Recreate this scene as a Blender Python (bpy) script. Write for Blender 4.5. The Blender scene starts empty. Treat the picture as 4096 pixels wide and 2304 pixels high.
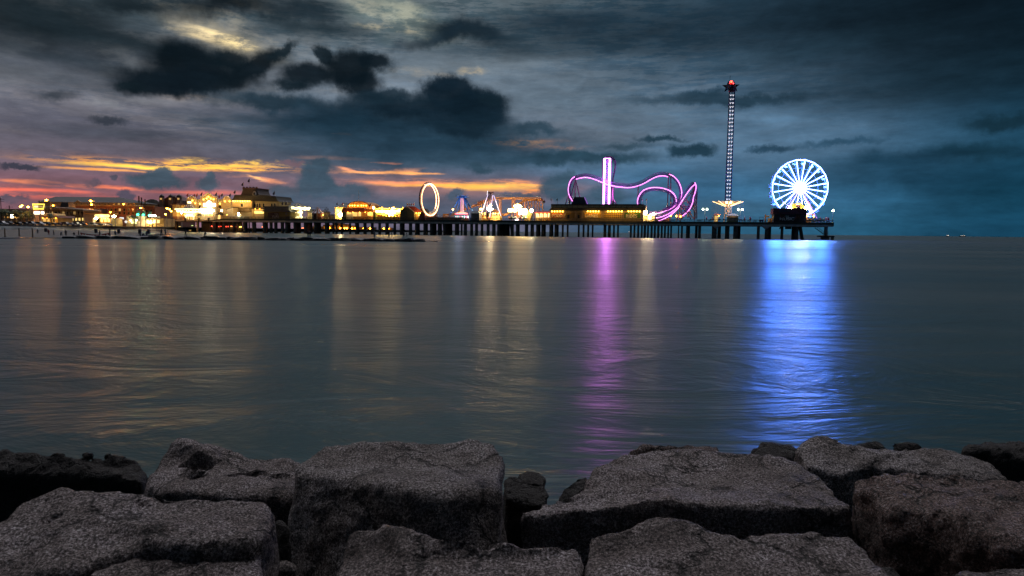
import bpy, bmesh, math, random
from mathutils import Vector, Matrix, Euler, noise
R = math.radians
random.seed(7)
sc = bpy.context.scene
COL = sc.collection

# ---------------------------------------------------------------- camera
F = 2730.67                      # focal length in photo pixels (24 mm lens on a 36 mm sensor, 4096 px wide)
EYE = Vector((0, 0, 2.5))
PITCH, ROLL = math.atan(226 / F), R(0.62)
RC = (Matrix.Rotation(math.pi / 2 - PITCH, 3, 'X') @ Matrix.Rotation(ROLL, 3, 'Z'))
cam_d = bpy.data.cameras.new('camera'); cam_d.lens = 24; cam_d.sensor_width = 36
cam_d.clip_end = 60000; cam_d.clip_start = 0.1
cam = bpy.data.objects.new('camera', cam_d); COL.objects.link(cam)
cam.matrix_world = Matrix.Translation(EYE) @ RC.to_4x4()
sc.camera = cam

def ray(u, v):
    return RC @ Vector(((u - 2048) / F, (1152 - v) / F, -1))

def ground(u, v, z=0.0):
    r = ray(u, v); t = (z - EYE.z) / r.z
    return EYE + r * t

class Frame:
    """a set of axes standing in the place: x along, y away from the camera, z up"""
    def __init__(s, O, ang):
        s.O = Vector((O[0], O[1], 0)); s.a = ang
        s.e = Vector((math.cos(ang), math.sin(ang), 0)); s.n = Vector((-math.sin(ang), math.cos(ang), 0))
    def px(s, u, v, d=0.0):
        r = ray(u, v); t = ((s.O - EYE).dot(s.n) + d) / r.dot(s.n)
        p = EYE + r * t
        return (p - s.O).dot(s.e), p.z
    def world(s, p):
        return s.O + s.e * p[0] + s.n * p[1] + Vector((0, 0, p[2]))
A = Vector((-118.5, 400, 0)); B = Vector((152.7, 333, 0)); AB = (B - A).normalized()
PIER = Frame((A.x, A.y), math.atan2(AB.y, AB.x))
LAND = Frame((0, 0), 0)
ZM = {0: (0, 0, 1), 1: (0, 700, .24845), 2: (600, 700, .24845), 3: (1200, 700, .24845), 4: (1800, 700, .1941), 5: (2150, 600, .27174), 6: (2780, 600, .27174), 7: (2750, 260, .2484)}
def S(k, x, y, d=0.0, fr=PIER):
    a, b, c = ZM[k]
    return fr.px(a + x * c, b + y * c, d)
DECK = 8.5

# ---------------------------------------------------------------- colours and materials
def lin(c):
    c /= 255.0
    return c / 12.92 if c <= 0.04045 else ((c + 0.055) / 1.055) ** 2.4
def rgb(r, g, b, k=1.0): return (lin(r) * k, lin(g) * k, lin(b) * k, 1)
MATS = {}
def paint(name, col, rough=0.6, metal=0.0, var=0.25, scale=1.5, bump=0.0, bscale=12, spec=0.5):
    if name in MATS: return MATS[name]
    m = bpy.data.materials.new(name); m.use_nodes = True; nt = m.node_tree; N = nt.nodes
    b = N['Principled BSDF']; b.inputs['Roughness'].default_value = rough; b.inputs['Metallic'].default_value = metal
    b.inputs['Specular IOR Level'].default_value = spec
    tc = N.new('ShaderNodeTexCoord'); n = N.new('ShaderNodeTexNoise'); n.inputs['Scale'].default_value = scale; n.inputs['Detail'].default_value = 4
    nt.links.new(tc.outputs['Object'], n.inputs['Vector'])
    r = N.new('ShaderNodeValToRGB'); r.color_ramp.elements[0].position = .3; r.color_ramp.elements[1].position = .7
    r.color_ramp.elements[0].color = tuple(c * (1 - var) for c in col[:3]) + (1,)
    r.color_ramp.elements[1].color = tuple(min(1, c * (1 + var)) for c in col[:3]) + (1,)
    nt.links.new(n.outputs['Fac'], r.inputs['Fac']); nt.links.new(r.outputs['Color'], b.inputs['Base Color'])
    if bump:
        n2 = N.new('ShaderNodeTexNoise'); n2.inputs['Scale'].default_value = bscale; n2.inputs['Detail'].default_value = 5
        nt.links.new(tc.outputs['Object'], n2.inputs['Vector'])
        bp = N.new('ShaderNodeBump'); bp.inputs['Strength'].default_value = bump; bp.inputs['Distance'].default_value = .1
        nt.links.new(n2.outputs['Fac'], bp.inputs['Height']); nt.links.new(bp.outputs['Normal'], b.inputs['Normal'])
    MATS[name] = m; return m
def glow(name, col, k):
    if name in MATS: return MATS[name]
    m = bpy.data.materials.new(name); m.use_nodes = True; nt = m.node_tree; N = nt.nodes
    b = N['Principled BSDF']; b.inputs['Base Color'].default_value = (.5, .5, .5, 1)
    tc = N.new('ShaderNodeTexCoord'); n = N.new('ShaderNodeTexNoise'); n.inputs['Scale'].default_value = .8
    nt.links.new(tc.outputs['Object'], n.inputs['Vector'])
    mr = N.new('ShaderNodeMapRange'); mr.inputs['To Min'].default_value = k * .8; mr.inputs['To Max'].default_value = k * 1.2
    nt.links.new(n.outputs['Fac'], mr.inputs['Value']); nt.links.new(mr.outputs['Result'], b.inputs['Emission Strength'])
    b.inputs['Emission Color'].default_value = (col[0], col[1], col[2], 1)
    MATS[name] = m; return m

# ---------------------------------------------------------------- mesh helper
ORG = {}
class MB:
    def __init__(s): s.v = []; s.f = []; s.uvf = None
    def add(s, vs, fs):
        b = len(s.v); s.v += [tuple(v) for v in vs]; s.f += [tuple(b + i for i in f) for f in fs]; return s
    def box(s, x0, x1, y0, y1, z0, z1):
        vs = [(x, y, z) for z in (z0, z1) for y in (y0, y1) for x in (x0, x1)]
        return s.add(vs, [(0, 2, 3, 1), (4, 5, 7, 6), (0, 1, 5, 4), (2, 6, 7, 3), (0, 4, 6, 2), (1, 3, 7, 5)])
    def frustum(s, x0, x1, y0, y1, z0, z1, ix, iy):
        vs = [(x0, y0, z0), (x1, y0, z0), (x1, y1, z0), (x0, y1, z0), (x0 + ix, y0 + iy, z1), (x1 - ix, y0 + iy, z1), (x1 - ix, y1 - iy, z1), (x0 + ix, y1 - iy, z1)]
        return s.add(vs, [(0, 3, 2, 1), (4, 5, 6, 7), (0, 1, 5, 4), (1, 2, 6, 5), (2, 3, 7, 6), (3, 0, 4, 7)])
    def prism(s, poly, y0, y1):            # poly: (x, z) list
        n = len(poly); vs = [(x, y0, z) for x, z in poly] + [(x, y1, z) for x, z in poly]
        fs = [tuple(range(n)), tuple(range(2 * n - 1, n - 1, -1))] + [(i, i + n, (i + 1) % n + n, (i + 1) % n) for i in range(n)]
        return s.add(vs, fs)
    def plan(s, poly, z0, z1):             # poly: (x, y) list
        n = len(poly); vs = [(x, y, z0) for x, y in poly] + [(x, y, z1) for x, y in poly]
        fs = [tuple(range(n - 1, -1, -1)), tuple(range(n, 2 * n))] + [(i, (i + 1) % n, (i + 1) % n + n, i + n) for i in range(n)]
        return s.add(vs, fs)
    def tube(s, pts, r, n=6, closed=False):
        pts = [Vector(p) for p in pts]; m = len(pts); rr = r if isinstance(r, (list, tuple)) else [r] * m
        rings = []
        up = Vector((0, 0, 1))
        prev = None
        for i, p in enumerate(pts):
            a = pts[(i - 1) % m] if (closed or i > 0) else p
            b = pts[(i + 1) % m] if (closed or i < m - 1) else p
            t = (b - a)
            t = t.normalized() if t.length > 1e-9 else Vector((0, 0, 1))
            x = t.cross(prev if prev is not None else (up if abs(t.z) < .95 else Vector((0, 1, 0))))
            if x.length < 1e-6: x = t.cross(Vector((1, 0, 0)))
            x.normalize(); y = t.cross(x).normalized(); prev = -y if prev is None else -y
            rings.append([p + (x * math.cos(2 * math.pi * k / n) + y * math.sin(2 * math.pi * k / n)) * rr[i] for k in range(n)])
        vs = [v for rg in rings for v in rg]; fs = []
        for i in range(m if closed else m - 1):
            j = (i + 1) % m
            for k in range(n): fs.append((i * n + k, i * n + (k + 1) % n, j * n + (k + 1) % n, j * n + k))
        if not closed: fs += [tuple(range(n))[::-1], tuple((m - 1) * n + k for k in range(n))]
        return s.add(vs, fs)
    def lathe(s, c, prof, n=16, a0=0.0):   # prof: (radius, z) list, about a vertical axis at c=(x,y)
        vs = []; fs = []
        for r, z in prof:
            for k in range(n):
                a = a0 + 2 * math.pi * k / n; vs.append((c[0] + r * math.cos(a), c[1] + r * math.sin(a), z))
        for i in range(len(prof) - 1):
            for k in range(n): fs.append((i * n + k, i * n + (k + 1) % n, (i + 1) * n + (k + 1) % n, (i + 1) * n + k))
        fs += [tuple(range(n))[::-1], tuple((len(prof) - 1) * n + k for k in range(n))]
        return s.add(vs, fs)
    def ball(s, c, r, n=8, k=6, sz=1.0):
        return s.lathe((c[0], c[1]), [(max(1e-3, r * math.sin(math.pi * i / k)), c[2] - sz * r * math.cos(math.pi * i / k)) for i in range(k + 1)], n)
    def arcbox(s, cx, zb, rx, rz, y0, y1, a0=0, a1=180, n=16):
        return s.prism([(cx + rx * math.cos(R(a0 + (a1 - a0) * i / n)), zb + rz * math.sin(R(a0 + (a1 - a0) * i / n))) for i in range(n + 1)], y0, y1)
    def build(s, name, mat, parent=None, smooth=False, fr=None):
        o3 = ORG[parent] if parent is not None else (0, 0, 0)
        me = bpy.data.meshes.new(name)
        vs = [(v[0] - o3[0], v[1] - o3[1], v[2] - o3[2]) for v in s.v]
        if parent is None and fr is not None: vs = [tuple(fr.world(v)) for v in vs]
        me.from_pydata(vs, [], s.f); me.update()
        bm = bmesh.new(); bm.from_mesh(me); bmesh.ops.recalc_face_normals(bm, faces=bm.faces); bm.to_mesh(me); bm.free()
        me.materials.append(mat)
        if smooth:
            for p in me.polygons: p.use_smooth = True
        o = bpy.data.objects.new(name, me); COL.objects.link(o)
        if parent is not None: o.parent = parent; ORG[o] = o3
        return o
def tag(o, label=None, cat=None, group=None, kind=None):
    for k, v in (('label', label), ('category', cat), ('group', group), ('kind', kind)):
        if v: o[k] = v
    return o
def thing(fr, name, label, cat, at, group=None):
    o = bpy.data.objects.new(name, None); COL.objects.link(o); o.empty_display_size = .3
    o.location = fr.world(at); o.rotation_euler = (0, 0, fr.a); ORG[o] = tuple(at)
    return tag(o, label, cat, group)
KIDS = {}
def kids(o): return [c for c in bpy.data.objects if c.parent == o]
def dup(root, fr, at, label, rz=None, sx=1.0, mats=None, group=None):
    """copy a thing with its parts and sub-parts"""
    def cp(o, par):
        c = o.copy(); COL.objects.link(c)
        if par is not None: c.parent = par
        ORG[c] = ORG.get(o, (0, 0, 0))
        for ch in KIDS.get(o) or kids(o): cp(ch, c)
        return c
    def fill(o):
        KIDS[o] = kids(o)
        for ch in KIDS[o]: fill(ch)
    if root not in KIDS: fill(root)
    r = cp(root, None); r.location = fr.world(at)
    r.rotation_euler = (0, 0, fr.a if rz is None else rz); r.scale = (sx, sx, sx); r['label'] = label
    if group: r['group'] = group
    return r
def text(body, size, at, mat, parent, name='lettering', extrude=.04, ang=0, bold=0.0, sx=1.0, align='CENTER'):
    """raised letters facing the camera; at = (x, y, z) in the thing's frame, baseline centre"""
    cu = bpy.data.curves.new(name, 'FONT'); cu.body = body; cu.size = size; cu.extrude = extrude; cu.align_x = align
    cu.offset = bold
    o = bpy.data.objects.new(name, cu); COL.objects.link(o)
    dg = bpy.context.evaluated_depsgraph_get(); me = bpy.data.meshes.new_from_object(o.evaluated_get(dg))
    bpy.data.objects.remove(o); me.name = name
    me.materials.clear(); me.materials.append(mat)
    o3 = ORG[parent]
    M = Matrix.Translation((at[0] - o3[0], at[1] - o3[1], at[2] - o3[2])) @ Matrix.Rotation(ang, 4, 'Z') @ Matrix.Rotation(math.pi / 2, 4, 'X') @ Matrix.Diagonal((sx, 1, 1, 1))
    me.transform(M)
    t = bpy.data.objects.new(name, me); COL.objects.link(t); t.parent = parent; ORG[t] = o3
    return t
LK = .16
def lamp(parent, p, power, col=(1, .62, .25), r=.15, name='lamp_and_fill_light'):  # light object for fixtures, and for added fills that have none
    l = bpy.data.lights.new(name, 'POINT'); l.energy = power * LK; l.color = col; l.shadow_soft_size = max(r, .7)
    o = bpy.data.objects.new(name, l); COL.objects.link(o); o.parent = parent
    o3 = ORG[parent]; o.location = (p[0] - o3[0], p[1] - o3[1], p[2] - o3[2]); return o
def spline(pts, n=8, closed=False):
    """Catmull-Rom through points (any dimension)"""
    P = [Vector(p) for p in pts]; out = []; m = len(P)
    for i in range(m if closed else m - 1):
        g = (lambda j: P[j % m]) if closed else (lambda j: P[max(0, min(m - 1, j))])
        a, b, c, d = g(i - 1), g(i), g(i + 1), g(i + 2)
        for k in range(n):
            t = k / n
            out.append(.5 * ((2 * b) + (c - a) * t + (2 * a - 5 * b + 4 * c - d) * t * t + (3 * b - a - 3 * c + d) * t ** 3))
    if not closed: out.append(P[-1])
    return out
# ---------------------------------------------------------------- sky
world = bpy.data.worlds.new('World'); sc.world = world; world.use_nodes = True
nt = world.node_tree; N = nt.nodes; L = nt.links
bg = N['Background']
def node(t, **k):
    n = N.new(t)
    for a, b in k.items(): setattr(n, a, b)
    return n
def val(x):
    return x
def math_(op, a, b=None, c=None, clamp=False):
    n = node('ShaderNodeMath', operation=op, use_clamp=clamp)
    for i, x in enumerate((a, b, c)):
        if x is None: continue
        if isinstance(x, (int, float)): n.inputs[i].default_value = x
        else: L.new(x, n.inputs[i])
    return n.outputs[0]
def vmath(op, a, b=None, out=0):
    n = node('ShaderNodeVectorMath', operation=op)
    for i, x in enumerate((a, b)):
        if x is None: continue
        if isinstance(x, (tuple, list)): n.inputs[i].default_value = x
        else: L.new(x, n.inputs[i])
    return n.outputs[out]
def mixc(f, a, b):
    n = node('ShaderNodeMix', data_type='RGBA')
    for i, x in ((0, f), (6, a), (7, b)):
        if isinstance(x, (int, float)): n.inputs[i].default_value = x
        elif isinstance(x, tuple): n.inputs[i].default_value = x
        else: L.new(x, n.inputs[i])
    return n.outputs[2]
def ramp(f, stops, smooth='LINEAR'):
    n = node('ShaderNodeValToRGB'); r = n.color_ramp; r.interpolation = smooth
    while len(r.elements) < len(stops): r.elements.new(.5)
    for e, (p, c) in zip(r.elements, stops): e.position = p; e.color = c
    L.new(f, n.inputs[0]); return n.outputs[0]
def mapr(f, a, b, c=0.0, d=1.0, kind='SMOOTHSTEP'):
    n = node('ShaderNodeMapRange', interpolation_type=kind)
    L.new(f, n.inputs['Value'])
    for k, x in zip(('From Min', 'From Max', 'To Min', 'To Max'), (a, b, c, d)): n.inputs[k].default_value = x
    return n.outputs['Result']
def noise3(vec, scale, detail=5, rough=.55, col=False, dist=0.0):
    n = node('ShaderNodeTexNoise'); n.inputs['Scale'].default_value = scale; n.inputs['Detail'].default_value = detail
    n.inputs['Roughness'].default_value = rough; n.inputs['Distortion'].default_value = dist
    L.new(vec, n.inputs['Vector']); return n.outputs['Color' if col else 'Fac']
dirv = vmath('NORMALIZE', node('ShaderNodeTexCoord').outputs['Generated'])
sep = node('ShaderNodeSeparateXYZ'); L.new(dirv, sep.inputs[0])
az = math_('ARCTAN2', sep.outputs[0], sep.outputs[1]); el = math_('ARCSINE', sep.outputs[2])
cmb = node('ShaderNodeCombineXYZ'); L.new(az, cmb.inputs[0]); L.new(el, cmb.inputs[1]); P0 = cmb.outputs[0]
flat = vmath('MULTIPLY', dirv, (1, 1, 4.5))
# warps: billowing edges and wind-drawn streaks
wn = noise3(dirv, 13, 5, .62, True); W1 = vmath('ADD', P0, vmath('MULTIPLY', vmath('SUBTRACT', wn, (.5, .5, .5)), (.075, .055, 0)))
wf = noise3(dirv, 30, 5, .66, True); W3 = vmath('ADD', P0, vmath('MULTIPLY', vmath('SUBTRACT', wf, (.5, .5, .5)), (.040, .030, 0)))
ws = noise3(flat, 6, 5, .6, True); W2 = vmath('ADD', P0, vmath('MULTIPLY', vmath('SUBTRACT', ws, (.5, .5, .5)), (.22, .03, 0)))
w4 = noise3(vmath('MULTIPLY', dirv, (1, 1, 7)), 13, 4, .6, True); W4 = vmath('ADD', P0, vmath('MULTIPLY', vmath('SUBTRACT', w4, (.5, .5, .5)), (.10, .010, 0)))
fine = noise3(flat, 14, 6, .65); broad = noise3(flat, 3.2, 3, .55)
def angs(ou, ov):
    r = ray(ou * 1.59, ov * 1.59).normalized(); return math.atan2(r.x, r.y), math.asin(r.z)
# broad colour of the dusk cloud deck, by height above the horizon, for four bearings
def band(cols):
    return ramp(mapr(el, 0, .36, 0, 1, 'LINEAR'), [(p, rgb(*c)) for p, c in cols], 'EASE')
left = band([(0, (118, 84, 92)), (.12, (106, 84, 94)), (.3, (92, 90, 100)), (.5, (84, 88, 96)), (.75, (54, 64, 70)), (1, (26, 35, 39))])
mid = band([(0, (92, 90, 106)), (.12, (104, 92, 106)), (.3, (68, 88, 104)), (.55, (96, 107, 118)), (.78, (72, 88, 97)), (1, (74, 88, 94))])
rgt = band([(0, (44, 84, 106)), (.15, (55, 92, 118)), (.35, (80, 106, 128)), (.6, (68, 90, 108)), (.8, (45, 66, 80)), (1, (32, 48, 58))])
far = band([(0, (24, 62, 82)), (.15, (22, 60, 78)), (.35, (30, 62, 80)), (.6, (24, 46, 58)), (.8, (14, 30, 40)), (1, (8, 15, 23))])
c = mixc(mapr(az, -.62, -.1), left, mid); c = mixc(mapr(az, -.05, .22), c, rgt); c = mixc(mapr(az, .30, .66), c, far)
# wind-combed light and dark in the deck
c = mixc(1.0, c, c)
mul = mapr(broad, .3, .7, .86, 1.52, 'LINEAR'); sc_ = vmath('SCALE', c); N_ = sc_.node; L.new(mul, N_.inputs['Scale'])
c = sc_
def blob(c, ou, ov, hu, hv, col, k=1.0, soft=.35, w=W1, rot=0.0, gate=None):
    if w is W3 and hv < 16 and hu > 3.5 * hv and sum(col) > 330: w = W4; soft = soft * 1.2
    a, e = angs(ou, ov); s = math.cos(a) ** 2 * 1.59 / F; sv = math.cos(a) * 1.59 / F
    m = node('ShaderNodeMapping', vector_type='TEXTURE')
    q = node('ShaderNodeVectorMath', operation='MULTIPLY_ADD'); L.new(c, q.inputs[0]); q.inputs[1].default_value = (1e-9, 1e-9, 0); L.new(w, q.inputs[2]); L.new(q.outputs[0], m.inputs['Vector'])   # evaluates the clouds one after another
    m.inputs['Location'].default_value = (a, e, 0); m.inputs['Rotation'].default_value = (0, 0, R(rot)); m.inputs['Scale'].default_value = (hu * s, hv * sv, 1)
    ln = vmath('LENGTH', m.outputs[0], out=1)
    soft = soft * 1.2 if gate is None else soft
    if w is W3 and 8 <= hv <= 46 and sum(col) < 285: soft *= .82
    f = mapr(ln, 1 + soft, max(.05, 1 - soft), 0, k)
    if gate is not None: f = math_('MULTIPLY', f, gate)
    return mixc(f, c, rgb(*col))
gate1 = mapr(noise3(vmath('MULTIPLY', dirv, (1, 1, 9)), 11, 5, .65), .40, .56)
gate3 = mapr(noise3(vmath('MULTIPLY', dirv, (1, 1, 8)), 20, 6, .7), .43, .55)
gate2 = mapr(noise3(vmath('MULTIPLY', dirv, (1, 1, 3)), 16, 5, .68), .42, .62)
# light breaking through high up: (u, v, half width, half height, colour, strength, softness, warp, tilt, gate)
CR = (214, 196, 158); GP = (128, 130, 134)
for a in [(500, 120, 620, 130, (124, 126, 128), .5, .9, W1, 0, gate2), (1100, 90, 480, 110, (124, 130, 134), .5, .9, W1, 0, gate3), (300, 280, 480, 60, (126, 122, 126), .45, .9, W1, 0, gate3), (1500, 260, 420, 110, (112, 124, 136), .4, .9, W2, 0, gate3), (560, 96, 120, 26, (150, 142, 124), .8, .7, W3, -14, None), (520, 90, 60, 13, CR, 1, .6, W3, -12, gate2), (575, 104, 60, 10, (236, 214, 160), 1, .6, W3, -16, gate2), (600, 60, 70, 12, (150, 146, 136), .7, .7, W3, -28, gate2), (490, 28, 150, 12, (132, 132, 124), .7, .8, W2, -8, gate2), (660, 12, 80, 12, (140, 138, 128), .7, .8, W2, -6, gate2),
          (1000, 40, 130, 38, (104, 116, 114), .85, .7, W1, -14, None), (1040, 50, 90, 26, (160, 162, 148), .9, .7, W3, -14, gate2), (930, 30, 70, 26, (150, 150, 138), .8, .7, W3, -30, gate2), (980, 72, 60, 9, (176, 168, 146), .8, .6, W3, -4, gate2), (1290, 40, 90, 12, (100, 112, 118), .7, .8, W2, -14, gate2),
          (1060, 180, 90, 9, (160, 154, 144), .9, .7, W3, -6, gate2), (1180, 180, 30, 10, (205, 184, 146), 1, .6, W3, -4, gate2), (360, 264, 190, 10, GP, .8, .8, W2, 3, gate2), (480, 248, 90, 8, (140, 132, 128), .7, .7, W2, -4, gate2), (60, 246, 140, 10, (124, 120, 122), .7, .8, W2, -8, gate2), (40, 326, 70, 7, (130, 122, 120), .8, .7, W3, 0, gate2), (120, 300, 260, 30, (84, 86, 98), .6, .9, W2, 0, None),
          (690, 188, 50, 14, (112, 118, 126), .9, .6, W3, 20, None), (1010, 150, 150, 30, (96, 108, 118), .8, .8, W1, 0, None), (1160, 165, 120, 22, (100, 110, 118), .7, .8, W2, 0, None), (640, 290, 240, 16, (98, 98, 108), .7, .9, W2, 0, None), (1370, 230, 170, 46, (92, 106, 118), .75, .9, W2, 0, None), (1450, 330, 180, 36, (106, 112, 122), .7, .9, W2, 0, None), (1640, 300, 150, 50, (84, 100, 114), .6, .9, W2, 0, None), (300, 370, 340, 36, (98, 92, 102), .6, .9, W2, 0, None), (150, 190, 200, 30, (70, 76, 84), .6, .9, W2, -6, None), (1900, 330, 160, 60, (80, 104, 124), .6, .9, W2, 0, None)]:
    c = blob(c, *a[:9], gate=a[9])
# sunset glow low in the west
for a in [(120, 478, 300, 24, (156, 98, 98), .6, .8, W2, -1, None), (40, 488, 200, 12, (196, 108, 98), .75, .7, W2, -1, gate3), (60, 476, 150, 6, (216, 116, 98), .8, .7, W3, -1, gate3), (420, 470, 420, 22, (118, 92, 102), .6, .8, W2, 0, None), (1130, 476, 320, 22, (150, 116, 112), .7, .8, W2, 0, None),
          (460, 414, 300, 12, (160, 122, 108), .7, .8, W3, 0, gate3), (440, 416, 250, 8, (226, 160, 88), 1.0, .7, W3, 0, gate3), (600, 409, 180, 7, (252, 206, 96), 1.0, .6, W3, 1, gate2), (340, 418, 130, 4, (255, 206, 96), 1.0, .6, W3, 0, None), (520, 421, 140, 3.5, (250, 196, 92), 1.0, .6, W3, 0, gate3), (560, 415, 130, 3, (250, 200, 100), 1.0, .6, W3, 0, gate3), (250, 426, 110, 3, (240, 170, 100), .9, .6, W3, 0, None), (840, 398, 60, 4, (150, 120, 112), .6, .7, W3, 0, None),
          (50, 457, 75, 5, (240, 150, 106), 1, .6, W3, -1, None), (130, 466, 110, 3, (230, 134, 100), .9, .6, W3, -3, gate3), (285, 472, 90, 3.5, (234, 134, 100), .9, .5, W3, -1, None), (520, 485, 90, 4, (210, 120, 104), .8, .6, W3, 0, None), (60, 478, 130, 5, (226, 118, 98), .9, .5, W3, 0, None),
          (970, 432, 120, 7, (206, 148, 118), .9, .6, W3, 1, gate2), (940, 434, 60, 3, (246, 176, 112), .95, .5, W3, 0, None), (1040, 436, 50, 3, (246, 176, 112), .95, .5, W3, 0, None), (890, 428, 40, 3, (226, 156, 118), .9, .5, W3, -6, None),
          (1150, 463, 190, 9, (206, 142, 108), .85, .7, W3, -1, gate3), (1235, 470, 95, 8, (240, 186, 96), 1.0, .6, W3, 0, None), (1300, 464, 60, 4, (240, 176, 104), 1.0, .6, W3, 0, gate3), (1100, 466, 110, 4, (246, 180, 96), .95, .5, W3, 0, None), (1330, 480, 70, 4, (240, 160, 98), .9, .5, W3, 4, gate2), (1010, 460, 80, 3, (230, 150, 110), .9, .5, W3, 0, None), (1290, 455, 60, 4, (220, 150, 110), .8, .6, W3, 0, gate2),
          (1320, 362, 100, 13, (190, 146, 122), .8, .7, W3, -3, gate2), (1300, 360, 62, 8, (246, 186, 120), 1, .6, W3, -2, gate2), (1400, 372, 50, 5, (196, 148, 118), .9, .6, W3, 0, gate2),
          (660, 452, 70, 5, (226, 156, 116), .9, .6, W3, -6, gate2), (640, 449, 30, 3, (250, 190, 130), .9, .6, W3, -10, None), (760, 480, 80, 5, (170, 120, 112), .8, .6, W3, 0, gate2), (880, 338, 12, 3, (200, 160, 130), .9, .6, W3, 0, None), (985, 410, 20, 2, (220, 150, 120), .8, .5, W3, 0, None)]:
    c = blob(c, *a[:9], gate=a[9])
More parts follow.
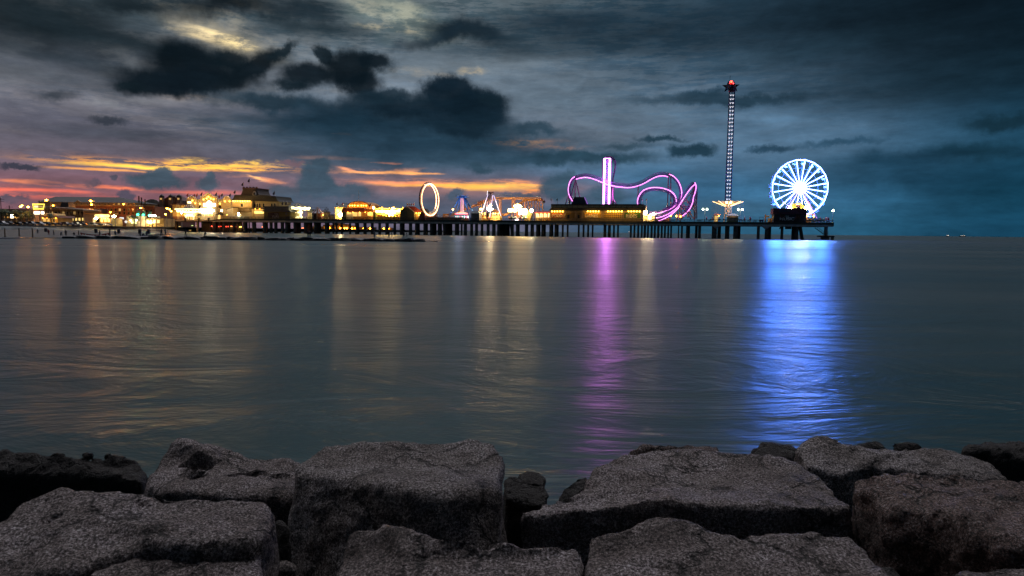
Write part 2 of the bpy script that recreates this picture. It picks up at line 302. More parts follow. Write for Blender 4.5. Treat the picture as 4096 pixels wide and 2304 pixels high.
# dark clouds standing in front
DK = (15, 26, 33); MD = (45, 66, 80); BL = (66, 84, 98)
for a in [(2420, 60, 420, 150, (14, 25, 33), .8, .9, W2, -4), (2150, 40, 300, 70, (20, 33, 42), .6, .9, W2, 0), (1900, 150, 300, 26, (34, 54, 66), .55, .9, W2, 4), (30, 30, 200, 60, (20, 28, 33), .7, .9, W2, 0), (120, 60, 320, 44, (28, 39, 45), .85, .8, W2, -6), (340, 110, 260, 20, (36, 48, 55), .7, .8, W2, -8), (560, 14, 170, 24, (20, 29, 35), .92, .7, W1, 0), (340, 20, 110, 22, (22, 32, 38), .85, .7, W1, 0), (760, 30, 90, 30, (32, 44, 52), .85, .7, W1, 0), (800, 75, 150, 22, (36, 50, 58), .8, .8, W2, 0), (220, 160, 220, 20, (42, 52, 60), .75, .8, W2, -8), (120, 236, 60, 12, (46, 54, 62), .8, .7, W1, 0),
          (1180, 86, 130, 28, (19, 32, 41), .93, .5, W1, -4), (1090, 95, 90, 12, (30, 44, 54), .85, .7, W1, 10), (1500, 100, 300, 50, (36, 54, 66), .7, .8, W2, -4), (1420, 50, 120, 26, (32, 48, 60), .7, .7, W1, 0), (1700, 60, 260, 50, (30, 46, 58), .6, .9, W2, 0), (1260, 130, 160, 16, (46, 60, 70), .7, .8, W2, 0),
          (470, 168, 110, 50, DK, .95, .35, W1, 0), (400, 205, 115, 30, (19, 30, 38), .95, .4, W1, 0), (520, 205, 130, 30, (20, 31, 39), .95, .4, W1, 6), (640, 168, 92, 28, (17, 28, 35), .95, .4, W1, 20), (712, 128, 44, 11, (24, 36, 43), .9, .5, W3, 32), (330, 216, 46, 13, (24, 36, 43), .9, .5, W3, 0), (580, 150, 50, 24, (18, 30, 37), .9, .5, W3, 0),
          (790, 190, 84, 30, (18, 30, 38), .95, .4, W1, 12), (815, 142, 22, 26, (24, 37, 45), .93, .4, W3, 0), (735, 212, 50, 14, (24, 37, 45), .9, .5, W3, 0), (880, 170, 66, 42, DK, .95, .4, W3, 8), (945, 156, 42, 20, (18, 30, 38), .93, .5, W3, -6), (905, 208, 52, 28, (17, 29, 37), .93, .4, W3, 0),
          (1100, 372, 360, 42, (44, 66, 82), .85, .7, W1, 0), (1080, 345, 300, 40, (38, 61, 76), .85, .6, W1, 0), (700, 255, 150, 20, (34, 53, 65), .92, .5, W1, 0), (760, 316, 200, 22, (40, 60, 74), .85, .6, W2, 0), (850, 300, 120, 34, (34, 56, 70), .85, .6, W1, 0), (990, 290, 220, 36, (30, 52, 66), .9, .5, W1, 0),
          (1130, 238, 74, 44, (20, 35, 46), .96, .3, W3, 0), (1112, 212, 40, 20, (23, 38, 49), .95, .4, W3, 0), (1070, 262, 190, 28, (21, 37, 48), .94, .4, W1, 0), (970, 245, 90, 18, (28, 45, 56), .9, .5, W3, 0), (1205, 268, 66, 44, (20, 36, 47), .96, .35, W3, 0), (1170, 312, 110, 26, (24, 42, 54), .92, .5, W1, 0), (1235, 246, 28, 14, (24, 40, 50), .9, .5, W3, 0),
          (1340, 324, 72, 13, (44, 66, 80), .85, .6, W3, -2), (1440, 398, 190, 15, (44, 68, 82), .95, .5, W3, 1), (1130, 400, 260, 16, (52, 74, 90), .85, .6, W2, 0), (1210, 426, 32, 12, (52, 74, 88), .9, .5, W3, 0), (1742, 377, 56, 16, (34, 58, 72), .95, .4, W3, 0), (1662, 349, 56, 7, (38, 62, 76), .92, .5, W3, 0), (1575, 366, 60, 7, (56, 78, 92), .8, .6, W3, 0),
          (1935, 375, 56, 8, (42, 68, 86), .9, .6, W3, 0), (1765, 240, 62, 13, (34, 56, 70), .9, .6, W3, 0), (1860, 252, 150, 11, (36, 58, 72), .85, .7, W3, 0), (1690, 250, 120, 10, (50, 70, 84), .7, .8, W3, 0), (2440, 378, 120, 24, (24, 52, 66), .9, .6, W1, 2), (2250, 404, 130, 24, (30, 60, 78), .85, .7, W1, 2), (2520, 300, 100, 17, (24, 48, 60), .9, .6, W1, 4),
          (2340, 440, 260, 24, (24, 56, 74), .5, .9, W1, 0), (2120, 358, 100, 8, (46, 76, 96), .8, .7, W3, 4), (2250, 210, 300, 46, (28, 48, 60), .5, .9, W2, 0), (275, 300, 40, 9, (54, 60, 70), .85, .6, W3, 0), (52, 418, 52, 9, (60, 62, 74), .95, .4, W3, 0), (280, 330, 180, 14, (60, 68, 78), .6, .9, W2, 0), (740, 410, 40, 6, (110, 92, 100), .9, .5, W3, 0),
          (395, 455, 72, 20, (70, 84, 96), .97, .3, W3, 0), (400, 438, 34, 18, (72, 86, 98), .97, .3, W3, 0), (525, 465, 30, 18, (74, 86, 98), .95, .3, W3, 0), (527, 445, 15, 14, (74, 86, 98), .95, .3, W3, 0), (228, 460, 15, 12, (80, 80, 92), .9, .4, W3, 0), (285, 448, 13, 8, (80, 80, 92), .9, .4, W3, 0), (160, 458, 90, 10, (108, 88, 96), .75, .7, W2, 0),
          (812, 414, 28, 20, BL, .96, .3, W3, 0), (802, 440, 36, 26, BL, .96, .3, W3, 0), (800, 470, 62, 26, (68, 86, 100), .96, .35, W3, 0), (868, 478, 70, 16, (68, 86, 100), .93, .4, W3, 0), (715, 482, 40, 18, (78, 88, 100), .9, .4, W3, 0), (900, 512, 260, 30, (74, 90, 106), .85, .6, W2, 0), (1405, 470, 44, 36, (62, 84, 100), .95, .3, W3, 0), (1432, 450, 20, 20, (64, 86, 102), .95, .3, W3, 0), (1525, 492, 50, 24, (62, 84, 100), .9, .5, W3, 0),
          (1500, 525, 320, 28, (68, 92, 110), .7, .8, W2, 0), (36, 498, 40, 11, (88, 82, 94), .95, .35, W3, 0), (320, 492, 18, 14, (84, 80, 94), .95, .35, W3, 0), (1145, 492, 26, 10, (76, 90, 106), .95, .4, W3, 0), (1310, 492, 60, 8, (84, 92, 108), .9, .5, W3, 0), (110, 510, 90, 12, (110, 86, 96), .8, .7, W2, 0)]:
    c = blob(c, *a[:9])
mul2 = mapr(fine, .3, .7, .84, 1.18, 'LINEAR'); sc2 = vmath('SCALE', c); L.new(mul2, sc2.node.inputs['Scale']); c = sc2
curl = mapr(noise3(vmath('MULTIPLY', dirv, (1, 1, 2.2)), 24, 6, .66, dist=.6), .3, .7, .90, 1.12, 'LINEAR'); sc3 = vmath('SCALE', c); L.new(curl, sc3.node.inputs['Scale']); c = sc3
gm = node('ShaderNodeGamma'); L.new(c, gm.inputs[0]); gm.inputs[1].default_value = 1.18; scg = vmath('SCALE', gm.outputs[0]); scg.node.inputs['Scale'].default_value = 1.5; c = scg
# overhead sky, out of view, brightened to light the rock tops
up = math_('MULTIPLY', mapr(el, .45, .9), mapr(sep.outputs[1], -.25, .35))
zen = ramp(noise3(flat, 1.6, 5, .5), [(.35, rgb(205, 205, 216, 2.6)), (.65, rgb(255, 250, 255, 2.6))])
c = mixc(up, c, zen)
# behind the viewer the east is already night
back = math_('MULTIPLY', mapr(sep.outputs[1], .3, -.1), 1.0)
c = mixc(back, c, rgb(44, 54, 66))
# below the horizon
c = mixc(mapr(el, -.002, -.02), c, rgb(12, 24, 32))
nis = node('ShaderNodeTexSky', sky_type='NISHITA', sun_disc=False, sun_elevation=R(1.5), sun_rotation=R(-75))
nis_s = vmath('SCALE', nis.outputs[0]); nis_s.node.inputs['Scale'].default_value = .0003
tot = vmath('ADD', c, nis_s)
L.new(tot, bg.inputs['Color']); bg.inputs['Strength'].default_value = 1.0
world.cycles.sampling_method = 'NONE'

sun_d = bpy.data.lights.new('sun', 'SUN'); sun_d.energy = .06; sun_d.angle = R(12); sun_d.color = (1, .7, .5)
sun = bpy.data.objects.new('sun', sun_d); COL.objects.link(sun)
sdir = Vector((math.sin(R(-75)) * math.cos(R(4)), math.cos(R(-75)) * math.cos(R(4)), math.sin(R(4))))
sun.rotation_euler = sdir.to_track_quat('Z', 'Y').to_euler()

sc.view_settings.view_transform = 'Standard'; sc.view_settings.look = 'None'; sc.view_settings.gamma = 1; sc.view_settings.exposure = 0
sc.render.engine = 'CYCLES'
cy = sc.cycles; cy.use_denoising = True; cy.denoiser = 'OPENIMAGEDENOISE'; cy.max_bounces = 5; cy.diffuse_bounces = 2; cy.glossy_bounces = 3; cy.transmission_bounces = 2
cy.volume_bounces = 0; cy.caustics_reflective = False; cy.caustics_refractive = False; cy.sample_clamp_indirect = 6; cy.use_light_tree = True
cy.use_adaptive_sampling = True; cy.adaptive_threshold = .02; cy.adaptive_min_samples = 20
cy.pixel_filter_type = 'BLACKMAN_HARRIS'; cy.filter_width = 1.5

# ---------------------------------------------------------------- sea
def sea_mat():
    m = bpy.data.materials.new('sea_water'); m.use_nodes = True; nt = m.node_tree; N = nt.nodes; L = nt.links
    b = N['Principled BSDF']; b.inputs['IOR'].default_value = 1.34; b.inputs['Base Color'].default_value = (.005, .029, .034, 1)
    tc = N.new('ShaderNodeTexCoord')
    def nz(sx, sy, sc_, det, rough=.6, dist=0):
        mp = N.new('ShaderNodeMapping'); mp.inputs['Scale'].default_value = (sx, sy, 1); L.new(tc.outputs['Object'], mp.inputs[0])
        n = N.new('ShaderNodeTexNoise'); n.inputs['Scale'].default_value = sc_; n.inputs['Detail'].default_value = det; n.inputs['Roughness'].default_value = rough; n.inputs['Distortion'].default_value = dist
        L.new(mp.outputs[0], n.inputs['Vector']); return n.outputs['Fac']
    small = nz(.9, 1.4, 2.0, 5); swell = nz(.45, 1, .38, 5, .6, 1.4); patch = nz(.25, 1, .05, 4)
    b1 = N.new('ShaderNodeBump'); b1.inputs['Strength'].default_value = .32; b1.inputs['Distance'].default_value = .05; L.new(small, b1.inputs['Height'])
    b2 = N.new('ShaderNodeBump'); b2.inputs['Strength'].default_value = .30; b2.inputs['Distance'].default_value = .4; L.new(swell, b2.inputs['Height']); L.new(b1.outputs[0], b2.inputs['Normal'])
    L.new(b2.outputs[0], b.inputs['Normal'])
    mr = N.new('ShaderNodeMapRange'); mr.inputs['From Min'].default_value = .35; mr.inputs['From Max'].default_value = .65; mr.inputs['To Min'].default_value = .27; mr.inputs['To Max'].default_value = .37
    L.new(patch, mr.inputs['Value']); L.new(mr.outputs[0], b.inputs['Roughness'])
    return m
m = MB(); m.add([(-30000, -200, 0), (30000, -200, 0), (30000, 30000, 0), (-30000, 30000, 0)], [(0, 1, 2, 3)])
sea = m.build('sea', sea_mat()); tag(sea, kind='structure', label='calm dark sea reflecting the coloured lights of the pier')
m = MB(); m.box(-40, 40, -14, 14, -2.2, -1.2)
tag(m.build('seabed', paint('wet_sand', (.05, .045, .04), .8)), kind='structure')
# ---------------------------------------------------------------- granite blocks in the foreground
def granite(name, tint, dark=1.0):
    m = bpy.data.materials.new(name); m.use_nodes = True; nt = m.node_tree; N = nt.nodes; L = nt.links
    b = N['Principled BSDF']; b.inputs['Roughness'].default_value = .72; b.inputs['Specular IOR Level'].default_value = .35
    tc = N.new('ShaderNodeTexCoord')
    def nz(sc_, det, rough=.6, out='Fac'):
        n = N.new('ShaderNodeTexNoise'); n.inputs['Scale'].default_value = sc_; n.inputs['Detail'].default_value = det; n.inputs['Roughness'].default_value = rough
        L.new(tc.outputs['Object'], n.inputs['Vector']); return n.outputs[out]
    def rp(f, st):
        n = N.new('ShaderNodeValToRGB'); r = n.color_ramp
        while len(r.elements) < len(st): r.elements.new(.5)
        for e, (p, c) in zip(r.elements, st): e.position = p; e.color = tuple(x * dark for x in c) + (1,)
        L.new(f, n.inputs[0]); return n.outputs[0]
    g = rp(nz(84, 5, .8), [(.40, (.010, .009, .009)), (.47, (.075, .066, .06)), (.53, tint), (.60, (.42, .40, .40)), (.67, (.66, .67, .70))])
    g2 = rp(nz(2.6, 7, .65), [(.36, (.40, .34, .30)), (.5, (.9, .84, .80)), (.66, (1.35, 1.32, 1.34))])
    wv = N.new('ShaderNodeVectorMath'); wv.operation = 'MULTIPLY_ADD'; L.new(nz(3, 5, .6, 'Color'), wv.inputs[0]); wv.inputs[1].default_value = (.5, .5, .5); L.new(tc.outputs['Object'], wv.inputs[2])
    vo = N.new('ShaderNodeTexVoronoi'); vo.feature = 'DISTANCE_TO_EDGE'; vo.inputs['Scale'].default_value = 1.5; L.new(wv.outputs[0], vo.inputs['Vector'])
    ck = N.new('ShaderNodeMapRange'); ck.inputs['From Min'].default_value = .0; ck.inputs['From Max'].default_value = .022; L.new(vo.outputs['Distance'], ck.inputs['Value'])
    gt = N.new('ShaderNodeMapRange'); gt.inputs['From Min'].default_value = .45; gt.inputs['From Max'].default_value = .55; L.new(nz(1.3, 3), gt.inputs['Value'])
    cr = N.new('ShaderNodeMath'); cr.operation = 'MAXIMUM'; L.new(ck.outputs[0], cr.inputs[0]); L.new(gt.outputs[0], cr.inputs[1])
    mx = N.new('ShaderNodeMix'); mx.data_type = 'RGBA'; mx.blend_type = 'MULTIPLY'; mx.inputs[0].default_value = 1
    L.new(g, mx.inputs[6]); L.new(g2, mx.inputs[7])
    m2 = N.new('ShaderNodeMix'); m2.data_type = 'RGBA'; m2.inputs[6].default_value = (.012, .01, .009, 1); L.new(cr.outputs[0], m2.inputs[0]); L.new(mx.outputs[2], m2.inputs[7]); L.new(m2.outputs[2], b.inputs['Base Color'])
    b1 = N.new('ShaderNodeBump'); b1.inputs['Strength'].default_value = .9; b1.inputs['Distance'].default_value = .035; L.new(nz(95, 6, .75), b1.inputs['Height'])
    b2 = N.new('ShaderNodeBump'); b2.inputs['Strength'].default_value = .8; b2.inputs['Distance'].default_value = .04; L.new(nz(18, 4, .6), b2.inputs['Height']); L.new(b1.outputs[0], b2.inputs['Normal'])
    b3 = N.new('ShaderNodeBump'); b3.inputs['Strength'].default_value = .8; b3.inputs['Distance'].default_value = .03; L.new(cr.outputs[0], b3.inputs['Height']); L.new(b2.outputs[0], b3.inputs['Normal']); L.new(b3.outputs[0], b.inputs['Normal']); return m
G_PINK = granite('granite_pink', (.21, .175, .178)); G_GREY = granite('granite_grey', (.22, .20, .20)); G_DARK = granite('granite_dark', (.12, .09, .07), .35)
G_RED = granite('granite_red', (.24, .13, .10), .8)
tx = {}
for nm, sz, dp in (('cl_big', .55, 2), ('cl_mid', .16, 3), ('cl_small', .045, 4)):
    t = bpy.data.textures.new(nm, 'CLOUDS'); t.noise_scale = sz; t.noise_depth = dp; tx[nm] = t
t = bpy.data.textures.new('facet', 'VORONOI'); t.noise_scale = .42; t.distance_metric = 'DISTANCE'; tx['facet'] = t
def rock(label, pts, z0, mat, voxel=.022, big=.10, jag=.05, grow=1.06, lean=0.0, hollow=()):
    """pts: (u, v, z) outline of the top face in the photograph, carried onto the block's own height"""
    top = [ground(u, v, z) for u, v, z in pts]
    cx = sum(p.x for p in top) / len(top); cyy = sum(p.y for p in top) / len(top); cz = sum(p.z for p in top) / len(top)
    base = Vector((cx, cyy, z0)); n = len(top)
    vs = [Vector((p.x, p.y, p.z)) for p in top] + [Vector((cx + (p.x - cx) * grow, cyy + (p.y - cyy) * grow + lean, z0 + random.uniform(-.05, .05))) for p in top]
    vs.append(Vector((cx, cyy, cz + .02)))
    me = bpy.data.meshes.new('boulder')
    fs = [(i, (i + 1) % n, 2 * n) for i in range(n)] + [(i, i + n, (i + 1) % n + n, (i + 1) % n) for i in range(n)] + [tuple(range(n, 2 * n))[::-1]]
    me.from_pydata([tuple(v - base) for v in vs], [], fs)
    bm = bmesh.new(); bm.from_mesh(me); bmesh.ops.recalc_face_normals(bm, faces=bm.faces)
    bm.to_mesh(me); bm.free(); me.materials.append(mat)
    o = bpy.data.objects.new('boulder', me); COL.objects.link(o); o.location = base
    b = o.modifiers.new('bevel', 'BEVEL'); b.width = .03; b.segments = 3; b.limit_method = 'ANGLE'; b.angle_limit = R(35)
    r = o.modifiers.new('remesh', 'REMESH'); r.mode = 'VOXEL'; r.voxel_size = voxel; r.use_smooth_shade = True
    s = o.modifiers.new('smooth', 'SMOOTH'); s.iterations = 1
    for nm, st in (('cl_big', big * .65), ('facet', .06), ('cl_mid', jag), ('cl_small', jag * .5)):
        d = o.modifiers.new(nm, 'DISPLACE'); d.texture = tx[nm]; d.strength = st; d.mid_level = .5; d.texture_coords = 'GLOBAL' if nm == 'cl_big' else 'LOCAL'
    if hollow:
        dg = bpy.context.evaluated_depsgraph_get(); nm_ = bpy.data.meshes.new_from_object(o.evaluated_get(dg)); o.modifiers.clear(); o.data = nm_; nm_.name = 'boulder'
        for hu, hv, rx, ry, dep in hollow:
            c0 = ground(hu, hv, cz) - base
            for v in nm_.vertices:
                if v.co.z < cz - z0 - .3: continue
                e = ((v.co.x - c0.x) / rx) ** 2 + ((v.co.y - c0.y) / ry) ** 2 + .5 * noise.noise(v.co * 9)
                if e < 1: v.co.z -= dep * (1 - max(0, e) ** 2) ** .5
    tag(o, label, 'boulder', 'granite blocks of the breakwater')
    return o
h = 1.0
rock('dark low boulder at the far left of the back row', [(-260, 1800, .85), (0, 1800, .85), (70, 1826, .8), (150, 1832, .8), (210, 1806, .85), (330, 1812, .85), (470, 1804, .85), (530, 1830, .8), (590, 1900, .7), (560, 1925, .7), (300, 1900, .72), (-260, 1880, .75)], -.4, G_DARK, big=.12, jag=.07, grow=1.02)
rock('peaked block with dark hollows in its top, back row, left of the flat-topped block', [(700, 1748, 1.0), (790, 1756, .98), (900, 1790, .92), (1010, 1812, .9), (1150, 1830, .86), (1215, 1850, .86), (1170, 2000, .78), (960, 1990, .82), (760, 1975, .84), (590, 1960, .8), (630, 1850, .86)], -.3, G_PINK, big=.13, jag=.06, hollow=((790, 1862, .11, .07, .09), (770, 1892, .09, .06, .08), (985, 1888, .13, .05, .08), (1120, 1890, .07, .04, .07)))
rock('tall flat-topped block with pale upper face standing centre left of the gap of open water', [(1300, 1772, 1.08), (1420, 1766, 1.1), (1650, 1762, 1.1), (1900, 1762, 1.08), (1975, 1780, 1.05), (2015, 1850, 1.0), (1990, 1950, 1.0), (1880, 1975, 1.03), (1650, 1962, 1.05), (1420, 1925, 1.03), (1185, 1895, 1.0), (1175, 1860, 1.03)], -.1, G_GREY, big=.05, jag=.05, grow=1.05, lean=-.45)
rock('wide flat block filling the lower left corner region, pale speckled top', [(-320, 2080, 1.2), (0, 2062, 1.2), (90, 2000, 1.22), (220, 1962, 1.25), (420, 1955, 1.25), (620, 1958, 1.25), (820, 1975, 1.24), (1020, 2000, 1.2), (1085, 2016, 1.18), (1080, 2090, 1.18), (1010, 2150, 1.2), (760, 2170, 1.2), (560, 2190, 1.16), (300, 2280, 1.12), (0, 2330, 1.1), (-320, 2340, 1.1)], -.1, G_PINK, big=.07, jag=.05, hollow=((205, 2088, .03, .03, .05), (560, 2040, .03, .02, .03)))
rock('low ledge block along the bottom edge in front of the wide flat left block', [(330, 2290, 1.12), (520, 2215, 1.14), (740, 2192, 1.14), (960, 2165, 1.14), (1040, 2178, 1.12), (1060, 2260, 1.1), (1000, 2420, 1.08), (300, 2420, 1.08)], .1, G_PINK, big=.06, jag=.06)
rock('rounded speckled block at the bottom centre, in front of the tall flat-topped block', [(1400, 2118, 1.2), (1460, 2098, 1.22), (1560, 2098, 1.24), (1760, 2120, 1.25), (1930, 2140, 1.24), (2120, 2150, 1.22), (2300, 2180, 1.18), (2325, 2240, 1.15), (2330, 2480, 1.12), (1200, 2480, 1.1), (1290, 2300, 1.12), (1360, 2190, 1.15)], .1, G_PINK, big=.08, jag=.05)
rock('very large flat slab in the right half, behind the bottom right-centre block', [(2480, 1810, 1.04), (2600, 1796, 1.06), (2800, 1800, 1.06), (2950, 1815, 1.05), (3130, 1815, 1.04), (3200, 1850, 1.02), (3300, 1920, 1.02), (3380, 1990, 1.03), (3400, 2030, 1.04), (3100, 2022, 1.06), (2800, 2012, 1.06), (2560, 2000, 1.05), (2420, 2030, .98), (2200, 2055, .92), (2060, 2068, .85), (2110, 2030, .9), (2260, 1990, .96), (2330, 1930, .98), (2400, 1860, 1.0)], -.3, G_PINK, big=.06, jag=.05, grow=1.0)
rock('broad speckled block at the bottom right of centre, edge cut by the frame', [(2345, 2130, 1.2), (2450, 2110, 1.22), (2560, 2072, 1.25), (2660, 2066, 1.26), (2760, 2078, 1.25), (2830, 2102, 1.24), (2960, 2125, 1.24), (3150, 2118, 1.24), (3400, 2130, 1.22), (3460, 2180, 1.2), (3560, 2270, 1.18), (3620, 2420, 1.15), (2360, 2440, 1.12), (2335, 2240, 1.15)], .1, G_PINK, big=.07, jag=.05)
rock('reddish jagged block at the right edge with a deep dark cleft on its left', [(3395, 1905, 1.15), (3480, 1890, 1.17), (3650, 1890, 1.2), (3850, 1900, 1.2), (4100, 1925, 1.2), (4400, 1960, 1.2), (4400, 2200, 1.2), (4080, 2180, 1.2), (3900, 2110, 1.2), (3760, 2050, 1.2), (3560, 2030, 1.16), (3480, 1990, 1.14), (3400, 1945, 1.12)], -.1, G_RED, big=.12, jag=.09, grow=.97)
rock('long hump-backed block in the back row behind the reddish jagged block', [(3170, 1778, 1.0), (3240, 1752, 1.02), (3330, 1765, 1.0), (3480, 1790, .98), (3620, 1778, 1.0), (3800, 1798, .98), (3900, 1815, .96), (3990, 1870, .92), (4030, 1925, .9), (3800, 1905, .92), (3500, 1870, .92), (3340, 1900, .9), (3220, 1860, .94)], -.4, G_GREY, big=.11, jag=.06)
rock('dark block at the far right of the back row, cut by the right edge', [(3840, 1800, .95), (3880, 1765, .97), (4000, 1758, .98), (4400, 1770, .98), (4400, 1850, .9), (4150, 1850, .88), (3960, 1830, .9)], -.5, G_DARK, big=.12, jag=.07)
rock('low reddish stone lying along the back edge of the very large slab', [(2500, 1800, .95), (2560, 1775, .97), (2680, 1768, .97), (2760, 1776, .95), (2830, 1768, .96), (2872, 1785, .93), (2880, 1830, .9), (2520, 1830, .9)], -.3, G_RED, big=.07, jag=.05, voxel=.018)
rock('small black wedge stone at the back edge of the very large slab', [(2860, 1800, .86), (2900, 1795, .86), (2960, 1808, .84), (2985, 1826, .82), (2880, 1840, .82)], -.3, G_DARK, big=.04, jag=.04, voxel=.018)
rock('small round-backed stone below the blue reflection at the water line', [(3010, 1800, .88), (3040, 1778, .9), (3110, 1768, .9), (3180, 1776, .9), (3200, 1800, .88), (3180, 1830, .86), (3020, 1830, .86)], -.4, G_DARK, big=.06, jag=.05, voxel=.018)
rock('dark low stone behind the long hump-backed block, nearer its left half', [(3370, 1775, .84), (3440, 1760, .84), (3520, 1756, .84), (3560, 1790, .8), (3420, 1800, .8)], -.4, G_DARK, big=.05, jag=.04, voxel=.018)
rock('dark low stone peeping over the long hump-backed block, farther right', [(3560, 1760, .86), (3620, 1750, .86), (3700, 1772, .84), (3690, 1800, .8), (3570, 1800, .8)], -.4, G_DARK, big=.05, jag=.04, voxel=.018)
rock('small dark rounded boulder with its top above the gap of open water', [(2060, 1885, .8), (2100, 1868, .82), (2160, 1870, .82), (2192, 1895, .8), (2190, 1940, .76), (2060, 1940, .76)], -.4, G_DARK, big=.06, jag=.05, voxel=.018)
rock('dark boulder wedged right of the tall flat-topped block, by the open water', [(2010, 1910, .8), (2040, 1893, .82), (2110, 1905, .82), (2180, 1925, .8), (2206, 1960, .76), (2200, 2010, .72), (2100, 2010, .72), (2010, 1990, .74)], -.3, G_DARK, big=.07, jag=.05, voxel=.018)
rock('thin dark boulder leaning against the left slope of the very large slab', [(2230, 1960, .7), (2300, 1900, .8), (2350, 1890, .82), (2370, 1910, .82), (2300, 1985, .72), (2240, 2010, .66)], -.4, G_DARK, big=.05, jag=.05, voxel=.018)
rock('small pale stone lying low in the dark gap left of the bottom centre block', [(1075, 2252, .75), (1110, 2238, .76), (1180, 2245, .76), (1190, 2275, .74), (1080, 2290, .74)], .2, G_GREY, big=.04, jag=.04, voxel=.018)
rock('speckled stone showing only its rim in the bottom right corner', [(3760, 2292, 1.2), (3850, 2262, 1.2), (4000, 2256, 1.2), (4300, 2262, 1.2), (4300, 2500, 1.15), (3700, 2500, 1.15)], .2, G_PINK, big=.05, jag=.05)
rock('small dark-rimmed stone at the bottom, between the broad block and the corner stone', [(3500, 2262, 1.0), (3560, 2250, 1.0), (3610, 2268, 1.0), (3640, 2330, .98), (3500, 2330, .98)], .2, G_DARK, big=.05, jag=.05, voxel=.018)

rock('small broken stone wedged low in the dark cleft left of the reddish block', [(3420, 2085, .72), (3470, 2070, .74), (3520, 2100, .72), (3500, 2140, .7), (3430, 2135, .7)], .1, G_RED, big=.04, jag=.06, voxel=.016)
rock('angular stone jammed deeper in the cleft, below the small broken one', [(3560, 2190, .78), (3620, 2175, .8), (3680, 2205, .78), (3650, 2250, .76), (3575, 2240, .76)], .1, G_PINK, big=.04, jag=.06, voxel=.016)
rock('small dark stone in the crack between the peaked block and the wide flat block', [(1090, 2090, .8), (1130, 2075, .82), (1160, 2110, .8), (1120, 2140, .78)], .1, G_DARK, big=.03, jag=.05, voxel=.016)
rock('rubble stone in the slot between the bottom centre block and the broad one beside it', [(2300, 2085, .8), (2350, 2070, .8), (2390, 2090, .8), (2360, 2120, .78), (2310, 2118, .78)], .1, G_PINK, big=.03, jag=.05, voxel=.016)
# ---------------------------------------------------------------- shared paints and lights
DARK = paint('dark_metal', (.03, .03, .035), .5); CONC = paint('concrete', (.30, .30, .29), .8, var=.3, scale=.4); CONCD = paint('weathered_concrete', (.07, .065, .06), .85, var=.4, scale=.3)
CREAM = paint('cream_stucco', (.55, .47, .32), .8, var=.12); YEL = paint('yellow_boards', (.60, .42, .16), .75, var=.15); BRICK = paint('red_brick', (.22, .09, .06), .85, var=.25, scale=.8); ROOFD = paint('dark_roofing', (.028, .03, .032), .7, var=.3)
REDR = paint('red_roofing', (.30, .05, .04), .6, var=.25); NAVY = paint('navy_metal', (.03, .045, .08), .5); WOOD = paint('weathered_wood', (.20, .13, .08), .8, var=.35, scale=2); WHITE = paint('white_paint', (.75, .73, .68), .5, var=.08)
GREEN = paint('green_paint', (.05, .14, .08), .7); BLUE = paint('blue_steel', (.05, .17, .50), .4); GREYP = paint('grey_panel', (.18, .18, .18), .7); ORNG = paint('orange_steel', (.45, .20, .05), .5); TERRA = paint('terracotta_tiles', (.14, .07, .06), .8, var=.3); GLASSD = paint('dark_glass', (.02, .025, .03), .15)
PURP = paint('violet_steel', (.14, .08, .26), .4); SKIN = paint('dark_clothing', (.03, .03, .035), .9); LEAF = paint('palm_leaf', (.05, .08, .03), .7, var=.4); BARK = paint('palm_bark', (.12, .09, .06), .9); TAN = paint('tan_panel', (.30, .25, .17), .8, var=.15); RUST = paint('rust_stone', (.30, .20, .15), .85)
G_WARM = glow('lamp_warm', (1, .42, .04), 34); G_SOD = glow('lamp_sodium', (1, .24, .010), 110); G_WHT = glow('lamp_white', (1, .74, .38), 130); G_RED = glow('lamp_red', (1, .06, .03), 12); G_GRN = glow('lamp_green', (.02, 1, .42), 9)
G_SIGN = glow('sign_white', (1, .92, .66), 7.0); G_YEL = glow('neon_yellow', (1, .70, .05), 2.2); G_WIN = glow('lit_window', (1, .60, .16), .6); G_WINS = glow('lit_window_bright', (1, .68, .20), 1.3); G_LAMPW = glow('lamp_cool', (.80, 1, .65), 26)
WARMC = (1, .52, .11)
def W2(k, x0, x1, y0, y1, d, fr=PIER):
    """zoom rectangle -> (s0, s1, z0, z1) at depth d"""
    s0 = S(k, x0, (y0 + (y1 or y0)) / 2, d, fr)[0]; s1 = S(k, x1, (y0 + (y1 or y0)) / 2, d, fr)[0]
    z1 = S(k, (x0 + x1) / 2, y0, d, fr)[1]; z0 = S(k, (x0 + x1) / 2, y1, d, fr)[1] if y1 is not None else DECK
    return s0, s1, z0, z1
def ppoly(k, pts, d, fr=PIER, zb=None):
    out = []
    for x, y in pts:
        s_, z_ = S(k, x, y if y is not None else 700, d, fr)
        out.append((s_, z_ if y is not None else (DECK if zb is None else zb)))
    return out
def bulbs(t, pts, mat=None, r=.2, power=120, col=WARMC, name='bulb', every=1, out=1.3):
    for i, p in enumerate(pts):
        MB().ball(p, r, 8, 6).build(name, mat or G_WARM, t, True)
        if power and i % every == 0: lamp(t, (p[0], p[1] - r - out, p[2] - .5 - (out - 1.3) * .4), power * every * 2.2, col)  # unseen fill light set out in front of the bulb to wash the facade

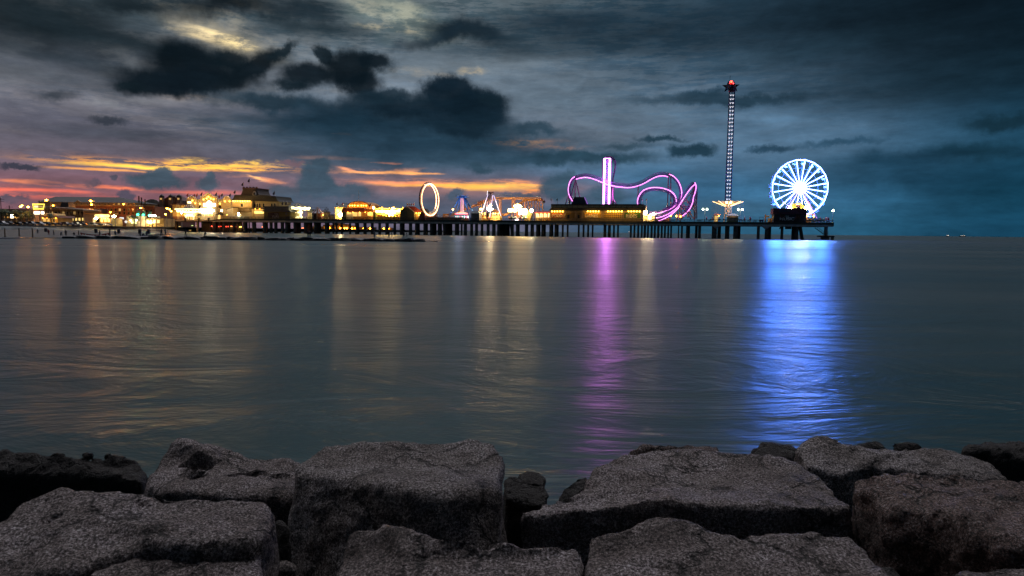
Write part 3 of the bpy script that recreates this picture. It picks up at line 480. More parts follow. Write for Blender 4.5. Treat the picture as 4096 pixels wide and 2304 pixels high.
# ---------------------------------------------------------------- shore: beach, seawall, boulevard
def hor(u): return 926 + .0108 * (u - 2048)
def gp(u, D, z=0.0):
    x, _ = LAND.px(u, 926, D); return x, D, z
ZB = 3.0
wl = [(-700, 262), (-300, 278), (0, 298), (160, 312), (300, 330), (420, 352), (500, 372), (580, 392), (655, 410), (740, 440)]
shore = [(-900, 96), (-400, 118), (60, 138), (300, 148), (420, 168), (520, 200), (640, 260), (720, 330), (760, 420)]
m = MB(); top = [gp(u, D + 2, .55) for u, D in wl]; bot = [gp(u, D, -.15) for u, D in shore]
n = 40
def along(pl, t):
    x = t * (len(pl) - 1); i = min(int(x), len(pl) - 2); f = x - i
    return Vector(pl[i]) * (1 - f) + Vector(pl[i + 1]) * f
vs = []; fs = []; nj = 12
for i in range(n + 1):
    a = along(bot, i / n); b = along(top, i / n)
    for j in range(nj + 1):
        f = j / nj; p = a.lerp(b, f); p.z = -.15 + .9 * f ** .7 + (noise.noise(Vector((p.x * .06, p.y * .05, 0))) * .25 if 0 < j < nj else 0) + (.5 * math.exp(-((f - .86) / .08) ** 2))
        vs.append(p)
for i in range(n):
    for j in range(nj): fs.append((i * (nj + 1) + j, (i + 1) * (nj + 1) + j, (i + 1) * (nj + 1) + j + 1, i * (nj + 1) + j + 1))
m.add(vs, fs); o = m.build('beach', paint('beach_sand', (.04, .036, .032), .75, var=.5, scale=.12, bump=.4, bscale=2), None, True); tag(o, 'dark wet sand at the foot of the seawall', kind='structure')
m = MB(); prof = [(0, -.2), (.1, .8), (.5, 1.6), (1.2, 2.4), (2.4, ZB + .02), (3.2, ZB + .02), (3.2, -.5)]
WP = [Vector(gp(u, D)) for u, D in wl]; vs = []; fs = []
fine_w = spline(WP, 5)
for i, p in enumerate(fine_w):
    q = fine_w[min(i + 1, len(fine_w) - 1)] - fine_w[max(i - 1, 0)]; nn = Vector((-q.y, q.x, 0)).normalized()
    for a, z in prof: vs.append((p.x + nn.x * a, p.y + nn.y * a, z))
k = len(prof)
for i in range(len(fine_w) - 1):
    for j in range(k - 1): fs.append((i * k + j, i * k + j + 1, (i + 1) * k + j + 1, (i + 1) * k + j))
m.add(vs, fs); o = m.build('seawall', paint('seawall_concrete', (.26, .28, .27), .8, var=.45, scale=.25, bump=.3)); tag(o, 'long pale curved concrete seawall above the beach, left of the pier', 'wall')
m = MB(); pts = [(p.x, p.y) for p in [f + Vector((0, 2.6, 0)) for f in fine_w]] + [(-60, 1500), (-1400, 1500)]
m.plan(pts, ZB - .6, ZB - .01); o = m.build('boulevard', paint('asphalt', (.05, .05, .05), .8, var=.3, scale=.3)); tag(o, kind='structure')
m = MB(); m.box(-2600, -180, 1500, 2400, -1, 3); tag(m.build('land', paint('dark_land', (.03, .035, .03), .9)), kind='structure')

# ---------------------------------------------------------------- buildings across the boulevard
def T1(x, y, D): return S(1, x, y, D, LAND)
def lbuild(name, label, cat, x0, x1, ytop, D, dep, mat, k=1, zb=ZB, group=None):
    s0, s1, _, z1 = W2(k, x0, x1, ytop, ytop, D, LAND)
    t = thing(LAND, name, label, cat, ((s0 + s1) / 2, D, zb), group)
    MB().box(s0, s1, D, D + dep, zb, z1).build('wall', mat, t); return t, s0, s1, z1
def windows(t, k, xs, y0, y1, w, D, lit, mat=None, fr=LAND, frame=WHITE):
    for i, x in enumerate(xs):
        s0, s1, z0, z1 = W2(k, x, x + w, y0, y1, D, fr)
        f = MB().box(s0 - .12, s1 + .12, D - .10, D + .05, z0 - .12, z1 + .12).build('window', frame, t)
        MB().box(s0, s1, D - .16, D - .103, z0, z1).build('pane', (mat or G_WIN) if lit(i) else GLASSD, f)
D = 425   # the long hotel: dark hipped roof above, brick wing below
t, s0, s1, z1 = lbuild('hotel', 'long hotel with a dark hipped roof and brick lower wing behind the boulevard lamps', 'hotel', 640, 2165, 440, D, 28, TAN)
x0, zr = T1(860, 360, D + 10); x1, _ = T1(1895, 352, D + 10); zr = T1(1400, 352, D + 10)[1]
MB().add([(s0 - 1, D - 1, z1), (s1 + 1, D - 1, z1), (s1 + 1, D + 29, z1), (s0 - 1, D + 29, z1), (x0, D + 12, zr), (x1, D + 12, zr)], [(0, 1, 5, 4), (1, 2, 5), (2, 3, 4, 5), (3, 0, 4), (0, 3, 2, 1)]).build('roof', ROOFD, t)
windows(t, 1, [1065, 1150, 1222, 1300, 1400, 1500, 1590, 1680, 1740, 1830, 1900, 1980, 2060, 2110], 458, 478, 30, D, lambda i: i in (10,))
d2 = D - 8; a0, a1, _, zz = W2(1, 1200, 2185, 500, 500, d2, LAND)
MB().box(a0, a1, d2, D - .05, ZB, zz).build('brick_wing', BRICK, t); MB().box(a0 - .3, a1 + .3, d2 - .4, D - .1, zz, zz + .9).build('parapet', TAN, t)
for row in ((540, 580), (595, 635)):
    windows(t, 1, [1245, 1310, 1435, 1502, 1568, 1780, 1848, 1915, 1988, 2058, 2128], row[0], row[1], 32, d2, lambda i: i in (2, 7) and row[0] == 540, frame=TAN)
g0, g1, gz0, gz1 = W2(1, 1210, 1305, 402, 438, D - .6, LAND)
MB().prism([(g0, gz0), (g1, gz0), ((g0 + g1) / 2, gz1)], D - 1.1, D - .2).build('gable', TAN, t)
t, s0, s1, z1 = lbuild('hotel', 'low brick block with rooftop pipes between the long hotel and the twin-turret building', 'hotel', 2185, 2490, 505, 430, 20, BRICK)
MB().box(s0, s1, 429.5, 430.5, z1, z1 + .7).build('parapet', TAN, t)
for x in (2240, 2282, 2338): a, z = T1(x, 505, 433); MB().tube([(a, 433, z1), (a, 433, z1 + 6.5 - .02 * (x - 2240))], .45).build('vent_pipe', DARK, t)
windows(t, 1, [2220, 2290, 2350, 2420], 560, 600, 30, 430, lambda i: i == 1, frame=TAN)
# Spanish turreted block
D = 470
s0, s1, _, z1 = W2(2, -230, 505, 500, 500, D, LAND)
t = thing(LAND, 'turreted_building', 'dark building with domed corner turrets and a pointed roof left of the pier entrance', 'building', ((s0 + s1) / 2, D, ZB))
MB().box(s0, s1, D, D + 20, ZB, z1).build('wall', BRICK, t)
MB().prism(ppoly(2, [(-230, 500), (10, 425), (130, 425), (190, 500)], D - 1, LAND), D - 1, D + 12).build('roof', TERRA, t)
MB().prism(ppoly(2, [(185, 410), (335, 318), (505, 410), (505, 500), (185, 500)], D - 2, LAND), D - 2, D + 14).build('roof', TERRA, t)
MB().arcbox(*(lambda a: (a[0], a[1]))(S(2, 42, 465, D - 1.5, LAND)), 5, 3.2, D - 2, D - 1.2).build('gable', CONC, t)
for x in (193, 338, 472):
    cx, zb = S(2, x, 410, D - 3, LAND); zt = S(2, x, 305, D - 3, LAND)[1]; hh = zt - zb
    tw = MB().box(cx - 1.3, cx + 1.3, D - 4.3, D - 1.7, ZB, zb + hh * .45).build('turret', RUST, t)
    MB().lathe((cx, D - 3), [(1.7, zb + hh * .48), (1.6, zb + hh * .62), (1.2, zb + hh * .8), (.4, zb + hh * .9), (.1, zb + hh)], 12).build('dome', DARK, tw, True)
    MB().box(cx - .7, cx + .7, D - 4.4, D - 4.31, zb + .5, zb + hh * .35).build('lit_opening', G_WIN, tw)
# two-storey restaurant with balcony, lit gable restaurant, twin-oval drive-in, small shops
D = 372
t, s0, s1, z1 = lbuild('restaurant', 'two-storey wooden restaurant with a long balcony and sloping tin roof', 'restaurant', 720, 1330, 560, D, 16, WOOD)
r0 = T1(730, 505, D - 3); r1 = T1(1345, 552, D - 3)
MB().prism([(r0[0], r0[1]), (r1[0], r1[1]), (r1[0], r1[1] - .7), (r0[0], r0[1] - .7)], D - 3.4, D + 16).build('roof', GREYP, t)
for i, x in enumerate(range(740, 1340, 46)):
    a, z = T1(x, 560, D - 3); MB().tube([(a, D - 3, ZB), (a, D - 3, T1(x, 515 + (x - 730) * .06, D - 3)[1])], .16).build('post', WOOD, t)
a, z = T1(720, 650, D - 3); b, _ = T1(1345, 650, D - 3); MB().box(a, b, D - 3.2, D - .05, z - .3, z).build('balcony', WOOD, t)
m = MB(); m.tube([(a, D - 3.1, z + 1.1), (b, D - 3.1, z + 1.1)], .07)
for i in range(70): q = a + (b - a) * i / 69; m.tube([(q, D - 3.1, z), (q, D - 3.1, z + 1.1)], .035, 4)
m.build('railing', WOOD, t)
windows(t, 1, list(range(770, 1320, 60)), 590, 635, 26, D, lambda i: i % 3 == 1, G_WIN, frame=WOOD); windows(t, 1, list(range(1100, 1330, 56)), 690, 735, 30, D, lambda i: True, G_WINS, frame=WOOD)
MB().frustum(T1(905, 0, D)[0], T1(1045, 0, D)[0], D + 2, D + 8, z1 + 1.5, z1 + 4.2, .6, .6).build('cupola', DARK, t)
D = 352
t, s0, s1, z1 = lbuild('restaurant', 'small yellow-lit restaurant with two front gables under the neon frame sign', 'restaurant', 665, 930, 680, D, 12, YEL)
MB().prism(ppoly(1, [(650, 690), (720, 660), (905, 655), (940, 690)], D - 1.5, LAND), D - 1.5, D + 13).build('roof', TERRA, t)
for q in ((700, 745, 790, 612, 655), (840, 868, 896, 620, 650)):
    MB().prism(ppoly(1, [(q[0], q[4]), (q[1], q[3]), (q[2], q[4])], D - 2.2, LAND), D - 2.2, D + 6).build('gable', YEL, t)
windows(t, 1, [700, 760, 850], 700, 755, 34, D, lambda i: i < 2, G_WIN)
for x in (690, 760, 830, 900): a, z = T1(x, 695, D - 1.6); bulbs(t, [(a, D - 1.7, z)], r=.16, power=260)
D = 350
t, s0, s1, z1 = lbuild('drive_in', 'drive-in snack bar with twin yellow oval signs and a pyramid roof behind them', 'restaurant', 1480, 1790, 690, D, 10, YEL)
p0 = T1(1570, 610, D + 4); p1 = T1(1765, 610, D + 4); pt = T1(1650, 540, D + 4)[1]; MB().frustum(p0[0], p1[0], D + 1, D + 9, z1, pt, 5.2, 3).build('roof', TERRA, t)
for x in (1577, 1662):
    a0, a1, z0, z1_ = W2(1, x, x + 65, 628, 685, D - .5, LAND)
    sg = MB().box(a0, a1, D - .9, D - .5, z0, z1_).build('oval_sign', YEL, t)
    MB().prism([((a0 + a1) / 2 + 2.6 * math.cos(R(q)), (z0 + z1_) / 2 + 1.1 * math.sin(R(q))) for q in range(0, 360, 20)], D - 1.0, D - .903).build('oval', glow('oval_yellow', (1, .8, .25), 1.6), sg)
MB().box(T1(1400, 0, D)[0], T1(1860, 0, D)[0], D - 4, D + 1, T1(1600, 622, D)[1] - .4, T1(1600, 616, D)[1]).build('canopy', ORNG, t)
windows(t, 1, [1500, 1560, 1620, 1680, 1735], 705, 760, 40, D, lambda i: i != 1, G_WINS, frame=YEL)
for x in (1640, 1672, 1700, 1735): a, z = T1(x, 702, D - 1); bulbs(t, [(a, D - 1, z)], r=.2, power=200)
D = 362
t, s0, s1, z1 = lbuild('shop', 'pale stucco shop with a stepped parapet and lit entrance beside the green signal lights', 'shop', 2030, 2190, 655, D, 10, CREAM)
windows(t, 1, [2115, 2160], 735, 780, 32, D, lambda i: True, glow('shop_light', (.8, 1, .3), 2.2)); a, z = T1(2150, 728, D - .6); bulbs(t, [(a - 1.5, D - .6, z), (a + 1.5, D - .6, z)], G_WHT, .25, 200)
t, s0, s1, z1 = lbuild('shop', 'low shop front with small coloured signs under the long hotel', 'shop', 1905, 2025, 690, D, 8, BRICK)
q = W2(1, 1925, 1990, 680, 712, D - .4, LAND); MB().box(q[0], q[1], D - .5, D - .3, q[2], q[3]).build('sign', glow('sign_cool', (.9, .95, 1), .9), t)
q = W2(1, 1994, 2036, 735, 770, D - 1.4, LAND); MB().prism([((q[0] + q[1]) / 2 + .8 * math.cos(R(v_)), (q[2] + q[3]) / 2 + .8 * math.sin(R(v_))) for v_ in range(0, 360, 90)], D - .9, D - .7).build('diamond_sign', glow('sign_violet', (.7, .8, 1), .7), t)
t, s0, s1, z1 = lbuild('shop', 'flat-roofed yellow-lit shop nearest the pier entrance, small bright name board', 'shop', 2330, 2640, 700, D + 10, 12, YEL)
q = W2(1, 2485, 2575, 668, 694, D + 9.6, LAND); sg = MB().box(q[0], q[1], D + 9.4, D + 9.8, q[2], q[3]).build('name_board', DARK, t)
text('F.L.& TCHES', .62, ((q[0] + q[1]) / 2, D + 9.35, q[2] + .35), glow('letters_white', (1, .9, .6), .9), sg, sx=1.1)
windows(t, 1, [2350, 2410, 2470, 2530], 720, 775, 44, D + 10, lambda i: True, G_WINS, frame=YEL)
for x in (2385, 2418): a, z = T1(x, 762, D + 8); bulbs(t, [(a, D + 8.5, z)], G_WHT, .35, 300)
t, s0, s1, z1 = lbuild('motel', 'low motel behind the palm trees at the left edge', 'motel', -60, 520, 545, 395, 16, TAN)
windows(t, 1, list(range(20, 500, 44)), 600, 640, 24, 395, lambda i: i % 4 == 2, frame=WHITE)
t, s0, s1, z1 = lbuild('petrol_canopy', 'flat lit canopy with bright underside lamp behind the leftmost palms', 'canopy', 60, 290, 672, 352, 8, YEL, zb=ZB + 3.6)
for i, x in enumerate((80, 270)): a, z = T1(x, 700, 355); MB().tube([(a, 355, ZB), (a, 355, ZB + 3.7)], .2).build('post', WHITE, t)
q = W2(1, 160, 215, 668, 690, 351.6, LAND); MB().box(q[0], q[1], 351.5, 351.9, q[2], q[3]).build('light_box', G_SIGN, t)
a, z = T1(188, 643, 351); bulbs(t, [(a, 351, z)], G_WHT, .5, 900)
# neon framed road sign on a pole
D = 340
a, z = T1(627, 510, D); t = thing(LAND, 'road_sign', 'yellow neon framed sign board reading TACOS on a tall pole', 'sign', (a, D, ZB))
MB().tube([(a, D + .3, ZB), (a, D + .3, T1(627, 410, D)[1])], .25).build('pole', DARK, t)
pl = ppoly(1, [(535, 470), (720, 472), (705, 545), (548, 545)], D, LAND)
MB().prism(pl, D - .2, D + .1).build('board', paint('board_dark', (.12, .11, .10), .6), t)
MB().tube([(x, D - .35, z_) for x, z_ in pl], .33, 6, True).build('neon_frame', G_YEL, t, True)
q = W2(1, 558, 622, 492, 525, D, LAND); MB().box(q[0], q[1], D - .35, D - .2, q[2], q[3]).build('light_panel', glow('panel_dim', (.9, .9, .65), .8), t)
text('TACOS', .95, (T1(662, 0, D)[0], D - .3, T1(662, 520, D)[1]), glow('letters_dim', (.9, .8, .4), .7), t)
q = W2(1, 555, 637, 588, 628, D, LAND); MB().box(q[0], q[1], D - .3, D + .1, q[2], q[3]).build('light_box', G_SIGN, t)
q = W2(1, 668, 706, 588, 628, D, LAND); MB().box(q[0], q[1], D - .3, D + .1, q[2], q[3]).build('light_box', G_SIGN, t); MB().tube([(q[0] - 1, D, q[3] + .4), (q[1], D, q[3] + .4)], .15).build('bracket', DARK, t)

# street lamps
def street_lamp(x, y, D, label, mat=G_SOD, r=.45, power=16000, arm=2.2, k=1, col=(1, .38, .07), zb=ZB):
    a, z = S(k, x, y, D, LAND)
    t = thing(LAND, 'street_lamp', label, 'street lamp', (a + arm, D, zb), 'street lamps along the boulevard')
    MB().tube([(a + arm, D, zb), (a + arm, D, z - .5)], [.2, .12]).build('pole', DARK, t)
    MB().tube([(a + arm, D, z - .5), (a + arm * .6, D, z + .25), (a, D, z + .45)], .09).build('arm', DARK, t)
    MB().ball((a, D, z), r, 10, 8, .7).build('lamp_head', mat, t, True)
    if power: lamp(t, (a, D - .3, z - r - .6), power, col, .3)
for a_ in [(748, 403, 392, 'tall sodium street lamp above the neon framed sign, brightest at the left', G_SOD, .62), (855, 490, 392, 'lower orange street lamp just right of the neon framed sign', G_SOD, .42), (1462, 418, 392, 'upper of the two bright orange lamps over the brick hotel wing', G_SOD, .62), (1474, 475, 396, 'lower of the two bright orange lamps over the brick hotel wing', G_SOD, .5),
           (1990, 470, 396, 'orange street lamp in front of the right part of the hotel eaves', G_SOD, .36), (2267, 532, 398, 'orange street lamp in front of the low brick block', G_SOD, .45), (333, 510, 330, 'warm street lamp left of the neon framed sign, lower of a close pair', G_WARM, .5), (355, 490, 334, 'warm street lamp left of the neon framed sign, upper of a close pair', G_WARM, .4),
           (453, 515, 338, 'single warm street lamp between the palms and the neon framed sign', G_WARM, .55), (1778, 600, 340, 'small orange lamp above the drive-in canopy', G_SOD, .3)]:
    street_lamp(*a_[:3], a_[3], a_[4], a_[5], 16000 if a_[2] > 380 else 4500)
for a_ in [(1545, 698, 332, 'low white lamp in front of the twin oval signs, its left side', .65), (1835, 667, 332, 'low white lamp right of the twin oval signs', .75), (2490, 655, 345, 'white lamp right of the green signals', .55), (2441, 652, 350, 'small white lamp beside the last green signal', .4)]:
    street_lamp(*a_[:3], a_[3], G_WHT, a_[4], 3000, -1.2, col=(1, .85, .55))
street_lamp(275, 540, 395, 'orange lamp nearest the pier entrance, before the turreted building', G_SOD, .55, k=2)
for x, y, lb in ((315, 552, 'round lamp right of the orange lamp by the pier entrance'), (342, 583, 'lower round lamp close to the first entrance pillar'), (250, 632, 'round lamp low down before the turreted building'), (75, 655, 'bright round lamp beside the low name board, left of the pier')):
    street_lamp(x, y, 352, lb, G_WARM, .45, 3000, .6, 2)
# traffic signals
t0 = None
for x, y, lb in ((2219, 638, 'green traffic signal, first of three before the low brick block'), (2306, 643, 'green traffic signal in the middle of the three'), (2404, 652, 'green traffic signal nearest the pier')):
    a, z = T1(x, y, 350)
    t = thing(LAND, 'traffic_light', lb, 'traffic light', (a, 350, ZB), 'traffic signals on the boulevard')
    MB().tube([(a + .9, 350.4, ZB), (a + .9, 350.4, z + 1.5)], .13).build('pole', DARK, t); MB().box(a - .3, a + 1.0, 350.1, 350.6, z - .6, z + 2.0).build('housing', DARK, t)
    MB().ball((a, 349.95, z), .5, 10, 8).build('green_light', G_GRN, t, True); lamp(t, (a, 349.2, z), 2500, (.05, 1, .45), .3)
# utility poles
for x, yt, lb in ((8, 365, 'wooden utility pole with crossarms at the left edge'), (148, 490, 'shorter utility pole with two crossarms behind the palms')):
    a, z = T1(x, yt, 360); t = thing(LAND, 'utility_pole', lb, 'utility pole', (a, 360, ZB)); MB().tube([(a, 360, ZB), (a, 360, z)], .2).build('pole', DARK, t)
    for dz in (.8, 2.0): MB().box(a - 2, a + 2, 359.9, 360.1, z - dz - .15, z - dz).build('crossarm', DARK, t)
# palms
def palm(x, y, D, label, ht=None):
    a, z = T1(x, y, D); t = thing(LAND, 'palm_tree', label, 'palm tree', (a, D, ZB), 'palms on the boulevard')
    MB().tube([(a, D, ZB), (a + .2, D, (ZB + z) / 2), (a, D, z)], [.32, .24, .22], 8).build('trunk', BARK, t, True)
    m = MB(); rd = random.Random(x)
    for i in range(26):
        an = rd.uniform(0, 6.28); up_ = rd.uniform(-.5, 1.1); ln = rd.uniform(2.0, 2.8)
        pts = []; 
        for j in range(6):
            f = j / 5; pts.append(Vector((a + math.cos(an) * ln * f * math.cos(up_ * .6), D + math.sin(an) * ln * f, z + ln * (up_ * f - 1.0 * f * f))))
        for j in range(5):
            p, q = pts[j], pts[j + 1]; dr = (q - p).normalized(); sd = dr.cross(Vector((0, 0, 1))).normalized()
            for sgn in (-1, 1):
                for e in (.0, .5):
                    b_ = p.lerp(q, e); w_ = .9 * math.sin(math.pi * (j + e + 1) / 6.5)
                    m.add([b_, b_ + dr * .22, b_ + dr * .5 + sd * sgn * w_ + Vector((0, 0, -.35))], [(0, 1, 2)])
    m.build('crown', LEAF, t)
for x, y, lb in ((82, 575, 'tallest palm at the left edge'), (150, 600, 'short palm leaning over the lit canopy'), (225, 580, 'palm right of the lit canopy lamp'), (318, 595, 'palm in the middle of the row, below the paired lamps'), (385, 640, 'low palm behind the parked cars, in the middle of the row'), (436, 590, 'palm below the single warm lamp'), (495, 625, 'short palm left of the neon sign pole'),
                 (815, 640, 'lone palm before the yellow gabled restaurant'), (2155, 670, 'small palm at the pale stucco shop'), (18, 560, 'palm cut by the left edge of the view')):
    palm(x, y, 338 + (x % 7), lb)
# cars along the seawall
def make_car(kind, body, label, x, D):
    a, z = T1(x, 780, D); t = thing(LAND, 'parked_car', label, 'car', (a, D, ZB), 'cars parked along the seawall')
    Ln = 4.6; h1, h2 = (.95, 1.75) if kind == 'suv' else (.85, 1.42)
    pr = [(-2.3, .35), (-2.32, .8), (-1.9 if kind == 'suv' else -1.7, h1), (-1.5 if kind != 'suv' else -1.95, h1), (-1.2 if kind != 'suv' else -1.8, h2 - .05), (-.9, h2), (.5, h2), (1.1, h1 + .05), (2.0, h1 - .12), (2.3, .7), (2.28, .35)]
    MB().prism([(a + x_, ZB + z_) for x_, z_ in pr], D - .9, D + .9).build('body', body, t)
    MB().prism([(a - 1.25, ZB + h1), (a - 1.0, ZB + h2 - .1), (a + .45, ZB + h2 - .1), (a + .95, ZB + h1)], D - .93, D - .905).build('window', GLASSD, t)
    for w in (-1.45, 1.45):
        wh = MB(); wh.prism([(a + w + .34 * math.cos(R(q)), ZB + .34 + .34 * math.sin(R(q))) for q in range(0, 360, 24)], D - .97, D - .72); wh.build('wheel', DARK, t)
    MB().box(a - 2.36, a - 2.31, D - .8, D - .5, ZB + .65, ZB + .85).build('tail_light', paint('tail_red', (.3, .02, .02), .3), t)
    MB().box(a + 2.28, a + 2.34, D - .8, D - .45, ZB + .55, ZB + .75).build('headlight', paint('headlamp_glass', (.7, .7, .7), .2), t)
CB = paint('car_black', (.02, .02, .025), .2, .3); CW = paint('car_white', (.6, .6, .6), .25); CS = paint('car_silver', (.30, .31, .32), .25, .5); CG = paint('car_grey', (.10, .10, .11), .25, .4); CR = paint('car_maroon', (.12, .02, .02), .25, .3)
order = ['leftmost', 'second', 'third', 'fourth', 'fifth', 'sixth', 'seventh', 'eighth', 'ninth', 'tenth', 'eleventh', 'twelfth', 'thirteenth', 'fourteenth', 'fifteenth', 'sixteenth', 'seventeenth', 'eighteenth']
for i, (x, kd, bd, cn) in enumerate([(35, 'suv', CW, 'white'), (150, 'suv', CB, 'black'), (300, 'sedan', CB, 'black'), (415, 'sedan', CG, 'grey'), (505, 'suv', CS, 'silver'), (640, 'suv', CW, 'white'), (760, 'suv', CB, 'black'), (865, 'sedan', CG, 'grey'), (955, 'sedan', CR, 'maroon'), (1060, 'suv', CS, 'silver'), (1150, 'sedan', CS, 'silver'), (1230, 'suv', CW, 'white'), (1320, 'suv', CB, 'black'), (1500, 'suv', CS, 'silver'), (1600, 'sedan', CB, 'black'), (1680, 'sedan', CW, 'white'), (1755, 'sedan', CG, 'grey'), (80, 'sedan', CG, 'grey')]):
    make_car(kd, bd, '%s %s parked on the seawall, %s of the row' % (cn, 'sport utility car' if kd == 'suv' else 'saloon car', order[i]) if x != 80 else 'grey saloon car half hidden behind the leftmost white one', x, 307 + x * .019 + (5 if x == 80 else 0))
# posts on the beach
for x, y0, y1, D, lb in ((75, 855, 1000, 150, 'thick dark wooden post on the beach at the left'), (305, 855, 965, 165, 'thin wooden post in the sand, second from the left'), (520, 855, 1000, 152, 'dark wooden post in the sand, third from the left'), (1765, 870, 990, 160, 'thin post right of the red pennants'), (1262, 900, 985, 165, 'short post at the left end of the red pennants')):
    a, z = T1(x, y0, D); tag(MB().tube([(a, D, -.1), (a, D, z)], [.16, .13]).build('wooden_post', WOOD, None, fr=LAND), lb, 'post', 'posts standing on the beach')
D = 162; m = MB()
a0 = T1(1290, 942, D); a1 = T1(1775, 945, D)
t = thing(LAND, 'pennant_line', 'string of small red pennants stretched over the wet sand', 'pennants', (a0[0], D, 0))
MB().tube([(a0[0] + (a1[0] - a0[0]) * i / 12, D, a0[1] + .25 - .5 * math.sin(math.pi * i / 12)) for i in range(13)], .03).build('cord', DARK, t)
for i, x in enumerate((1313, 1355, 1405, 1445, 1487, 1530, 1572, 1655, 1697, 1745)):
    f = (x - 1290) / 485; a, z = a0[0] + (a1[0] - a0[0]) * f, a0[1] + .25 - .5 * math.sin(math.pi * f)
    MB().prism([(a - .35, z), (a + .35, z), (a, z - .6)], D - .02, D + .02).build('pennant', paint('pennant_red', (.55, .03, .03), .7), t)
for x, y, lb in ((740, 915, 'dark round bin on the sand left of the man in red'), (1545, 905, 'dark bin on the sand near the middle of the beach'), (1912, 905, 'dark bin right of the posts'), (2250, 908, 'dark bin at the foot of the green-lit seawall'), (2390, 905, 'dark bin beside the green-lit seawall, nearer the pier')):
    D = 250; a, z = T1(x, y, D); tag(MB().lathe((a, D), [(.5, .2), (.55, 1.5), (.5, 1.8), (.2, 2.0)], 12).build('litter_bin', DARK, None, fr=LAND), lb, 'bin', 'bins on the beach')

# ---------------------------------------------------------------- far groyne of boulders, people on it
proto = []
for i in range(4):
    me = bpy.data.meshes.new('boulder'); bm = bmesh.new(); bmesh.ops.create_icosphere(bm, subdivisions=3, radius=1)
    for v in bm.verts:
        p = v.co.copy(); q = Vector((max(-.8, min(.8, p.x * 1.2)), max(-.8, min(.8, p.y * 1.2)), max(-.62, min(.55, p.z))))
        v.co = q * (1 + .28 * noise.noise(p * 1.3 + Vector((i * 9, 0, 0))))
    bm.to_mesh(me); bm.free(); me.materials.append(paint('groyne_rock', (.045, .045, .05), .6, var=.4)); proto.append(me)
def groyne_D(u): return 2.5 * F / (max(44.5, 46.5 - (u - 500) * .0012))
u_ = 285.0; rd = random.Random(3)
while u_ < 1745:
    Dg = groyne_D(u_) + rd.uniform(-.5, 1.2); x, _ = LAND.px(u_, 926, Dg); sz = rd.uniform(1.0, 1.7) * (1 if u_ < 1690 else .6)
    o = bpy.data.objects.new('boulder', proto[rd.randrange(4)]); COL.objects.link(o)
    o.location = (x, Dg, .12 if u_ < 1690 else -.15); o.scale = (sz * 1.25, sz, .85 if u_ < 1690 else .5); o.rotation_euler = (rd.uniform(-.15, .15), rd.uniform(-.12, .12), rd.uniform(-.5, .5))
    tag(o, 'flat dark boulder in the far low groyne in front of the pier', 'boulder', 'boulders of the far groyne'); u_ += sz * rd.uniform(22, 30)
def figure(pose, arms=0):
    """one continuous skinned body, 1.72 m tall"""
    if pose == 'stand': J = dict(pel=(0, 0, .92), ch=(0, -.02, 1.32), nk=(0, -.02, 1.48), hd=(0, -.04, 1.62), hp=(0, -.05, 1.72), lh=(.1, 0, .88), lk=(.12, -.03, .48), lf=(.13, 0, .06), lt=(.13, -.16, .03), rh=(-.1, 0, .88), rk=(-.13, .0, .48), rf=(-.16, .03, .06), rt=(-.17, -.12, .03))
    else: J = dict(pel=(0, .1, .38), ch=(0, -.1, .78), nk=(0, -.16, .92), hd=(0, -.2, 1.05), hp=(0, -.22, 1.15), lh=(.1, .08, .36), lk=(.18, -.32, .48), lf=(.16, -.2, .05), lt=(.16, -.36, .03), rh=(-.1, .08, .36), rk=(-.18, -.30, .46), rf=(-.16, -.16, .05), rt=(-.16, -.32, .03))
    c = J['ch']
    J['ls'] = (.19, c[1], c[2] + .06); J['rs'] = (-.19, c[1], c[2] + .06)
    if arms: J['le'] = (.24, c[1] - .16, c[2] - .14); J['lw'] = (.06, c[1] - .32, c[2] + .14); J['re'] = (-.24, c[1] - .16, c[2] - .14); J['rw'] = (-.06, c[1] - .32, c[2] + .14)
    else: J['le'] = (.25, c[1] + .02, c[2] - .22); J['lw'] = (.26, c[1] - .06, c[2] - .5); J['re'] = (-.25, c[1] + .02, c[2] - .22); J['rw'] = (-.26, c[1] - .06, c[2] - .5)
    rad = dict(pel=.15, ch=.16, nk=.06, hd=.11, hp=.07, lh=.1, lk=.065, lf=.05, lt=.04, rh=.1, rk=.065, rf=.05, rt=.04, ls=.07, le=.045, lw=.035, rs=.07, re=.045, rw=.035)
    E = [('pel', 'ch'), ('ch', 'nk'), ('nk', 'hd'), ('hd', 'hp'), ('pel', 'lh'), ('lh', 'lk'), ('lk', 'lf'), ('lf', 'lt'), ('pel', 'rh'), ('rh', 'rk'), ('rk', 'rf'), ('rf', 'rt'), ('ch', 'ls'), ('ls', 'le'), ('le', 'lw'), ('ch', 'rs'), ('rs', 're'), ('re', 'rw')]
    ks = list(J); me = bpy.data.meshes.new('person'); me.from_pydata([J[k_] for k_ in ks], [(ks.index(a_), ks.index(b_)) for a_, b_ in E], [])
    o = bpy.data.objects.new('tmp', me); COL.objects.link(o); md = o.modifiers.new('s', 'SKIN'); o.modifiers.new('u', 'SUBSURF').levels = 1
    for i, k_ in enumerate(ks): me.skin_vertices[0].data[i].radius = (rad[k_], rad[k_]); me.skin_vertices[0].data[i].use_root = (k_ == 'pel')
    dg = bpy.context.evaluated_depsgraph_get(); r = bpy.data.meshes.new_from_object(o.evaluated_get(dg)); bpy.data.objects.remove(o)
    r.materials.clear(); r.materials.append(SKIN)
    for p in r.polygons: p.use_smooth = True
    return r
FG = {('stand', 0): figure('stand', 0), ('stand', 1): figure('stand', 1), ('sit', 1): figure('sit', 1)}
CL = [paint('shirt_grey', (.16, .17, .19), .9), paint('shirt_red', (.16, .03, .03), .9), SKIN, paint('shirt_blue', (.05, .08, .13), .9)]
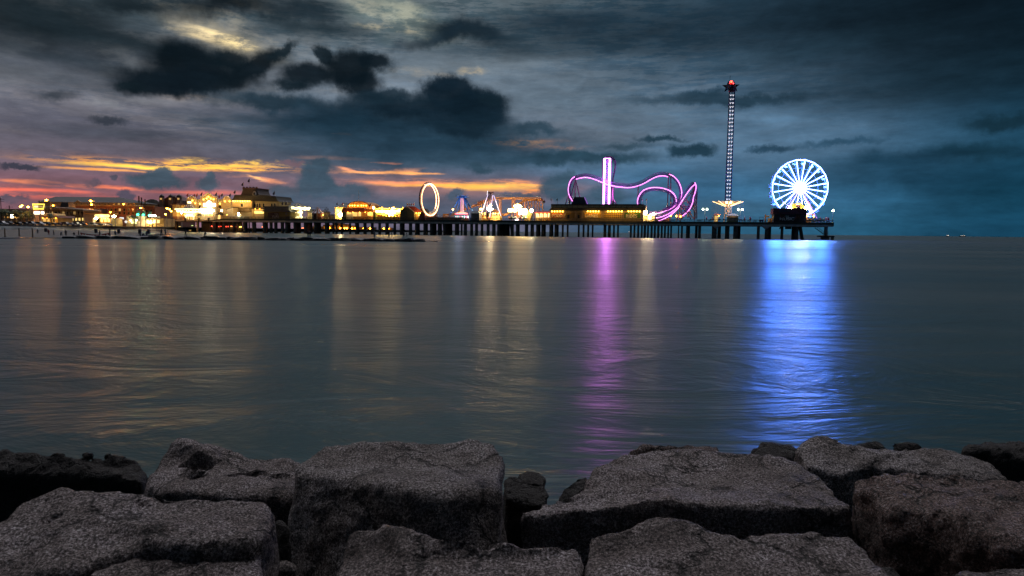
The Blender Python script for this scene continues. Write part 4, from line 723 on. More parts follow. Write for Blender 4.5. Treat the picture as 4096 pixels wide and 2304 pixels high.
def person(k, x, y, D, label, pose='stand', arms=0, rz=0, z=None, c=2, tripod=False):
    a, zz = S(k, x, y, D, LAND); zz = zz if z is None else z
    me = FG[(pose, arms)].copy(); me.materials[0] = CL[c]; o = bpy.data.objects.new('person', me); COL.objects.link(o)
    o.location = (a, D, zz); o.rotation_euler = (0, 0, rz); tag(o, label, 'person', 'people on the groyne and the beach')
    if tripod:
        tx_, ty = a + .7, D - .3; t = thing(LAND, 'camera_tripod', 'camera tripod of the ' + label.split(',')[0], 'tripod', (tx_, ty, zz))
        for q in (0, 2.1, 4.2): MB().tube([(tx_, ty, zz + 1.15), (tx_ + .4 * math.cos(q), ty + .4 * math.sin(q), zz)], .025, 5).build('leg', DARK, t)
        MB().box(tx_ - .09, tx_ + .09, ty - .1, ty + .08, zz + 1.15, zz + 1.36).build('camera', DARK, t)
GZ = .62
person(2, 185, 985, groyne_D(646), 'person standing on the groyne, left of a photographer in grey', c=2, z=GZ, rz=.3)
person(2, 250, 985, groyne_D(662), 'person in a grey shirt photographing from the groyne, near the pier root', arms=1, c=0, z=GZ, tripod=True)
person(2, 575, 985, groyne_D(743), 'person in dark clothes behind a tripod below the swing carousel', arms=1, z=GZ, tripod=True)
person(2, 882, 985, groyne_D(819), 'person crouching with a camera on the groyne', 'sit', 1, rz=1.2, c=0, z=GZ)
person(3, 128, 995, groyne_D(1232), 'dark figure on the groyne, left one of the pair below the striped kiosk', z=GZ)
person(3, 162, 995, groyne_D(1240), 'dark figure on the groyne, right one of the pair below the striped kiosk', z=GZ, rz=.5)
person(3, 1198, 1000, groyne_D(1497), 'person in a pale shirt on the groyne below the neon ride', c=0, z=GZ, rz=-.6)
person(3, 1430, 1000, groyne_D(1555), 'dark person with a tripod on the groyne, left of the barn-roofed hut', arms=1, z=GZ, tripod=True)
person(3, 1668, 1000, groyne_D(1614), 'dark person with a tripod near the tip of the groyne', arms=1, z=GZ, tripod=True)
person(1, 610, 975, 205, 'person in a pale top on the sand between the second and third posts', c=0, z=.05)
person(1, 785, 980, 190, 'person in a red top standing on the sand', c=1, z=.0)
person(1, 870, 980, 185, 'person in a grey shirt holding up a phone on the sand', arms=1, c=0, z=.0, rz=1.0)
person(1, 980, 978, 185, 'person bending over in a pale top on the sand', 'sit', 1, c=0, z=.0, rz=1.2)
person(1, 1062, 978, 180, 'person in dark clothes right of the bending one', c=2, z=.0)
person(1, 1200, 980, 175, 'person crouching left of the red pennants', 'sit', 1, c=2, z=.0)
person(1, 1605, 984, 165, 'dark person walking behind the red pennants', c=2, z=.0, rz=1.5)
person(1, 1860, 980, 168, 'person in a blue top right of the pennant post', c=3, z=.0)
person(1, 2365, 982, 172, 'tall person standing by the tide pool near the pier root', c=3, z=.0)
person(1, 2265, 985, 172, 'person crouching by the tide pool, left one of two', 'sit', 1, c=0, z=.0)
person(1, 2298, 985, 172, 'person crouching by the tide pool, right one of two', 'sit', 1, c=2, z=.0, rz=1)
person(1, 2530, 925, 330, 'distant person below the seawall end, left of a pair', c=2, z=.4)
person(1, 2560, 925, 330, 'distant person below the seawall end, right of a pair', c=2, z=.4)
# wet pools on the beach
m = MB(); m.plan([tuple(gp(u, D_)[:2]) for u, D_ in ((310, 158), (460, 170), (620, 215), (700, 280), (640, 270), (520, 205), (380, 176), (300, 168))], .28, .33)
tag(m.build('tide_pool', bpy.data.materials['sea_water']), kind='structure')
m = MB(); m.plan([tuple(gp(u, D_)[:2]) for u, D_ in ((-80, 130), (100, 141), (230, 146), (280, 152), (180, 152), (0, 143))], .10, .14)
tag(m.build('tide_pool', bpy.data.materials['sea_water']), kind='structure')
# distant shore and its lights, seen between the piles
D = 2600
for i, (u0, u1, vt) in enumerate(((1215, 1290, 905), (1292, 1330, 899), (1335, 1372, 893), (1372, 1395, 896), (1400, 1430, 902), (1436, 1500, 908), (1520, 1570, 911))):
    a, z = LAND.px(u0, vt, D); b, _ = LAND.px(u1, vt, D); t = thing(LAND, 'distant_building', ['long low distant block seen between the pier piles, farthest left', 'distant block left of the tallest far tower', 'tallest far tower seen under the pier', 'second far tower right of the tallest', 'squat far block right of the two towers', 'low far building seen under the neon ride', 'low far building farthest along the shore'][i], 'building', ((a + b) / 2, D, 0))
    MB().box(a, b, D, D + 30, 0, z).build('wall', paint('far_wall', (.05, .06, .07), .9), t)
    for j in range(2): q = a + (b - a) * (.3 + .4 * j); MB().ball((q, D - 3, max(8, z * .25)), 2.2, 6, 4).build('lamp', G_SOD, t)
a, _ = LAND.px(1150, 926, D); b, _ = LAND.px(1640, 926, D); tag(MB().box(a - 900, b, D - 5, D + 900, -1, 2.2).build('far_shore', paint('dark_land', (.03, .035, .03), .9)), kind='structure')
# ship on the horizon
D = 9000
for u, w, lb in ((3850, 26, 'small lit ship on the horizon at the right'), (3790, 12, 'tiny lit boat on the horizon left of the ship'), (2520, 14, 'tiny lit boat seen between the piles below the long building')):
    a, z = LAND.px(u, hor(u) - 1, D); k_ = D / F; t = thing(LAND, 'distant_ship', lb, 'ship', (a, D, 0), 'boats on the horizon')
    MB().prism([(a - w * k_ * .5, 8), (a + w * k_ * .5, 8), (a + w * k_ * .44, -1), (a - w * k_ * .44, -1)], D - 8, D + 8).build('hull', DARK, t)
    MB().box(a + w * k_ * .1, a + w * k_ * .35, D - 5, D + 5, 8.02, 17).build('cabin', WHITE, t)
    for q in (-.3, 0, .25): MB().ball((a + w * k_ * q, D - 9, 14), 2.4, 6, 4).build('lamp', glow('boat_lamp', (1, .85, .7), 3), t)
# ---------------------------------------------------------------- the pier
sL = PIER.px(655, 880)[0]; sR = PIER.px(3336, 895)[0]; sM = S(2, 1180, 730)[0]
pier = thing(PIER, 'pier', 'long pleasure pier on concrete piles running out over the sea', 'pier', (0, 0, 0))
PD = 32
MB().box(sM, sR, 0, PD, 7.45, DECK).build('deck', paint('deck_edge', (.05, .062, .062), .8, var=.2, scale=.3), pier)
zl = S(2, 600, 745)[1]
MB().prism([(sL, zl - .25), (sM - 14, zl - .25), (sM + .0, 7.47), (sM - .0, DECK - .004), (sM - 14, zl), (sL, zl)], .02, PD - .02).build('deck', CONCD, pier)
GIRD = paint('girder_concrete', (.5, .48, .48), .85, var=.25, scale=.3)
seams = [sL] + [S(3, x, 770)[0] for x in (-1800, -960, -235, 890, 1592, 2235)] + [S(4, 1518, 1000)[0], S(5, 2215, 1090)[0], sR]
for a, b in zip(seams[:-1], seams[1:]): MB().box(a + .12, b - .12, .25, .9, 6.45, 7.44).build('girder', GIRD, pier)
MB().box(S(5, 2215, 0)[0], S(6, 140, 0)[0], -.1, .24, 6.9, 7.4).build('girder', GIRD, pier)
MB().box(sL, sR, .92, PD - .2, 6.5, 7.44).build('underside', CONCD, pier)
# piles: the gaps seen between them, then a pile or two for each dark run
gaps = {2: [(935, 950), (975, 1000), (1095, 1105), (1130, 1165), (1208, 1225), (1245, 1260), (1280, 1320), (1370, 1380), (1415, 1490), (1560, 1580), (1600, 1640), (1700, 1810), (1888, 1920), (1965, 1995), (2043, 2100), (2150, 2170), (2250, 2305), (2415, 2470)],
        3: [(20, 75), (185, 215), (325, 395), (465, 515), (545, 565), (597, 652), (682, 785), (815, 880), (945, 1015), (1065, 1135), (1180, 1255), (1297, 1370), (1423, 1500), (1540, 1600), (1677, 1747), (1800, 1845), (1922, 1980), (2052, 2085), (2190, 2210), (2280, 2300), (2445, 2487)],
        4: [(37, 93), (180, 215), (252, 275), (345, 408), (470, 508), (572, 625), (682, 747), (812, 860), (935, 963), (1225, 1245), (1312, 1350), (1430, 1535), (1608, 1652), (1727, 1767), (1860, 1875), (1970, 2040), (2125, 2147), (2235, 2298), (2340, 2400)],
        5: [(40, 52), (120, 168), (232, 245), (305, 355), (383, 427), (455, 590), (618, 660), (690, 728), (758, 795), (822, 968), (1012, 1033), (1078, 1108), (1138, 1168), (1197, 1357), (1388, 1410), (1440, 1465), (1497, 1520), (1548, 1560), (1597, 1610), (1640, 1662), (1695, 1710), (1742, 1758), (1795, 1812), (1843, 1860), (1890, 1910), (1937, 1952), (1980, 2065), (2085, 2110), (2140, 2185), (2245, 2255)]}
G = []
for k_, L_ in gaps.items():
    a, b, c_ = ZM[k_]
    for x0, x1 in L_:
        u0, u1 = a + x0 * c_, a + x1 * c_
        if not G or u0 > G[-1][1] + 2: G.append((u0, u1))
rows = 0; back = MB(); rear = []; rd = random.Random(5); front = []
for (a0, a1), (b0, b1) in zip(G[:-1], G[1:]):
    w = b0 - a1
    if w < 2: continue
    if w <= 15: front.append((a1, b0))
    else:
        front.append((a1, a1 + 11)); rest = w - 11; n_ = max(1, int(rest / 11)); st = (w - 11) / n_
        for i in range(n_):
            q0 = a1 + 11 + i * st - 1.0; q1 = a1 + 11 + (i + 1) * st; dd = (9, 18, 26)[i % 3]
            s0 = PIER.px(q0, 930, dd)[0]; s1 = PIER.px(q1, 930, dd)[0]
            rear.append((s0, s1, dd))
PILE = paint('pile_concrete', (.15, .14, .13), .85, var=.4, scale=.5)
for u0, u1 in front:
    s0 = PIER.px(u0, 930, 1.4)[0]; s1 = PIER.px(u1, 930, 1.4)[0]
    MB().lathe(((s0 + s1) / 2, 2.0), [((s1 - s0) / 2, -1), ((s1 - s0) / 2 * .98, 6.5)], 12).build('pile', PILE, pier, True)
rear.sort(key=lambda r_: r_[2]); room = 98 - len(front)
for i, (s0, s1, dd) in enumerate(rear):
    m = MB() if i < room else back; m.lathe(((s0 + s1) / 2, dd + .8), [((s1 - s0) / 2, -1), ((s1 - s0) / 2, 6.5)], 12)
    if i < room: m.build('pile', PILE, pier, True)
if back.v: o = back.build('rear_piles', PILE, pier, True); o['kind'] = 'stuff'
print('PILES', len(front), len(rear))
for k_, a, b, sl in ((4, 1245, 1262, 1), (4, 1365, 1428, 1), (3, 2305, 2335, -1)):    # raking braces
    p0 = S(k_, a, 1035 if k_ == 4 else 800, 3); p1 = S(k_, b, 1260 if k_ == 4 else 965, 3)
    MB().tube([(p0[0], 3, 6.5), (p1[0] + .4 * sl, 3, -1)], .42, 8).build('raking_pile', PILE, pier, True)
# columns of the newer end
for x0, x1, d_ in ((0, 40, 4), (45, 90, 1.6), (248, 325, 1.4), (330, 384, 6), (443, 510, 2), (565, 632, 2), (625, 672, 12), (912, 957, 1.4), (1030, 1085, 1.6), (1062, 1125, 8), (1262, 1305, 1.6), (1466, 1530, 3)):
    s0, s1, _, _ = W2(6, x0, x1, 1200, 1200, d_); MB().lathe(((s0 + s1) / 2, d_ + (s1 - s0) / 2), [((s1 - s0) / 2, -1), ((s1 - s0) / 2, 6.5)], 14).build('column', PILE, pier, True)
for (xa, xb, ya, yb) in ((1450, 1440, 1140, 1320), (1545, 1585, 1140, 1320)):
    p0 = S(6, xa, ya, 6); p1 = S(6, xb, yb, 6); MB().tube([(p0[0], 6, 6.5), (p1[0], 6, -1)], .85, 8).build('raking_pile', PILE, pier, True)
for xa in (310, 1040):       # haunched crossheads
    m = MB(); m.prism([(S(6, xa - 65, 1110, .3)[0], 6.46), (S(6, xa + 90, 1110, .3)[0], 6.46), (S(6, xa + 30, 1150, .3)[0], 5.7), (S(6, xa + 15, 1160, .3)[0], 5.2), (S(6, xa - 15, 1160, .3)[0], 5.2), (S(6, xa - 25, 1150, .3)[0], 5.7)], .3, 2.8); m.build('crosshead', GIRD, pier)
q = W2(6, 1915, 2045, 1115, 1140, .3); MB().prism([(q[0], 6.5), (q[1], 7.44), (q[1], 6.9), (q[0] + 1, 6.2)], .3, 3).build('crosshead', GIRD, pier)
q = W2(6, 1340, 1420, 1142, 1165, 2); MB().box(q[0], q[1], 2, 6, q[2], 6.48).build('service_box', DARK, pier)
MB().tube([(S(6, 1245, 1160, .6)[0], .6, S(6, 1245, 1160, .6)[1]), (S(6, 1275, 1140, .6)[0], .8, 6.6)], .35, 8).build('drain_pipe', DARK, pier)
# concrete frontage under the entrance end
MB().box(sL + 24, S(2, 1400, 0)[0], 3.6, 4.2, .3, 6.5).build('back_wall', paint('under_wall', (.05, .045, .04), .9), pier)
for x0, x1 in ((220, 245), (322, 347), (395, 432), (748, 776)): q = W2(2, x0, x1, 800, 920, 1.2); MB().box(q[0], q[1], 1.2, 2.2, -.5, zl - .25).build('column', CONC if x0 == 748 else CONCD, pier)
for x, y, w, mt in ((460, 825, 30, G_WINS), (665, 810, 26, glow('sign_green', (.7, .9, .3), 1.6)), (735, 812, 12, G_WINS), (630, 885, 30, G_WIN), (985, 822, 14, G_RED), (1100, 825, 10, G_RED), (1130, 822, 12, G_RED), (1218, 825, 14, G_RED), (1250, 825, 10, G_RED), (1295, 822, 26, glow('lamp_orange', (1, .22, .06), 6)), (1375, 828, 8, G_RED), (1440, 830, 26, G_WARM), (1800, 832, 22, glow('lamp_orange', (1, .22, .06), 6)), (2440, 850, 60, glow('lamp_orange', (1, .22, .06), 6))):
    q = W2(2, x, x + w, y, y + 9, 3.3); MB().box(q[0], q[1], 3.35, 3.5, q[2], q[3]).build('under_light', mt, pier)
for x in (720, 1290, 1440): a, z = S(2, x, 850, 2.6); lamp(pier, (a, 2.6, z), 500, WARMC, .3)
# railing
def railing(s0, s1, z, d_, h=1.12, n=4, st=2.4):
    m = MB()
    for i in range(n): zz = z + h * (i + 1) / n; m.tube([(s0, d_, zz), (s1, d_, zz)], .05 if i < n - 1 else .08, 5)
    k_ = max(1, int((s1 - s0) / st))
    for i in range(k_ + 1): a = s0 + (s1 - s0) * i / k_; m.box(a - .06, a + .06, d_ - .06, d_ + .06, z, z + h + .05)
    return m
railing(sM, sR - .2, DECK, .3).build('railing', DARK, pier); railing(sL, sM - 14, zl, .3).build('railing', DARK, pier)
m = MB(); m.tube([(sR - .2, .3, DECK + 1.12), (sR - .2, PD - 1, DECK + 1.12)], .08); m.tube([(sR - .2, .3, DECK + .6), (sR - .2, PD - 1, DECK + .6)], .05); m.build('railing', DARK, pier)
for x in (350, 565, 785, 940): q = W2(2, x - 12, x + 12, 700, 745, .1); MB().box(q[0], q[1], .05, .8, zl, q[3]).frustum(q[0] - .15, q[1] + .15, -.1, .95, q[3], q[3] + .4, .4, .35).build('rail_pier', DARK, pier)
# landing stage at the end
q = W2(6, 1845, 2055, 1262, 1282, .4)
t = thing(PIER, 'landing_stage', 'low concrete landing stage with stair at the seaward end of the pier', 'landing stage', ((q[0] + q[1]) / 2, 2, 0))
MB().box(q[0], q[1], .4, 9, q[2], q[3]).build('platform', CONCD, t)
for x0, x1 in ((1862, 1978), (2015, 2045)): w = W2(6, x0, x1, 1285, 1330, .8); MB().box(w[0], w[1], .8, 3.5, -1, q[2] - .01).build('leg', PILE, t)
w = W2(6, 1908, 1952, 1140, 1260, 3.2); MB().lathe(((w[0] + w[1]) / 2, 3.9), [(.85, q[3]), (.85, 6.5)], 12).build('column', GIRD, t, True)
a = S(6, 1765, 1142, 1.5); b = S(6, 1885, 1228, 1.5); e_ = S(6, 1955, 1228, 1.5)
m = MB(); m.prism([(a[0], a[1]), (b[0], b[1]), (e_[0], e_[1]), (e_[0], e_[1] - .25), (b[0], b[1] - .3), (a[0], a[1] - .3)], .8, 2.1); m.build('stair', DARK, t)
m = MB()
for h_ in (.5, 1.05): m.tube([(a[0] + .3, .8, a[1] + h_), (b[0], .8, b[1] + h_), (e_[0], .8, e_[1] + h_)], .06)
for f in (0, .25, .5, .75, 1): x_ = a[0] + (b[0] - a[0]) * f; z_ = a[1] + (b[1] - a[1]) * f; m.tube([(x_, .8, z_), (x_, .8, z_ + 1.05)], .05)
m.tube([(b[0], .8, q[3]), (b[0], .8, b[1])], .08); m.tube([(e_[0], .8, q[3]), (e_[0], .8, e_[1] + 1.05)], .08); m.build('stair_rail', DARK, t)

# ---------------------------------------------------------------- lamps on the pier
def globe_lamp(k, x, y, d_, label, two=True, lit=True, r=.42, power=700, zb=DECK, span=3.6, mat=G_LAMPW):
    a, z = S(k, x, y, d_); t = thing(PIER, 'lamp_post', label, 'lamp post', (a, d_, zb), 'lamp posts along the pier')
    MB().tube([(a, d_, zb), (a, d_, zb + 1.0), (a, d_, z + 1.4)], [.22, .12, .08], 8).build('pole', GREYP if lit else DARK, t)
    if two: MB().tube([(a - span, d_, z + .35), (a - span * .5, d_, z + .75), (a, d_, z + .5), (a + span * .5, d_, z + .75), (a + span, d_, z + .35)], .07).build('arm', DARK, t)
    for sx in ((-1, 1) if two else (0,)):
        MB().lathe((a + sx * span, d_), [(.1, z + r), (r, z), (r * .7, z - r * .8), (.1, z - r)], 10).build('globe', mat if lit else DARK, t, True)
    if lit and power: lamp(t, (a, d_ - .8, z - .8), power * (2 if two else 1), (.9, 1, .75), .4)
globe_lamp(6, 148, 872, 6, 'double-globe lamp post between the coaster and the tall swing tower', span=1.0)
globe_lamp(6, 667, 875, 6, 'double-globe lamp post just right of the tall swing tower', span=1.0)
globe_lamp(6, 2033, 890, 4, 'single bright lamp post at the very end of the pier', False, r=.5)
globe_lamp(3, 428, 550, 3, 'unlit double lamp post between the striped kiosk and the restaurant', lit=False, span=.9)
globe_lamp(4, 640, 703, 8, 'short double-headed lamp left of the white-legged ride', span=.35, r=.5, mat=G_WARM)
globe_lamp(4, 60, 710, 8, 'single lamp post between the legs of the blue ride', False, r=.45, mat=G_WARM)
globe_lamp(4, 1935, 545, 10, 'tall pole with a round unlit disc at the right end of the yellow coaster', False, False, r=.95)
globe_lamp(4, 1680, 728, 5, 'very bright lamp left of the red-roofed pavilion', False, r=.85, power=2500, mat=G_WHT)
globe_lamp(5, 1590, 915, 4, 'very bright floodlight at the right corner of the long building', False, r=.95, power=2500, mat=G_WHT)
globe_lamp(5, 1705, 945, 5, 'bright lamp over the ticket hut right of the long building', False, r=.55, power=1200, mat=G_WHT)
globe_lamp(6, 1395, 850, 12, 'left one of two floodlights beneath the big wheel', False, r=.95, power=2500, mat=G_WHT)
globe_lamp(6, 1640, 850, 12, 'right one of two floodlights beneath the big wheel', False, r=.95, power=2500, mat=G_WHT)
globe_lamp(6, 1675, 860, 3, 'small curved lamp right of the floodlights', False, r=.35, power=400, mat=G_WARM)
globe_lamp(6, 345, 965, 9, 'small orange lamp at the left ticket hut by the swing tower', False, r=.35, power=500, mat=G_SOD)
for x, y, lb in ((1960, 965, 'small orange lamp under the coaster, left one'), (2042, 972, 'small orange lamp under the coaster, middle one'), (2105, 978, 'small orange lamp under the coaster, right one')): globe_lamp(5, x, y, 7, lb, False, r=.3, power=300, mat=G_SOD)
globe_lamp(2, 1025, 572, 3, 'warm lamp post right of the white sign boards', False, r=.4, power=500, zb=zl, mat=G_WHT)
globe_lamp(2, 1157, 573, 3, 'warm lamp post before the right curved gable', False, r=.45, power=500, zb=zl, mat=G_WHT)
globe_lamp(2, 505, 612, 4, 'small lamp left under the swing carousel canopy', False, r=.35, power=300, zb=zl, mat=G_WHT)
globe_lamp(2, 1425, 628, 3, 'bright lamp in front of the board shed', False, r=.65, power=1200, zb=zl, mat=G_WHT)

# ---------------------------------------------------------------- entrance building with three curved gables
def flag(k, x, y0, y1, d_, label, mat, w=1.6):
    a, z1 = S(k, x, y0, d_); z0 = S(k, x, y1, d_)[1]
    t = thing(PIER, 'flag', label, 'flag', (a, d_, z0), 'flags along the pier roofs'); MB().tube([(a, d_, z0), (a, d_, z1)], .09).build('pole', WHITE, t)
    MB().prism([(a - .09, z1 - .1), (a - .09, z1 - 1.3 * w), (a - w * .6, z1 - 1.55 * w), (a - w, z1 - 1.05 * w), (a - w * .5, z1 - .5 * w)], d_ - .04, d_ + .04).build('cloth', mat, t)
FR = paint('flag_red', (.5, .08, .07), .7); FD = paint('flag_dark', (.06, .05, .10), .7)
D1 = 16
q = W2(2, 590, 1305, 390, None, D1)
t = thing(PIER, 'entrance_building', 'cream entrance building with three curved gables and a glowing round sign', 'building', ((q[0] + q[1]) / 2, D1, DECK))
MB().box(q[0] + .02, q[1], D1, D1 + 14, zl, q[3]).build('wall', CREAM, t)
def gable(x0, x1, ys, yt, shoulders, name='gable'):
    a0, a1, zb_, _ = W2(2, x0, x1, ys, 735, D1 - .8); zs = S(2, x0, ys, D1 - .8)[1]; zt = S(2, (x0 + x1) / 2, yt, D1 - .8)[1]; w_ = (a1 - a0)
    pts = [(a0, zl)]; 
    if shoulders: pts += [(a0, zs), (a0 + w_ * .16, zs)]; in0, in1 = a0 + w_ * .18, a1 - w_ * .18
    else: pts += [(a0, zs), (a0 + w_ * .1, zs)]; in0, in1 = a0 + w_ * .1, a1 - w_ * .1
    n_ = 14
    for i in range(n_ + 1):
        f = i / n_; h_ = math.sin(math.pi * f) ** (.55 if not shoulders else .9); pts.append((in0 + (in1 - in0) * f, zs + (zt - zs) * h_))
    pts += [(a1, zs), (a1, zl)]
    g_ = MB().prism(pts, D1 - .9, D1 - .02).build(name, CREAM, t)
    tr = [(x_, D1 - 1.0, z_ + .1) for x_, z_ in pts[1:-1]]; MB().tube(tr, .28, 6).build('coping', WHITE, g_, True)
gable(595, 760, 385, 345, False); gable(818, 1078, 352, 297, True); gable(1178, 1305, 385, 343, False)
for x, y in ((680, 412), (728, 455), (800, 462), (1125, 460), (1205, 425), (1280, 425), (862, 392), (912, 376), (938, 352), (978, 376), (1022, 392)):
    a, z = S(2, x, y, D1 - 1.5); bulbs(t, [(a, D1 - 1.5, z)], r=.26, power=170, out=2.6)
for x in (805, 1122): a, z = S(2, x, 513, D1 - .3); MB().prism([(a + .95 * math.cos(R(q_)), z + .95 * math.sin(R(q_))) for q_ in range(0, 360, 20)], D1 - .25, D1 - .02).build('round_window', GLASSD, t)
a, z = S(2, 943, 475, D1 - 1.6)
sg = MB().prism([(a + 1.95 * math.cos(R(q_)), z + 2.35 * math.sin(R(q_))) for q_ in range(0, 360, 12)], D1 - 1.06, D1 - .91).build('round_sign', G_SIGN, t)
q = W2(2, 848, 1042, 455, 503, D1 - 1.8); MB().box(q[0], q[1], D1 - 1.12, D1 - 1.065, q[2], q[3]).build('sign_bar', G_SIGN, sg)
q = W2(2, 908, 945, 493, 512, D1 - 1.8); MB().prism([(q[0], q[3]), (q[1], q[3]), ((q[0] + q[1]) / 2 + .4, q[2])], D1 - 1.16, D1 - 1.125).build('emblem', paint('emblem_teal', (.10, .25, .25), .5), sg)
lamp(t, (a, D1 - 9, z - 3), 1500, (1, .75, .35), 1)
a, z = S(2, 912, 570, D1 - 2); text('hrimpco', 2.0, (a, D1 - 2.2, z), G_SIGN, t, 'neon_word', .15, bold=.06, sx=1.35)
q = W2(2, 832, 998, 578, 617, D1 - 2); bx = MB().box(q[0], q[1], D1 - 2.3, D1 - 1.6, q[2], q[3]).build('light_box', G_SIGN, t)
for x in (845, 868, 872): w = W2(2, x, x + 5, 580, 612, D1 - 2.3); MB().box(w[0], w[1], D1 - 2.36, D1 - 2.305, w[2], w[3]).build('mark', TAN, bx)
q = W2(2, 770, 1180, 620, None, D1 - 3)
for i, x in enumerate(range(835, 1040, 30)): a_, z_ = S(2, x, 625, D1 - 3); MB().box(a_ - .3, a_ + .3, D1 - 3, D1 - 2.5, zl, z_).build('column', WHITE, t)
windows(t, 2, [600, 660, 720, 870, 915, 960, 1000, 1100, 1200, 1260], 640, 715, 34, D1 - .05, lambda i: True, G_WINS, PIER, YEL)
for x0, x1, y0, y1 in ((770, 830, 625, 655), (1085, 1160, 605, 645)): q = W2(2, x0, x1, y0, y1, D1 - 2.5); MB().frustum(q[0], q[1], D1 - 4, D1 - .1, q[2], q[3], .8, 1.2).build('awning', ROOFD, t)
for x in (560, 640, 720, 880, 940, 1000, 1120, 1240): a_, z_ = S(2, x, 640, D1 - 3.2); bulbs(t, [(a_, D1 - 3.2, z_)], r=.22, power=110)
for x, y0, y1, lb, mt in ((617, 290, 375, 'red flag at the left end of the entrance roof', FR), (723, 298, 360, 'red flag right of the left curved gable', FR), (768, 290, 385, 'red flag on the wall left of the central gable', FR), (842, 272, 350, 'flag on the left shoulder of the central gable', FD), (1078, 275, 350, 'dark flag on the right shoulder of the central gable', FD), (1130, 310, 385, 'red flag right of the central gable', FR), (1172, 285, 385, 'dark flag left of the right curved gable', FD), (1300, 290, 345, 'dark flag between the right gable and the mansard house', FD)):
    flag(2, x, y0, y1, D1 + 1, lb, mt)
# gate pillars
for x0, x1, yt, lb in ((365, 432, 480, 'yellow square pillar with brick base at the pier gate, taller front one'), (472, 510, 488, 'yellow square pillar with brick base at the pier gate, rear one')):
    q = W2(2, x0, x1, yt, 735, 6 if x0 < 400 else 12); d_ = 6 if x0 < 400 else 12
    t = thing(PIER, 'gate_pillar', lb, 'pillar', ((q[0] + q[1]) / 2, d_, zl)); zb_ = zl; zm = S(2, x0, 665, d_)[1]
    MB().box(q[0], q[1], d_, d_ + 3, zm, q[3]).build('shaft', YEL, t); MB().box(q[0] - .05, q[1] + .05, d_ - .05, d_ + 3.05, zb_, zm).build('brick_base', BRICK, t)
    MB().box(q[0] - .4, q[1] + .4, d_ - .4, d_ + 3.4, q[3], q[3] + .7).build('cap', TERRA, t); MB().tube([(q[0] + 1, d_ + 1, q[3] + .7), (q[0] + 1, d_ + 1, q[3] + 6)], .12).build('mast', DARK, t)
    a_, z_ = (q[0] + q[1]) / 2, zm + 1; lamp(t, (a_, d_ - 2.5, zl + 3), 600, WARMC, .3)
# ---------------------------------------------------------------- swing carousel by the entrance
def ring(c, z, r, tr, n=32, wav=0.0, k_=0, m=None):
    m = m or MB(); return m.tube([(c[0] + r * math.cos(2 * math.pi * i / n), c[1] + r * math.sin(2 * math.pi * i / n), z + wav * math.sin(k_ * 2 * math.pi * i / n)) for i in range(n)], tr, 6, True)
GCAR = glow('carousel_bulbs', (1, .84, .36), 4.5)
a, z = S(2, 637, 560, 8); c_ = (a, 8)
t = thing(PIER, 'swing_carousel', 'brightly lit swing carousel with grey striped cone roof before the entrance gables', 'carousel', (a, 8, zl))
zt = S(2, 637, 440, 8)[1]; zc = S(2, 637, 535, 8)[1]; zr_ = S(2, 637, 575, 8)[1]; zn = S(2, 637, 610, 8)[1]; zk = S(2, 637, 660, 8)[1]
RS = S(2, 820, 560, 8)[0] - a
m = MB(); n_ = 24
for par, nm, mt in ((0, 'roof_stripe', paint('canvas_grey', (.22, .20, .19), .8)), (1, 'roof_stripe', paint('canvas_pale', (.5, .46, .38), .8))):
    m = MB()
    for i in range(par, n_, 2):
        a0, a1 = 2 * math.pi * i / n_, 2 * math.pi * (i + 1) / n_
        pts = [(c_[0] + rr * math.cos(q_), c_[1] + rr * math.sin(q_), zz) for q_, rr, zz in ((a0, 3.6, zc), (a1, 3.6, zc), (a1, .9, zt - .6), (a0, .9, zt - .6))]
        m.add(pts + [(p[0], p[1], p[2] - .12) for p in pts], [(0, 1, 2, 3), (4, 7, 6, 5), (0, 4, 5, 1), (1, 5, 6, 2), (2, 6, 7, 3), (3, 7, 4, 0)])
    m.build(nm, mt, t)
MB().lathe(c_, [(.9, zt - .6), (1.2, zt - .2), (1.0, zt + .4), (.3, zt + .6)], 14).build('crown', GCAR, t)
for i in range(12):
    q_ = 2 * math.pi * (i + .5) / 12; cx_, cy_ = c_[0] + (RS - 1.2) * math.cos(q_), c_[1] + (RS - 1.2) * math.sin(q_)
    tv = Vector((-math.sin(q_), math.cos(q_), 0)); m = MB(); m.tube([(cx_ + tv.x * 1.25 * math.cos(R(w)), cy_ + tv.y * 1.25 * math.cos(R(w)), zr_ + .75 * math.sin(R(w))) for w in range(0, 360, 24)], .26, 6, True)
    m.build('lit_oval', GCAR, t, True)
ring(c_, zr_ + .8, RS, .22).build('lit_rim', GCAR, t, True)
MB().lathe(c_, [(RS - .5, zr_ + .2), (RS - .4, zr_ + 1.0), (3.4, zc + .1), (3.0, zc - .4), (RS - 1.2, zr_ + .1)], 32).build('canopy', CREAM, t)
for i in range(10):
    q_ = 2 * math.pi * i / 10; MB().tube([(c_[0] + 3.6 * math.cos(q_), c_[1] + 3.6 * math.sin(q_), zr_ - .3), (c_[0] + 3.2 * math.cos(q_ + .2), c_[1] + 3.2 * math.sin(q_ + .2), zr_ - 1.2), (c_[0] + 1.9 * math.cos(q_ + .3), c_[1] + 1.9 * math.sin(q_ + .3), zn)], .15).build('lit_rib', GCAR, t, True)
for zz, rr in ((zn, 2.6), (zn - .9, 2.0), (zn - 1.7, 1.7), (zk, 2.7)): ring(c_, zz, rr, .2).build('lit_ring', GCAR, t, True)
MB().lathe(c_, [(1.3, zl), (1.3, zk), (1.6, zn), (2.4, zr_)], 16).build('centre_drum', YEL, t)
